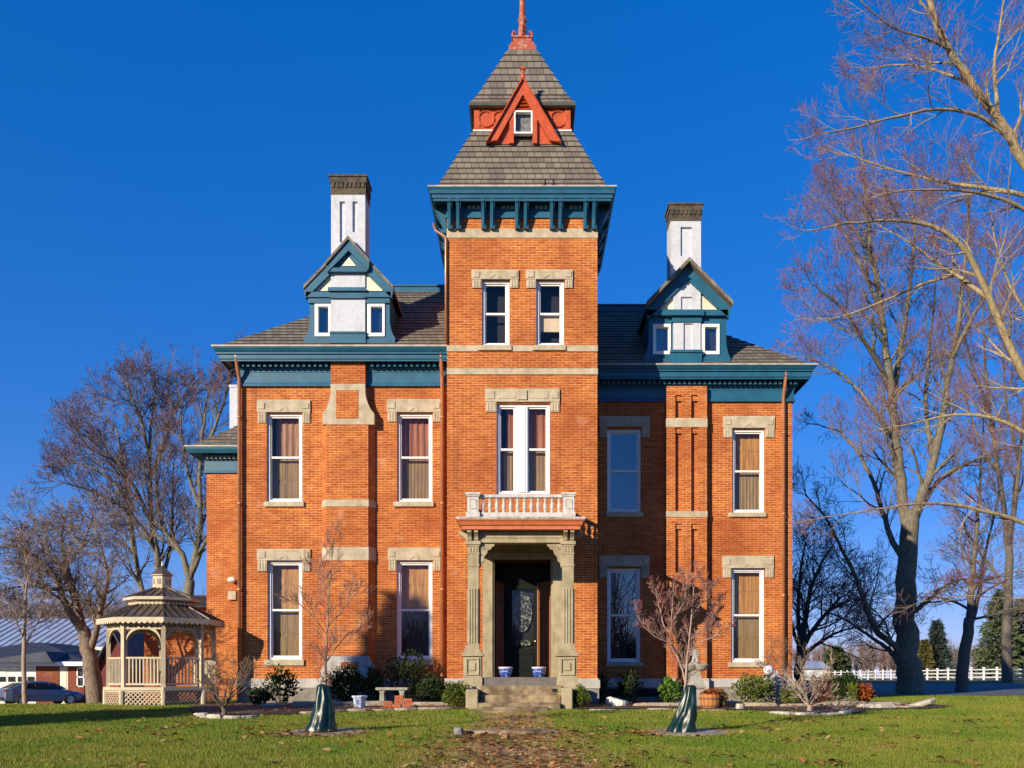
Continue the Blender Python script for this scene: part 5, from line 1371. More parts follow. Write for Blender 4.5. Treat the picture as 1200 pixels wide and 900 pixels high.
x,y,z = t.location; TUB = M('pale_blue_plastic', (.50,.56,.68), .5, (.42,.48,.60), 8)
m = MB(); m.lathe([(.135,0),(.145,.02),(.165,.26)], (x,y,z), 8, math.pi/8); m.build('tub_body', TUB, t, bevel=.004)
m = MB(); m.lathe([(.165,.258),(.20,.265),(.20,.315),(.16,.315),(.15,.29)], (x,y,z), 8, math.pi/8); m.build('rim', TUB, t)

# fountain
d = 24.7; fx = PX(814,d); t = thing('garden_fountain', 'grey stone fountain with two shell basins and a small statue on top', 'fountain', (fx,d,G(fx,d)))
FST = M('grey_fountain_stone', (.40,.375,.31), .9, (.26,.24,.19), 6, (.35,.65), .4, 30)
zb0 = PZ(805,d); m = MB(); z = t.location.z
hb = .20
def sqp(m, pr):  # square lofts (half width, z)
    for (a0,z0),(a1,z1) in zip(pr[:-1],pr[1:]):
        A = [(fx-a0,d-a0,z0),(fx+a0,d-a0,z0),(fx+a0,d+a0,z0),(fx-a0,d+a0,z0)]; B = [(fx-a1,d-a1,z1),(fx+a1,d-a1,z1),(fx+a1,d+a1,z1),(fx-a1,d+a1,z1)]
        for i in range(4): j=(i+1)%4; m.quad(A[i],A[j],B[j],B[i])
    a,z1 = pr[-1]; m.quad((fx-a,d-a,z1),(fx+a,d-a,z1),(fx+a,d+a,z1),(fx-a,d+a,z1))
zk = PZ(786,d)
sqp(m, [(.30,z-.05),(.30,z+.16),(.26,z+.20),(.22,z+.24),(.20,PZ(808,d)),(.25,PZ(806,d)),(.26,PZ(804,d)),(.24,PZ(803,d)),(.20,PZ(800,d)),(.15,PZ(795,d)),(.12,zk)])
m.build('pedestal', FST, t, bevel=.008)
for dx,dy in ((-.13,-.06),(.15,-.10)):
    m = MB(); m.lathe([(.03,PZ(787,d)),(.13,PZ(785,d)),(.19,PZ(782,d)),(.21,PZ(779.5,d)),(.215,PZ(778.5,d)),(.19,PZ(778.8,d)),(.12,PZ(781,d)),(.02,PZ(782,d))], (fx+dx,d+dy,0), 20); m.build('basin', FST, t, smooth=True)
zs = PZ(779,d); m = MB()
m.lathe([(.17,0),(.16,.03),(.11,.08),(.08,.12)], (fx,d,zs), 12); m.build('statue_base', FST, t)
# the statue: a small seated figure, one skinned body
def skin_figure(name, verts, edges, radii, mat, parent, sub=2):
    me = bpy.data.meshes.new(name); o = bpy.data.objects.new(name, me); off = worldloc(parent)
    me.from_pydata([tuple(Vector(v)-off) for v in verts], edges, []); me.materials.append(mat); C.objects.link(o); o.parent = parent
    sk = o.modifiers.new('skin','SKIN'); l = me.skin_vertices[0] if me.skin_vertices else me.attributes and None
    if not me.skin_vertices:
        import bmesh
        bm = bmesh.new(); bm.from_mesh(me); bm.verts.layers.skin.verify(); bm.to_mesh(me); bm.free()
    for i, r in enumerate(radii):
        s = me.skin_vertices[0].data[i]; s.radius = (r,r); s.use_root = (i == 0)
    o.modifiers.new('sub','SUBSURF').levels = sub; o.modifiers['sub'].render_levels = sub
    return o
b = Vector((fx,d-.01,zs+.10))
vv = [b+Vector(q) for q in ((0,0,.08),(0,0,.16),(0,0,.25),(0,-.005,.30),(0,-.015,.36),(0,-.015,.40),(-.07,0,.26),(-.10,-.03,.18),(-.06,-.09,.14),(.07,0,.26),(.11,-.03,.17),(.06,-.09,.13),(-.05,-.07,.06),(-.06,-.10,-.03),(-.05,-.13,-.05),(.05,-.07,.06),(.06,-.10,-.03),(.05,-.13,-.05))]
skin_figure('statue', vv, [(0,1),(1,2),(2,3),(3,4),(4,5),(2,6),(6,7),(7,8),(2,9),(9,10),(10,11),(0,12),(12,13),(13,14),(0,15),(15,16),(16,17)], [.065,.06,.062,.03,.05,.035,.034,.027,.02,.034,.027,.02,.045,.03,.022,.045,.03,.022], FST, t)

# barrel planter
d = 23.2; bx = PX(832,d); t = thing('barrel_planter', 'half barrel planter of orange wood beside the fountain', 'planter', (bx,d,G(bx,d)+.02))
x,y,z = t.location; BW = M('orange_barrel_wood', (.52,.20,.05), .7, (.36,.13,.035), 5, (.35,.65), .4, 20, stretch=(6,6,.6))
m = MB(); n = 16
for k in range(n):
    a0, a1 = 6.2832*k/n+.015, 6.2832*(k+1)/n-.015
    pr = [(.215,0),(.245,.12),(.262,.25),(.27,.36)]
    for (r0,h0),(r1,h1) in zip(pr[:-1],pr[1:]): m.quad((x+r0*math.cos(a0),y+r0*math.sin(a0),z+h0),(x+r0*math.cos(a1),y+r0*math.sin(a1),z+h0),(x+r1*math.cos(a1),y+r1*math.sin(a1),z+h1),(x+r1*math.cos(a0),y+r1*math.sin(a0),z+h1))
    m.quad((x+.27*math.cos(a0),y+.27*math.sin(a0),z+.36),(x+.27*math.cos(a1),y+.27*math.sin(a1),z+.36),(x+.24*math.cos(a1),y+.24*math.sin(a1),z+.36),(x+.24*math.cos(a0),y+.24*math.sin(a0),z+.36))
m.lathe([(.21,.005),(.24,.33)], (x,y,z), 20)
m.build('staves', BW, t)
HOOP = M('rusty_hoop', (.20,.085,.04), .8)
for h, r in ((.07,.237),(.26,.268)):
    m = MB(); m.lathe([(r-.004,h-.02),(r+.004,h-.02),(r+.006,h+.02),(r-.002,h+.02)], (x,y,z), 32); m.build('hoop', HOOP, t)
leaf_cloud('dry_plant', 260, (x,y,z+.40), (.24,.24,.12), .085, RUST, t, np.random.default_rng(4), shell=.1, upright=.4)
bush('shrub', 'tan withered clump spilling beside the barrel planter', 'shrub', 845, 23.3, .34, .5, leaf_mat('tan_withered', (.34,.22,.09), (.22,.14,.05), 8), 260, .09, 41, up=.5)

# white orb lamp on a black post, white ornament below it
d = 25.3; lx_ = PX(900.5,d); t = thing('orb_lamp', 'white patterned orb on a thin black post by the right corner', 'garden lamp', (lx_,d,G(lx_,d)))
x,y,z = t.location; m = MB(); m.tube([(x,y,z),(x,y,PZ(792,d))], .018, 8); m.lathe([(.03,0),(.05,.01),(.06,.05)], (x,y,PZ(792,d)-.02), 10); m.build('post', M('black_iron',(.012,.012,.013),.5), t)
m = MB(); m.ball((x,y,PZ(785.5,d)), .145, 18, 12); m.build('orb', M('white_crackled_glass',(.66,.66,.66),.3,(.25,.26,.30),16,(.45,.6)), t, smooth=True)
bush('dusty_miller', 'silvery white leaved plant beneath the white orb lamp', 'plant', 908, 26.0, .62, .95, leaf_mat('silver_leaf',(.62,.64,.66),(.42,.45,.48),8), 330, .12, 43, up=.6)

# ------------------------------------------------------------------ gazebo
GXc, GYc = -10.33, 26.53; gz0 = G(GXc,GYc)-.06
gaz = thing('gazebo', 'small octagonal cream gazebo with lattice base and two-tiered metal roof', 'gazebo', (GXc,GYc,gz0))
GC = M('gazebo_cream_vinyl', (.56,.47,.32), .6, (.46,.38,.25), 4)
def octp(r, k): a = R(22.5+45*k-90-45); return (GXc+r*math.cos(a), GYc+r*math.sin(a))   # k=0 front-left corner, k=1 front-right
Rr = 1.44
zfl, zrl, zbm, zev = PZ(805.3,25.2), PZ(770,25.2), PZ(735.5,25.2), PZ(723.5,25.0)
m = MB(); m.prism([octp(Rr+.10,k) for k in range(8)], zfl-.09, zfl, 'z'); m.build('floor', GC, gaz)
LAT, nt, N_, L_, b_ = nmat('lattice')
tc = N_.new('ShaderNodeTexCoord')
for k in range(8):
    p, q = Vector((*octp(Rr+.04,k),0)), Vector((*octp(Rr+.04,k+1),0)); L = (q-p).length; u = (q-p)/L
    nv = Vector((u.y,-u.x,0))
    m = MB(); z0, z1 = gz0, zfl-.09; w = .012; sp = .125; H = z1-z0
    c = -H
    while c < L:
        for s in (1,-1):
            a0 = max(0,c); a1 = min(L,c+H)
            if a1-a0 > .02:
                h0, h1 = (a0-c, a1-c) if s == 1 else (H-(a0-c), H-(a1-c))
                A = p+u*a0+Vector((0,0,z0+h0)); B = p+u*a1+Vector((0,0,z0+h1)); e = Vector((0,0,.018))+nv*0; o_ = nv*(.006*s)
                m.quad(A-e+o_,B-e+o_,B+e+o_,A+e+o_)
        c += sp
    for zz0, zz1 in ((z0,z0+.07),(z1-.05,z1)):
        A, B = p+nv*.012, q+nv*.012; m.quad((A.x,A.y,zz0),(B.x,B.y,zz0),(B.x,B.y,zz1),(A.x,A.y,zz1))
    m.tube([(p.x,p.y,z0-.05),(p.x,p.y,z1)], .07, 8)
    m.build('lattice_panel', GC, gaz)
for k in range(8):
    x,y = octp(Rr-.04,k); m = MB(); m.obox(Vector((x,y,(zfl+zbm)/2+.06)), .11, .11, zbm-zfl+.12, R(45*k-22.5)); m.build('post', GC, gaz)
for k in range(8):
    p, q = Vector((*octp(Rr-.04,k),0)), Vector((*octp(Rr-.04,k+1),0)); L = (q-p).length; u = (q-p)/L; ang = math.atan2(u.y,u.x); c = (p+q)/2
    if k != 4:
        m = MB()
        for zz in (zfl+.08, zrl-.02): m.obox(Vector((c.x,c.y,zz)), L-.1, .06, .05, ang)
        nb = 9
        for i in range(nb): s = p+u*(.10+(L-.2)*(i+.5)/nb); m.obox(Vector((s.x,s.y,(zfl+zrl)/2+.03)), .032, .032, zrl-zfl-.1, ang)
        m.build('railing', GC, gaz)
    m = MB()                                        # spindle frieze and arch brackets
    for zz in (zbm-.02, zbm+.14): m.obox(Vector((c.x,c.y,zz)), L-.08, .06, .04, ang)
    for i in range(11): s = p+u*(.08+(L-.16)*(i+.5)/11); m.obox(Vector((s.x,s.y,zbm+.06)), .032, .032, .13, ang)
    for s0, sg in ((p,1),(q,-1)):
        prev = None; arc = []
        for i in range(9):
            t_ = i/8*math.pi/2; arc.append((.06+.40*(1-math.cos(t_)), zbm-.04-.42*(1-math.sin(t_))))
        for (a0,z0),(a1,z1) in zip(arc[:-1],arc[1:]):
            A0 = s0+u*sg*a0; A1 = s0+u*sg*a1
            for off in (-.02,.02):
                nv = Vector((u.y,-u.x,0))*off
                m.quad((A0.x+nv.x,A0.y+nv.y,z0),(A1.x+nv.x,A1.y+nv.y,z1),(A1.x+nv.x,A1.y+nv.y,z1+.085),(A0.x+nv.x,A0.y+nv.y,z0+.085))
            nv = Vector((u.y,-u.x,0))*.02
            m.quad((A0.x-nv.x,A0.y-nv.y,z0),(A1.x-nv.x,A1.y-nv.y,z1),(A1.x+nv.x,A1.y+nv.y,z1),(A0.x+nv.x,A0.y+nv.y,z0))
    m.build('arch_frieze', GC, gaz)
def octring(m, prof):
    for (r0,z0),(r1,z1) in zip(prof[:-1],prof[1:]):
        for k in range(8):
            a, b = octp(r0,k), octp(r0,k+1); c, e = octp(r1,k), octp(r1,k+1)
            m.quad((a[0],a[1],z0),(b[0],b[1],z0),(e[0],e[1],z1),(c[0],c[1],z1))
METR, nt, N_, L_, b_ = nmat('brown_metal_roof')
L_.new(mixc(nt, ramp(nt, noise(nt, 2, 3), .4, .6), (.15,.115,.08), (.10,.075,.052)), b_.inputs['Base Color']); b_.inputs['Roughness'].default_value = .38; b_.inputs['Metallic'].default_value = .35
def seam_roof(r0, z0, r1, z1, nm, ns):
    m = MB(); octring(m, [(r0,z0),(r1,z1)])
    for k in range(8):
        a, b, c, e = Vector((*octp(r0,k),z0)), Vector((*octp(r0,k+1),z0)), Vector((*octp(r1,k),z1)), Vector((*octp(r1,k+1),z1))
        up = (b-a).cross(c-a).normalized()
        if up.z < 0: up = -up
        for i in range(ns+1):
            f = i/ns; A = a.lerp(b,f); wtop = (e-c).length/2; mid_t = (c+e)/2
            u = (b-a).normalized(); s = (A-(a+b)/2).dot(u)
            B = mid_t+u*s
            if abs(s) > wtop+1e-4:                       # seam runs into the hip
                t_ = ((b-a).length/2-abs(s))/((b-a).length/2-wtop); B = A.lerp(A+(mid_t-(a+b)/2), t_)
            if (B-A).length < .05: continue
            m.tube([A+up*.012, B+up*.012], .016, 4, False)
        m.tube([a+up*.01, c+up*.01], .02, 5, False)
    return m.build(nm, METR, gaz)
re = 1.70; z708 = PZ(708,25.9); ru = .93; z699 = PZ(699.5,25.7); z689 = PZ(688.5,26.2)
main_r = seam_roof(re, zev, ru-.10, z708, 'roof', 6)
m = MB(); octring(m, [(re+.01,zev+.01),(re+.01,zev-.11),(re-.02,zev-.11),(Rr+.05,zev-.12)])
for k in range(8):
    a, b = Vector((*octp(re+.012,k),0)), Vector((*octp(re+.012,k+1),0)); n = 9
    for i in range(n):
        p0, p1 = a.lerp(b,i/n), a.lerp(b,(i+1)/n); pm = (p0+p1)/2
        m.add([(p0.x,p0.y,zev-.10),(p1.x,p1.y,zev-.10),(p0.lerp(p1,.8).x,p0.lerp(p1,.8).y,zev-.145),(pm.x,pm.y,zev-.16),(p0.lerp(p1,.2).x,p0.lerp(p1,.2).y,zev-.145)], [(0,1,2,3,4)])
octring(m, [(Rr+.0,zev-.13),(Rr+.0,zbm+.13)])
m.build('fascia', GC, main_r)
m = MB(); octring(m, [(ru-.08,z708-.02),(ru-.08,z699-.10)]); m.build('clerestory', M('gazebo_dark_gap',(.10,.07,.045),.9), gaz)
m = MB()
for k in range(8):
    a, b = Vector((*octp(ru-.05,k),0)), Vector((*octp(ru-.05,k+1),0)); ang = math.atan2((b-a).y,(b-a).x)
    for i in range(6): s = a.lerp(b,(i+.5)/6); m.obox(Vector((s.x,s.y,(z708+z699)/2-.03)), .045, .03, z699-z708-.02, ang)
octring(m, [(ru-.04,z708),(ru-.04,z708+.05)])
octring(m, [(ru+.11,z699+.01),(ru+.11,z699-.07),(ru-.04,z699-.10)])
m.build('upper_fascia', GC, gaz)
seam_roof(ru+.10, z699, .24, z689, 'upper_roof', 4)
z674, z664 = PZ(674,26.3), PZ(664,26.5)
m = MB(); octring(m, [(.25,z689-.03),(.25,z674),(.30,z674),(.30,z674+.03),(.2,z674+.035)])
m.build('cupola', GC, gaz)
m = MB()
for k in range(8):
    a, b = Vector((*octp(.254,k),0)), Vector((*octp(.254,k+1),0)); c = (a+b)/2; m.obox(Vector((c.x,c.y,z689+.19)), .09, .012, .15, math.atan2((b-a).y,(b-a).x))
m.build('cupola_window', M('cupola_louver',(.30,.26,.2),.7), gaz)
m = MB(); octring(m, [(.31,z674+.03),(.02,PZ(663,26.5))]); m.build('cupola_roof', METR, gaz)
m = MB(); m.lathe([(.02,0),(.03,.03),(.015,.06),(.02,.1),(.004,.16)], (GXc,GYc,PZ(663.5,26.5)), 8); m.build('finial', WHITE, gaz)

# ------------------------------------------------------------------ neighbours on the left: garage house, barn, car
CONC = M('white_garage_door', (.66,.66,.64), .6)
NROOF = tile_mat('blue_grey_shingle', (.055,.065,.095), (.045,.052,.078), (.03,.034,.05), .3)
BRICKD = brick_mat('dark_red_brick', (.22,.06,.03), (.15,.04,.022), (.25,.18,.13), (.12,.03,.02))
d = 58.0; gx0, gx1 = -38.0, PX(108,58); gg = G(-28,58); ze = PZ(776,d)
nb = thing('neighbour_house', 'low brick house with a blue-grey hipped roof and white garage door', 'house', (-31,64,gg))
m = MB(); win = (PX(90,d),PX(99,d),PZ(805,d),PZ(782,d)); dor = (PX(69,d),PX(79.5,d),gg,PZ(781,d)); gar = (PX(-40,d),PX(42,d),gg,PZ(780,d))
m.holes(gx0, gx1-.5, gg-.4, ze, d, [win,dor,gar], .2); m.quad((gx1-.5,d,gg-.4),(gx1-.5,70,gg-.4),(gx1-.5,70,ze),(gx1-.5,d,ze)); m.build('wall', BRICKD, nb)
m = MB(); m.course_roof((gx0-.5,gx1,d-.7,71), (gx0+5,gx1-5.2,d+4.2,66), ze, PZ(753,62.2), 14, .03); 
rn = m.build('roof', NROOF, nb)
m = MB(); m.box(gx0-.5,gx1,d-.74,d-.70,ze-.24,ze+.02); m.box(gx1,gx1+.04,d-.7,71,ze-.24,ze+.02); m.box(gx0,gx1,d-.7,d,ze-.24,ze-.2); m.build('fascia', WHITE, rn)
m = MB(); a,b = PX(-30,d-1.2),PX(62,d-1.2); m.prism([(a,ze-.02),(b,ze-.02),((a+b)/2+2,PZ(764,d))], d-1.3, d+3); m.build('porch_gable', NROOF, nb)
m = MB(); m.box(gar[0],gar[1],d+.1,d+.18,gar[2],gar[3])
for k in range(3): m.box(gar[0],gar[1],d+.08,d+.1,gar[2]+.02+k*.72,gar[2]+.68+k*.72)
gd_ = m.build('garage_door', CONC, nb)
m = MB()
for k in range(8): u = gar[0]+.2+k*.6; m.box(u,u+.45,d+.065,d+.08,PZ(799,d),PZ(793,d))
m.build('pane', DARK, gd_)
m = MB(); m.box(dor[0],dor[1],d+.05,d+.12,dor[2],dor[3]); m.box(dor[0]+.12,dor[1]-.12,d+.03,d+.05,dor[2]+1.0,dor[3]-.15); m.build('door', CREAM, nb)
m = MB()
for q in ((win[0],win[0]+.07,win[2],win[3]),(win[1]-.07,win[1],win[2],win[3]),(win[0],win[1],win[3]-.07,win[3]),(win[0],win[1],win[2],win[2]+.07),(win[0],win[1],(win[2]+win[3])/2-.04,(win[2]+win[3])/2+.04)): m.box(q[0],q[1],d-.03,d+.06,q[2],q[3])
nw = m.build('window', WHITE, nb)
m = MB(); m.quad((win[0],d+.06,win[2]),(win[1],d+.06,win[2]),(win[1],d+.06,win[3]),(win[0],d+.06,win[3])); m.build('pane', M('dim_glass',(.05,.06,.07),.1), nw)

d = 84.0; b0, b1 = -72.0, PX(128,84); gb = G(-45,84)
bn = thing('barn', 'long barn with a pale ribbed metal roof behind the low brick house', 'barn', (-55,90,gb))
m = MB(); za_, zr_ = PZ(757,d), PZ(725,d+8)
m.box(b0,b1-.5,d,d+16,gb-.4,za_); m.prism([(d,za_),(d+16,za_),(d+8,zr_-.1)], b0, b1-.5, 'x'); m.build('wall', M('barn_red_boards',(.22,.035,.028),.8,(.15,.025,.02),3,stretch=(8,8,.4)), bn)
MET = M('pale_ribbed_metal', (.50,.54,.60), .45, (.40,.43,.48), .6, (.4,.6), metal=.3)
m = MB()
for s in (0,1):
    y0_ = d-.5 if s == 0 else d+16.5
    m.quad((b0,y0_,za_-.15),(b1,y0_,za_-.15),(b1,d+8,zr_),(b0,d+8,zr_))
u = b0
while u < b1: m.tube([(u,d-.5,za_-.12),(u,d+8,zr_+.03)], .06, 4, False); u += .75
br_ = m.build('roof', MET, bn)
m = MB(); m.box(b0,b1,d-.53,d-.48,za_-.42,za_-.10); m.build('fascia', CREAM, br_)

d = 47.0; sh = thing('white_gabled_shed', 'dark red shed with a blue-grey gable roof seen through the gazebo', 'shed', (PX(148,d),d+2,G(-20,d)))
m = MB(); a,b = PX(118,d),PX(152,d); zz = PZ(778,d); zp = PZ(742,d); gs = G(-20,d)
m.box(a,b,d,d+4,gs-.3,zz); m.prism([(a,zz),(b,zz),((a+b)/2,zp-.1)], d, d+4); m.build('wall', M('shed_dark_red',(.14,.022,.018),.8), sh)
m = MB(); cx = (a+b)/2; 
for e in (a-.35,b+.35): m.prism([(cx,zp),(e,zz-.38),(e,zz-.26),(cx,zp+.14)], d-.35, d+4.3)
m.build('roof', NROOF, sh)
m = MB(); m.box(PX(127,d),PX(140,d),d-.04,d,gs,PZ(782,d)); m.build('door', M('shed_red_door',(.36,.03,.02),.6), sh)
sh.name = 'garden_shed'

# parked car, rear three-quarter view
def car():
    ang = R(50); o = Vector((PX(47,55.5), 55.5, G(PX(47,55.5),55.5)+.03))
    t = thing('parked_car', 'silver blue sedan parked in front of the low brick house', 'car', o)
    t.rotation_euler = (0,0,ang)
    PAINT, nt, N_, L_, b_ = nmat('silver_blue_car_paint'); b_.inputs['Base Color'].default_value = (.13,.17,.25,1); b_.inputs['Metallic'].default_value = .45; b_.inputs['Roughness'].default_value = .28; b_.inputs['Coat Weight'].default_value = .5
    GL = M('car_glass', (.012,.014,.018), .06); RUB = M('tyre_rubber', (.02,.02,.02), .8); RIM = M('alloy_rim', (.5,.5,.52), .35, metal=.7); LAMP = M('red_tail_lamp', (.30,.012,.012), .25); HL = M('headlight_lens', (.6,.62,.65), .1); PLT = M('number_plate', (.6,.6,.58), .5)
    # stations along the car (x from rear to front): lower z, belt z, half width low, half width belt
    st = [(-2.28,.42,.80,.70,.72),(-2.22,.30,.98,.80,.78),(-1.9,.26,1.04,.88,.84),(-1.2,.24,.98,.91,.86),(-.2,.22,.95,.92,.87),(.7,.22,.93,.92,.87),(1.3,.24,.90,.91,.84),(1.9,.26,.80,.87,.76),(2.2,.32,.66,.76,.62),(2.27,.42,.56,.66,.52)]
    m = MB(); V = []
    for x,z0,z1,w0,w1 in st:
        V += [(x,-w0*.9,z0),(x,-w0,z0+.14),(x,-w0,(z0+z1)/2+.05),(x,-w1,z1-.03),(x,-w1*.85,z1),(x,w1*.85,z1),(x,w1,z1-.03),(x,w0,(z0+z1)/2+.05),(x,w0,z0+.14),(x,w0*.9,z0)]
    F_ = []; n = 10
    for i in range(len(st)-1):
        for j in range(n): F_.append((i*n+j,i*n+(j+1)%n,(i+1)*n+(j+1)%n,(i+1)*n+j))
    F_ += [tuple(range(n)), tuple((len(st)-1)*n+j for j in range(n-1,-1,-1))]
    m.add(V, F_)
    gr = [(-1.95,1.02,.70,.98),(-1.35,1.30,.60,1.0),(-.75,1.43,.56,1.0),(.0,1.44,.56,1.0),(.45,1.36,.57,1.0),(1.35,.94,.68,.9)]
    def roofshell(m, gr, ex, lo):
        V = []
        for x,z,w,b in gr: V += [(x,-.80-ex,lo),(x,-w-ex,z-.06 if z > 1.1 else z-.02),(x,-w*.8,z+ex),(x,w*.8,z+ex),(x,w+ex,z-.06 if z > 1.1 else z-.02),(x,.80+ex,lo)]
        F_ = []
        for i in range(len(gr)-1):
            for j in range(5): F_.append((i*6+j,i*6+j+1,(i+1)*6+j+1,(i+1)*6+j))
        F_ += [tuple(range(6)), tuple((len(gr)-1)*6+j for j in range(5,-1,-1))]
        m.add(V, F_)
    roofshell(m, gr, 0, .92)
    def mk(mb, nm, mat, par=t, smooth=False, bevel=0):
        b0_ = mb.v; off = worldloc(par); mb.v = [(v[0]+off.x,v[1]+off.y,v[2]+off.z) for v in b0_]
        return mb.build(nm, mat, par, smooth, bevel, uv=False)
    mk(m, 'body', PAINT, bevel=.04)
    for s in (-1,1):                                     # side windows
        m = MB(); y = lambda z: s*(.865-(z-.93)*.52)
        def q(pts): m.poly([(x, y(z)+s*.012, z) for x,z in (pts if s > 0 else pts[::-1])])
        q([(-1.45,.99),(-.62,.98),(-.62,1.32),(-1.15,1.24)]); q([(-.55,.98),(.25,.97),(.15,1.31),(-.55,1.33)]); q([(.32,.97),(1.02,.95),(.42,1.25),(.22,1.29)])
        mk(m, 'side_window', GL)
    m = MB(); m.poly([(-1.93,-.60,1.05),(-1.93,.60,1.05),(-1.36,.50,1.32),(-1.36,-.50,1.32)]); mk(m, 'rear_window', GL)
    m = MB(); m.poly([(1.24,-.62,1.01),(1.24,.62,1.01),(.56,.50,1.34),(.56,-.50,1.34)]); mk(m, 'windscreen', GL)
    for s in (-1,1):
        m = MB(); m.obox(Vector((-2.24,s*.62,.86)), .06, .30, .16); mk(m, 'tail_lamp', LAMP)
        m = MB(); m.obox(Vector((2.16,s*.60,.64)), .14, .26, .12); mk(m, 'headlight', HL)
    m = MB(); m.obox(Vector((-2.30,0,.74)), .03, .42, .14); mk(m, 'number_plate', PLT)
    m = MB(); m.obox(Vector((-2.27,0,.42)), .12, 1.3, .18); mk(m, 'rear_bumper', RUB)
    for x in (-1.35,1.38):
        for s in (-1,1):
            m = MB(); 
            def wh(prof):
                nn = 20; b_ = len(m.v)
                for r,yy in prof:
                    for j in range(nn): a = 6.2832*j/nn; m.v.append((x+r*math.cos(a), s*yy, .33+r*math.sin(a)))
                for i in range(len(prof)-1):
                    for j in range(nn): m.f.append((b_+i*nn+j,b_+i*nn+(j+1)%nn,b_+(i+1)*nn+(j+1)%nn,b_+(i+1)*nn+j)); m.m.append(0)
            wh([(.20,.70),(.32,.70),(.33,.74),(.33,.90),(.30,.935),(.22,.94)]); w = mk(m, 'wheel', RUB)
            m = MB(); wh([(.22,.935),(.20,.91),(.08,.925),(.01,.93)]); mk(m, 'rim', RIM, w)
car()

# ------------------------------------------------------------------ right: white fence, far shed
FW = M('white_fence_paint', (.74,.74,.72), .6, (.62,.62,.60), .4)
fa, fb = Vector((PX(1240,66),66,0)), Vector((PX(960,118),118,0))
fen = thing('white_rail_fence', 'long white three-rail fence across the lawn beyond the maple', 'fence', (fa.x,fa.y,G(fa.x,fa.y)))
L = (fb-fa).length; u = (fb-fa)/L; n = int(L/2.1)
def fpt(s): p = fa+u*s; return Vector((p.x,p.y,G(p.x,p.y)))
hf = .98
for i in range(n+1):
    p = fpt(i*2.1); m = MB(); m.obox(p+Vector((0,0,hf/2)), .13, .13, hf+.1, math.atan2(u.y,u.x)); m.obox(p+Vector((0,0,hf+.07)), .19, .19, .05, math.atan2(u.y,u.x)); m.build('post', FW, fen)
for h in (.25,.56,.87):
    m = MB()
    for i in range(n):
        a, b = fpt(i*2.1), fpt((i+1)*2.1); c = (a+b)/2; m.obox(c+Vector((0,0,h)), 2.1, .05, .105, math.atan2(u.y,u.x))
    m.build('rail', FW, fen)
d = 92; t = thing('white_shed', 'small white shed half hidden behind the bare shrubs at the right corner', 'shed', (PX(952,d),d,G(28,d)))
m = MB(); a,b,z0,z1,zp = PX(936,d),PX(969,d),G(28,d)-.3,PZ(783,d),PZ(774,d); m.box(a,b,d,d+5,z0,z1); m.build('wall', M('white_board',(.62,.64,.66),.7), t)
m = MB(); m.prism([(d-.3,z1-.05),(d+5.3,z1-.05),(d+2.5,zp)], a-.3, b+.3, 'x'); m.build('roof', MET, t)
# two birds on the tower gutter
for x,lab in ((638.5,'small dark bird perched on the tower gutter, the left of two'),(648.5,'small dark bird perched on the tower gutter, the right of two')):
    c = Vector((PX(x,DT-.42), DT-.42, zEt+.02)); m = MB()
    m.ball(c+Vector((0,0,.075)), .055, 10, 7, (.8,1.5,1)); m.ball(c+Vector((0,-.06,.145)), .033, 8, 6); m.tube([c+Vector((0,.05,.07)),c+Vector((0,.16,.03))],[.03,.012],6); m.tube([c+Vector((0,-.085,.145)),c+Vector((0,-.12,.14))],[.01,.002],5)
    m.tube([c,c+Vector((0,0,.05))],.008,4)
    tag(m.build('bird', M('dark_plumage',(.03,.03,.035),.7), None, smooth=True, loc=c), lab, 'bird', 'birds on the tower gutter')
# ------------------------------------------------------------------ trees
MAPLE = bark_mat('grey_maple_bark', (.21,.185,.125), (.10,.09,.06))
LIMB = bark_mat('tan_maple_limb', (.38,.30,.16), (.21,.165,.09))
TWR = M('purplish_twig', (.125,.07,.075), .85, (.19,.115,.085), 2)
TWB = M('grey_brown_twig', (.15,.115,.10), .85, (.22,.17,.14), 2)
BUDR = M('red_maple_bud', (.23,.058,.085), .8, (.17,.05,.065), 3)

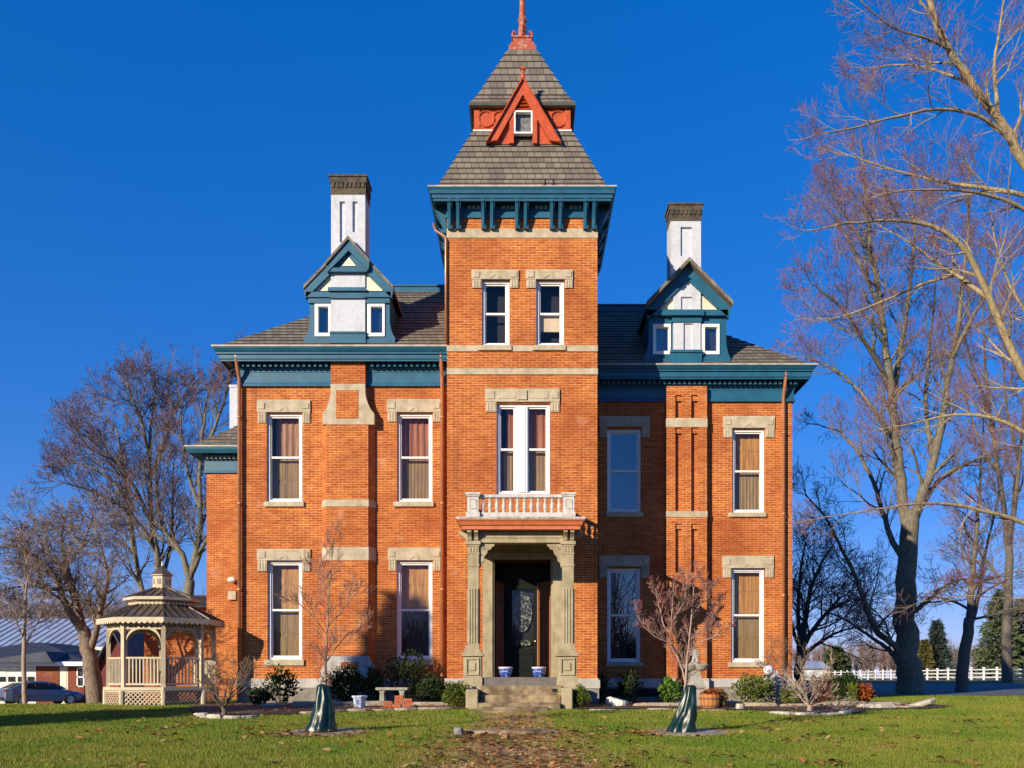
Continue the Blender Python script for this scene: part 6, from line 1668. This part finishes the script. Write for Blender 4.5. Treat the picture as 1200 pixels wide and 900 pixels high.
def bare_tree(name, lab, d, trunk, limbs, seed, spec, mats, group=None, r_tw=.006, budr=.0, up=.10):
    """trunk and limbs are measured polylines [(px, py, depth offset)], twigs are grown on them"""
    px0 = trunk[0][0][0]; X0 = PX(px0, d); t = thing(name, lab, 'tree', (X0,d,G(X0,d)), group)
    rr = random.Random(seed); tr = MB(); cr = MB(); ends = []
    L0, kids, spread, dens = spec
    def br(p, dr, L, r, lvl, kids):
        seg = 4 if lvl else 3; pts = [p]; q = Vector(p); v = Vector(dr).normalized(); w = .17
        for i in range(seg):
            v = (v+Vector((rr.gauss(0,w),rr.gauss(0,w),rr.gauss(0,w)+up))).normalized(); q = q+v*(L/seg); pts.append(q.copy())
        rad = [max(r_tw, r*(1-.8*i/seg)) for i in range(seg+1)]
        cr.mi = 0 if lvl >= 2 else 1
        cr.tube(pts, rad, 3 if lvl < 3 else 5, False)
        if lvl == 0: ends.append((pts[-1], v)); ends.append((pts[-2], v)); return
        k = kids[0]
        for j in range(k):
            a = .2+.8*(j+rr.random())/k; i = min(int(a*seg), seg-1); b = pts[i].lerp(pts[i+1], a*seg-i); ax = (pts[i+1]-pts[i]).normalized()
            pr = ax.orthogonal().normalized(); pr.rotate(Quaternion(ax, rr.uniform(0,6.283)))
            s = spread*rr.uniform(.7,1.25)
            br(b, ax*math.cos(s)+pr*math.sin(s), L*rr.uniform(.5,.72)*(1.12-.4*a), max(r_tw, r*(1-.8*a)*.62), lvl-1, kids[1:])
    def lay(pts, r0, r1, ch, mb, Ls=1.0, start=.15, n=10, pw=1.0):
        P = [Vector((PX(x,d+dy), d+dy, PZ(y,d+dy))) for x,y,dy in pts]
        Q = []                                                   # smooth the measured line
        for i in range(len(P)-1):
            p0, p1, p2, p3 = P[max(i-1,0)], P[i], P[i+1], P[min(i+2,len(P)-1)]
            for s in range(3):
                u = s/3; Q.append(0.5*((2*p1)+(p2-p0)*u+(2*p0-5*p1+4*p2-p3)*u*u+(3*p1-p0-3*p2+p3)*u**3))
        Q.append(P[-1]); k = len(Q)
        jit = r0*.22
        for i in range(1,k-1): Q[i] = Q[i]+Vector((rr.gauss(0,jit),rr.gauss(0,jit),rr.gauss(0,jit)))*.5
        rad = [r0+(r1-r0)*(i/(k-1))**pw for i in range(k)]
        mb.tube(Q, rad, n)
        for j in range(ch):
            a = start+(1-start)*(j+rr.random())/ch; i = min(int(a*(k-1)), k-2); b = Q[i].lerp(Q[i+1], a*(k-1)-i); ax = (Q[i+1]-Q[i]).normalized()
            pr = ax.orthogonal().normalized(); pr.rotate(Quaternion(ax, rr.uniform(0,6.283))); s = spread*rr.uniform(.75,1.35)
            br(b, ax*math.cos(s)+pr*math.sin(s), L0*Ls*rr.uniform(.55,1.15)*(1.2-.65*a), max(r_tw*1.5, rad[i]*.45), len(kids), kids)
        return Q[-1], (Q[-1]-Q[-2]).normalized(), rad[-1]
    lay(trunk[0], trunk[1], trunk[2], 0, tr, n=16, pw=trunk[3] if len(trunk) > 3 else 1)
    for lm in limbs:
        pts, r0, r1, ch = lm[:4]; e, v, r = lay(pts, r0, r1, int(ch*dens), tr, lm[4] if len(lm) > 4 else 1.0)
        for _ in range(3): br(e, v+Vector((rr.gauss(0,.3),rr.gauss(0,.3),rr.gauss(0,.3))), L0*.45, r*.8, max(1,len(kids)-1), kids[1:] or [3])
    tr.build('trunk', mats[0], t, smooth=True, uv=False)
    if budr:
        cr.mi = 2
        for p, v in ends:
            if rr.random() < .75:
                a = v.orthogonal().normalized()*budr; b = v.cross(a).normalized()*budr; w = v*budr*2.2
                cr.add([p-w*.4, p+a, p+b, p-a-b, p+w], [(0,2,1),(0,3,2),(0,1,3),(4,1,2),(4,2,3),(4,3,1)])
    cr.build('crown', [mats[0], mats[1], mats[2] if len(mats) > 2 else mats[1]], t, uv=False)
    return t

TWL = M('dark_reddish_twig', (.115,.062,.058), .85, (.16,.10,.085), 2)
BUDL = M('dull_red_bud', (.17,.055,.065), .8, (.12,.045,.05), 3)
TWN = M('tan_red_twig', (.22,.14,.095), .85, (.16,.075,.075), 3)
DARKB = bark_mat('dark_grey_bark', (.16,.135,.105), (.09,.075,.06))
# the large maple to the right of the house
bare_tree('maple_tree', 'large leafless maple with a thick grey trunk right of the house', 41.0,
    ([(1068,826,0),(1066,808,0),(1063,780,0),(1062,740,0),(1062,700,0),(1064,650,0),(1067,600,0)], .74, .36, .55),
    [([(1064,625,0),(1058,580,0),(1052,530,-.2),(1045,470,-.5),(1038,410,-.8),(1030,350,-1.0),(1021,290,-1.2),(1014,230,-1.2),(1010,175,-1.2)], .25, .03, 24),
     ([(1047,480,-.4),(1053,420,0),(1062,370,.5),(1068,320,1),(1072,270,1.4),(1070,215,1.8)], .14, .025, 16),
     ([(1068,615,0),(1080,580,.2),(1092,545,.4),(1102,500,.6),(1110,450,.9),(1120,400,1),(1128,340,1.2),(1134,270,1.2),(1136,200,1.2)], .24, .03, 24),
     ([(1064,795,0),(1057,770,-.1),(1044,752,-.3),(1029,742,-.6),(1019,720,-.9),(1010,698,-1.1),(1001,672,-1.3),(989,648,-1.5),(974,618,-1.7),(960,596,-1.9),(944,580,-2.2)], .17, .03, 17),
     ([(1064,805,0),(1057,785,.1),(1046,766,.3),(1033,755,.7),(1020,746,1.0),(1004,735,1.4),(985,723,1.8),(962,714,2.2)], .14, .025, 11, .8),
     ([(1060,655,0),(1046,636,.4),(1037,608,.8),(1027,576,1.2),(1015,546,1.6),(1000,522,2.0),(984,506,2.4),(960,498,2.8)], .15, .025, 14),
     ([(1068,718,0),(1085,706,-.4),(1100,692,-.8),(1116,682,-1.2),(1135,678,-1.5)], .13, .02, 8, .7),
     ([(1080,592,.2),(1102,562,.8),(1130,545,1.4),(1165,530,2.0),(1195,522,2.5)], .13, .02, 12),
     ([(1042,455,-.5),(1028,425,-1),(1013,400,-1.6),(995,372,-2.2),(973,348,-2.8),(950,332,-3.2)], .12, .02, 14),
     ([(1050,520,-.2),(1030,490,.6),(1008,460,1.2),(984,436,1.8),(958,424,2.4),(932,418,3)], .11, .02, 14),
     ([(1034,380,-.9),(1022,340,-.2),(1003,300,.6),(985,265,1.2),(966,238,1.8)], .10, .02, 13),
     ([(1026,320,-1),(1012,285,-1.8),(992,255,-2.4),(975,225,-3)], .08, .02, 10),
     ([(1116,420,.9),(1135,380,.4),(1158,340,0),(1178,300,-.4)], .11, .02, 12),
     ([(1094,540,.5),(1085,480,1.2),(1088,420,1.8),(1094,360,2.4),(1098,300,3)], .12, .02, 14)],
    101, (2.5, [5,4,3], .64, .98), (MAPLE, TWR, BUDR), r_tw=.0060, budr=.018)
# the nearer tree whose trunk stands outside the picture
bare_tree('overhanging_tree', 'tall leafless tree whose sunlit pale limbs reach in from the right edge', 24.0,
    ([(1325,840,0),(1318,760,0),(1310,640,0),(1303,540,0),(1288,430,0),(1262,320,0)], .36, .15),
    [([(1264,330,0),(1235,250,0),(1200,190,0),(1170,140,-.2),(1130,85,-.4),(1098,30,-.6),(1084,-30,-.8),(1075,-100,-1)], .145, .05, 20),
     ([(1186,166,-.1),(1150,137,-.4),(1100,128,-.8),(1050,137,-1.2),(1002,150,-1.6),(958,156,-2)], .055, .012, 14),
     ([(1225,235,0),(1165,222,.4),(1110,214,.8),(1050,200,1.2),(990,180,1.6)], .07, .012, 14),
     ([(1245,275,0),(1190,240,-.5),(1140,225,-1),(1080,222,-1.5),(1030,228,-2)], .06, .012, 12),
     ([(1142,102,-.3),(1108,86,.2),(1065,76,.6),(1015,80,1)], .045, .011, 11),
     ([(1116,60,-.5),(1085,45,-1),(1045,32,-1.5),(1008,0,-2)], .04, .011, 11),
     ([(1170,140,0),(1165,80,.6),(1172,30,1.2),(1180,-30,1.6)], .06, .015, 12),
     ([(1303,560,0),(1245,490,-.2),(1200,440,-.4),(1170,372,-.6),(1147,322,-.8),(1124,286,-1),(1090,264,-1.2),(1042,258,-1.4),(992,262,-1.6),(944,270,-1.8)], .13, .010, 20),
     ([(1160,350,-.7),(1128,328,-.2),(1092,304,.2),(1062,281,.6),(1030,264,1)], .065, .009, 11),
     ([(1120,322,0),(1078,334,.4),(1032,354,.8),(986,371,1.2),(948,374,1.6)], .045, .010, 12),
     ([(1306,625,0),(1250,545,.4),(1200,506,.6),(1160,489,.8),(1118,486,1),(1078,494,1.2),(1036,502,1.4)], .085, .009, 13),
     ([(1309,705,0),(1255,640,-.4),(1200,613,-.6),(1150,598,-.8),(1108,590,-1),(1058,592,-1.2),(1008,600,-1.4),(966,606,-1.6)], .075, .008, 14),
     ([(1300,530,0),(1240,430,.6),(1195,355,1),(1170,300,1.4),(1160,240,1.8)], .075, .012, 12),
     ([(1312,740,0),(1250,700,0),(1190,702,0),(1130,698,0),(1075,706,0)], .035, .008, 6, .5)],
    103, (1.6, [5,4,3], .62, .85), (LIMB, TWN, BUDR), r_tw=.0034, budr=.010)
# the pair of dark stems further right
bare_tree('forked_tree', 'dark leafless tree with a forked trunk in front of the white fence', 45.0,
    ([(1126,820,0),(1127,800,0),(1128,775,0),(1133,750,0),(1136,725,0)], .33, .24, .6),
    [([(1135,730,0),(1138,700,0),(1140,670,0),(1144,630,.2),(1147,590,.4),(1150,540,.6),(1152,490,.8)], .18, .025, 22),
     ([(1135,742,0),(1142,716,.4),(1148,690,.8),(1153,658,1.2),(1159,628,1.6),(1167,595,2),(1176,555,2.4)], .14, .02, 18),
     ([(1138,690,0),(1155,680,-.5),(1178,672,-1),(1205,668,-1.5)], .08, .02, 9),
     ([(1137,715,0),(1118,705,.5),(1096,700,1),(1072,700,1.6)], .07, .02, 9),
     ([(1143,725,0),(1165,720,.5),(1190,712,1),(1215,704,1.5)], .07, .02, 9)],
    107, (2.4, [4,3,3], .78, .9), (DARKB, TWB), r_tw=.008, up=.05)
bare_tree('background_tree', 'leafless purplish tree far behind the forked tree at the right edge', 66.0,
    ([(1180,806,0),(1180,760,0),(1181,700,0),(1182,640,0)], .38, .26),
    [([(1182,650,0),(1176,590,.5),(1166,530,1),(1158,470,1.5),(1154,410,2),(1152,350,2.4)], .22, .04, 24),
     ([(1182,640,0),(1190,580,-.5),(1196,520,-1),(1202,450,-1.5),(1206,380,-2)], .22, .04, 22),
     ([(1180,690,0),(1158,660,1),(1136,630,2),(1118,590,3)], .13, .03, 14),
     ([(1172,560,.8),(1150,520,1.6),(1132,470,2.4),(1122,420,3.2)], .13, .03, 16),
     ([(1158,480,1.5),(1140,430,.8),(1126,380,.2),(1118,330,-.4)], .11, .03, 14),
     ([(1194,540,-.8),(1180,480,-1.6),(1176,420,-2.4),(1178,360,-3)], .12, .03, 16)],
    149, (3.4, [4,4,3], .60, .8), (DARKB, TWR, BUDR), r_tw=.0105, budr=.026)
# low dark tree behind the corner of the house
bare_tree('small_dark_tree', 'dense dark leafless small tree behind the right corner of the house', 47.0,
    ([(936,805,0),(937,790,0),(938,770,0),(940,755,0)], .30, .20),
    [([(940,760,0),(944,720,0),(950,690,0),(962,660,0),(975,640,0)], .16, .03, 18),
     ([(940,758,0),(955,735,.5),(972,716,1),(990,705,1.5),(1012,700,2)], .15, .03, 20),
     ([(940,765,0),(935,720,1),(938,670,1.5),(945,630,2)], .14, .03, 16),
     ([(940,768,0),(962,752,-.5),(984,740,-1),(1005,735,-1.5)], .12, .025, 14),
     ([(938,760,0),(928,735,0),(926,700,0)], .12, .03, 9)],
    109, (3.0, [4,4,3], .70, .95), (bark_mat('dark_bark',(.085,.07,.06),(.05,.04,.035)), M('dark_twig',(.10,.075,.065),.9)), r_tw=.009, up=.0)

# the trees on the left
bare_tree('maple_tree', 'tall leafless reddish-budded maple rising directly behind the gazebo', 52.0,
    ([(183,835,0),(183,790,0),(184,750,0),(184,720,0)], .36, .27),
    [([(184,722,0),(185,680,0),(183,645,0),(177,612,0),(175,560,0),(176,515,0),(179,480,0),(183,462,0)], .22, .03, 24),
     ([(182,740,0),(166,690,.5),(156,640,1),(150,590,1.4),(144,545,1.8),(135,500,2.2),(118,492,2.6)], .18, .025, 24),
     ([(182,640,0),(160,610,-.8),(135,590,-1.5),(105,575,-2.2),(75,566,-3)], .12, .03, 17),
     ([(178,615,0),(160,575,-.6),(138,545,-1.2),(112,520,-1.8),(90,505,-2.4)], .11, .03, 17),
     ([(176,560,0),(192,520,.6),(205,480,1.2),(214,465,1.8)], .11, .03, 15),
     ([(150,590,1.4),(128,560,2),(100,545,2.6),(72,540,3.2)], .09, .025, 14),
     ([(186,690,0),(200,640,.8),(202,590,1.4),(204,540,2)], .13, .03, 14),
     ([(176,540,0),(165,490,-.5),(158,475,-1),(150,455,-1.5)], .10, .03, 14)],
    113, (2.9, [4,4,3], .58, 1.15), (MAPLE, TWL, BUDL), r_tw=.0085, budr=.022, up=.09)
bare_tree('maple_tree', 'leafless maple with a dark forked trunk between the gazebo and the side wing', 48.0,
    ([(221,832,0),(221,790,0),(221,740,0),(221,700,0),(222,680,0)], .32, .24),
    [([(222,684,0),(216,655,0),(206,640,0),(192,622,0),(185,590,0),(184,555,0),(190,520,0)], .17, .025, 18),
     ([(222,680,0),(230,645,.3),(235,610,.5),(234,560,.7),(238,510,.9),(243,465,1.1),(246,452,1.2)], .18, .025, 22),
     ([(226,670,0),(238,640,-.6),(250,620,-1),(262,590,-1.4)], .13, .03, 12),
     ([(235,600,.5),(222,560,1.2),(214,520,1.8),(212,480,2.4)], .11, .03, 14),
     ([(236,540,.8),(252,500,.2),(264,465,-.2),(270,440,-.6)], .10, .03, 14)],
    127, (2.4, [4,4,3], .52, 1.0), (MAPLE, TWL, BUDL), r_tw=.0085, budr=.022, up=.10)
crab = bare_tree('crab_apple_tree', 'crooked leaning crab apple tree with a knotty trunk left of the gazebo', 37.5,
    ([(113,832,0),(110,800,0),(106,775,0),(102,752,0),(97,738,0)], .36, .24),
    [([(98,741,0),(84,722,-.3),(74,702,-.6),(67,680,-.8),(48,658,-1),(28,643,-1.2),(8,640,-1.4)], .19, .025, 22),
     ([(101,750,0),(93,716,.4),(86,690,.7),(78,660,1),(72,632,1.2),(76,606,1.4)], .15, .025, 20),
     ([(105,765,0),(114,736,-.4),(121,702,-.8),(126,680,-1),(122,655,-1.2),(113,630,-1.4)], .15, .025, 18),
     ([(70,690,-.7),(52,690,-1.2),(32,686,-1.6),(10,690,-2)], .09, .02, 14),
     ([(83,680,.7),(62,655,1.2),(46,630,1.7),(38,606,2.2)], .09, .02, 16),
     ([(80,660,1),(95,640,.4),(104,618,0),(112,598,-.4)], .08, .02, 14)],
    131, (1.75, [5,4,3], .80, 1.1), (bark_mat('rough_crab_bark',(.26,.19,.13),(.12,.09,.065)), TWB), r_tw=.0075, up=.03)
rngc = np.random.default_rng(9)
for c, r_ in (((PX(30,37),37,PZ(620,37)),(1.1,1,.55)), ((PX(78,37.5),37.5,PZ(612,37.5)),(1.2,1,.5))): leaf_cloud('withered_leaves', 170, c, r_, .10, M('withered_brown_leaf',(.12,.075,.05),.9), crab, rngc, shell=.1)
bare_tree('slim_tree', 'slim leafless young tree standing in front of the parked car', 31.0,
    ([(29,832,0),(28.5,800,0),(28,765,0),(29,730,0),(30,700,0)], .085, .05),
    [([(29,745,0),(30,705,0),(31,672,0),(30,640,0)], .05, .01, 14),
     ([(29,760,0),(38,740,.3),(48,722,.6),(56,705,.8)], .03, .008, 9),
     ([(28,750,0),(18,725,-.3),(8,705,-.5)], .03, .008, 8)],
    137, (.95, [4,4,3], .7, 1.0), (PALETWIG, TWB), r_tw=.006, up=.08)

# conifers
def conifer(name, lab, px, d, ytop, ybot, w, mat, n, seed, group=None, shape=1.0, XY=None, H=None, size=.22):
    X, Y = (PX(px,d), d) if XY is None else XY
    z0 = G(X,Y); H = (PZ(ytop,d)-z0) if H is None else H
    W = w*d/F/2 if XY is None else w
    t = thing(name, lab, 'tree', (X,Y,z0), group); rng = np.random.default_rng(seed)
    m = MB(); m.tube([(X,Y,z0-.2),(X,Y,z0+H*.5),(X,Y,z0+H*.98)], [H*.018+.05,H*.012+.03,.015], 8); m.build('trunk', TWIG, t, uv=False)
    u = rng.uniform(0,1,n)**.75; h = .06+.94*(1-u); lay = np.floor(h*11)/11
    ang = np.floor(rng.uniform(0,9,n))*6.2832/9+lay*17+rng.normal(0,.16,n)
    rmax = W*(1-h)**shape*(.78+.35*np.sin(ang*3+lay*23)); q = rng.uniform(.08,1,n)**.6
    P = np.stack([X+np.cos(ang)*rmax*q, Y+np.sin(ang)*rmax*q, z0+H*(h-.03*q)+rng.normal(0,H*.008,n)], 1)
    dv = np.stack([np.cos(ang),np.sin(ang),-.25+rng.normal(0,.3,n)],1)+rng.normal(0,.35,(n,3)); dv /= np.linalg.norm(dv,axis=1)[:,None]
    s = size*rng.uniform(.6,1.4,n); tt = np.cross(dv, rng.normal(size=(n,3))); tt /= np.linalg.norm(tt,axis=1)[:,None]
    V = np.stack([P-tt*s[:,None]*.22, P+tt*s[:,None]*.22, P+dv*s[:,None]],1).reshape(-1,3)
    fast_mesh('crown', V, np.arange(3*n).reshape(-1,3), mat, t, loc=worldloc(t))
    return t
CONB = leaf_mat('blue_spruce_needle', (.035,.055,.050), (.060,.085,.075), 1.5, .1)
CONG = leaf_mat('green_conifer_needle', (.045,.065,.025), (.075,.09,.035), 1.5, .1)
CONP = leaf_mat('pine_needle', (.075,.10,.05), (.11,.13,.06), 1.5, .15)
CONY = leaf_mat('yellowing_conifer_needle', (.15,.13,.04), (.10,.10,.035), 1.5, .1)
conifer('spruce_tree', 'dark blue-green spruce beyond the fence just right of the maple trunk', 1098, 128, 726, 785, 42, CONB, 5200, 1, size=.75)
conifer('cypress_tree', 'yellowish upright conifer beside the dark spruce', 1083, 126, 749, 785, 27, CONY, 3600, 2, shape=.5, size=.5)
conifer('pine_tree', 'tall loose green pine near the right edge beyond the fence', 1172, 135, 690, 785, 66, CONP, 2300, 3, shape=.6, size=.95)
conifer('pine_tree', 'second loose pine cut by the right edge of the picture', 1197, 140, 700, 785, 54, CONP, 1800, 4, shape=.6, size=.95)
conifer('conifer_bush', 'broad dark green conifer behind the far end of the fence', 979, 132, 757, 785, 38, CONG, 3200, 5, shape=.42, size=.6)
# the evergreen that throws its shadow over the lawn; it stands left of the picture
conifer('norway_spruce', 'tall dark spruce standing left of the front lawn outside the picture', 0, 0, 0, 0, 3.2, CONG, 12000, 6, XY=(-21.6, 6.2), H=12.6, size=.55)

# far woods, too many to count
rr = random.Random(77); m = MB()
def far_tree(x, y, h, mi):
    m.mi = mi; z = G(x,y)
    for i in range(46):
        a = rr.uniform(0,6.28); s = rr.uniform(.05,.55); zz = h*rr.uniform(.12,.6)
        l = h*rr.uniform(.25,.45); p = Vector((x,y,z+zz)); q = p+Vector((math.cos(a)*math.sin(s)*l,math.sin(a)*math.sin(s)*l,math.cos(s)*l))
        m.tube([p,q],[.05,.03],3,False)
        for k in range(3): f = p.lerp(q, rr.uniform(.3,1)); m.tube([f, f+Vector((rr.gauss(0,.12),rr.gauss(0,.12),.16))*h*rr.uniform(.5,1.1)],[.035,.02],3,False)
    m.tube([(x,y,z),(x,y,z+h*.7)],[.14,.06],4,False)
for i in range(95):
    y = rr.uniform(165,215); x = PX(rr.uniform(925,1215), y); f = rr.random()
    far_tree(x, y, (VY-rr.uniform(752,776))*y/F+1.0, 0 if f < .7 else 1)
for i in range(60):
    y = rr.uniform(125,160); x = PX(rr.uniform(-20,260), y); far_tree(x, y, (VY-rr.uniform(685,712))*y/F+1.6, 1 if rr.random() < .6 else 0)
for i in range(170):                                     # the same woods close the view behind the camera and show in the window panes
    far_tree(rr.uniform(-45,75), rr.uniform(-70,-45), rr.uniform(6,11), 1 if rr.random() < .6 else 0)
for i in range(9):
    far_tree(rr.uniform(3,22), rr.uniform(-66,-52), rr.uniform(13,21), 1)
o = m.build('far_woods', [M('pinkish_far_twig',(.23,.15,.13),.9), M('grey_far_twig',(.17,.135,.12),.9)], None, uv=False)
tag(o, 'distant leafless woods along the horizon behind the fence and the barn', 'woods', kind='stuff')
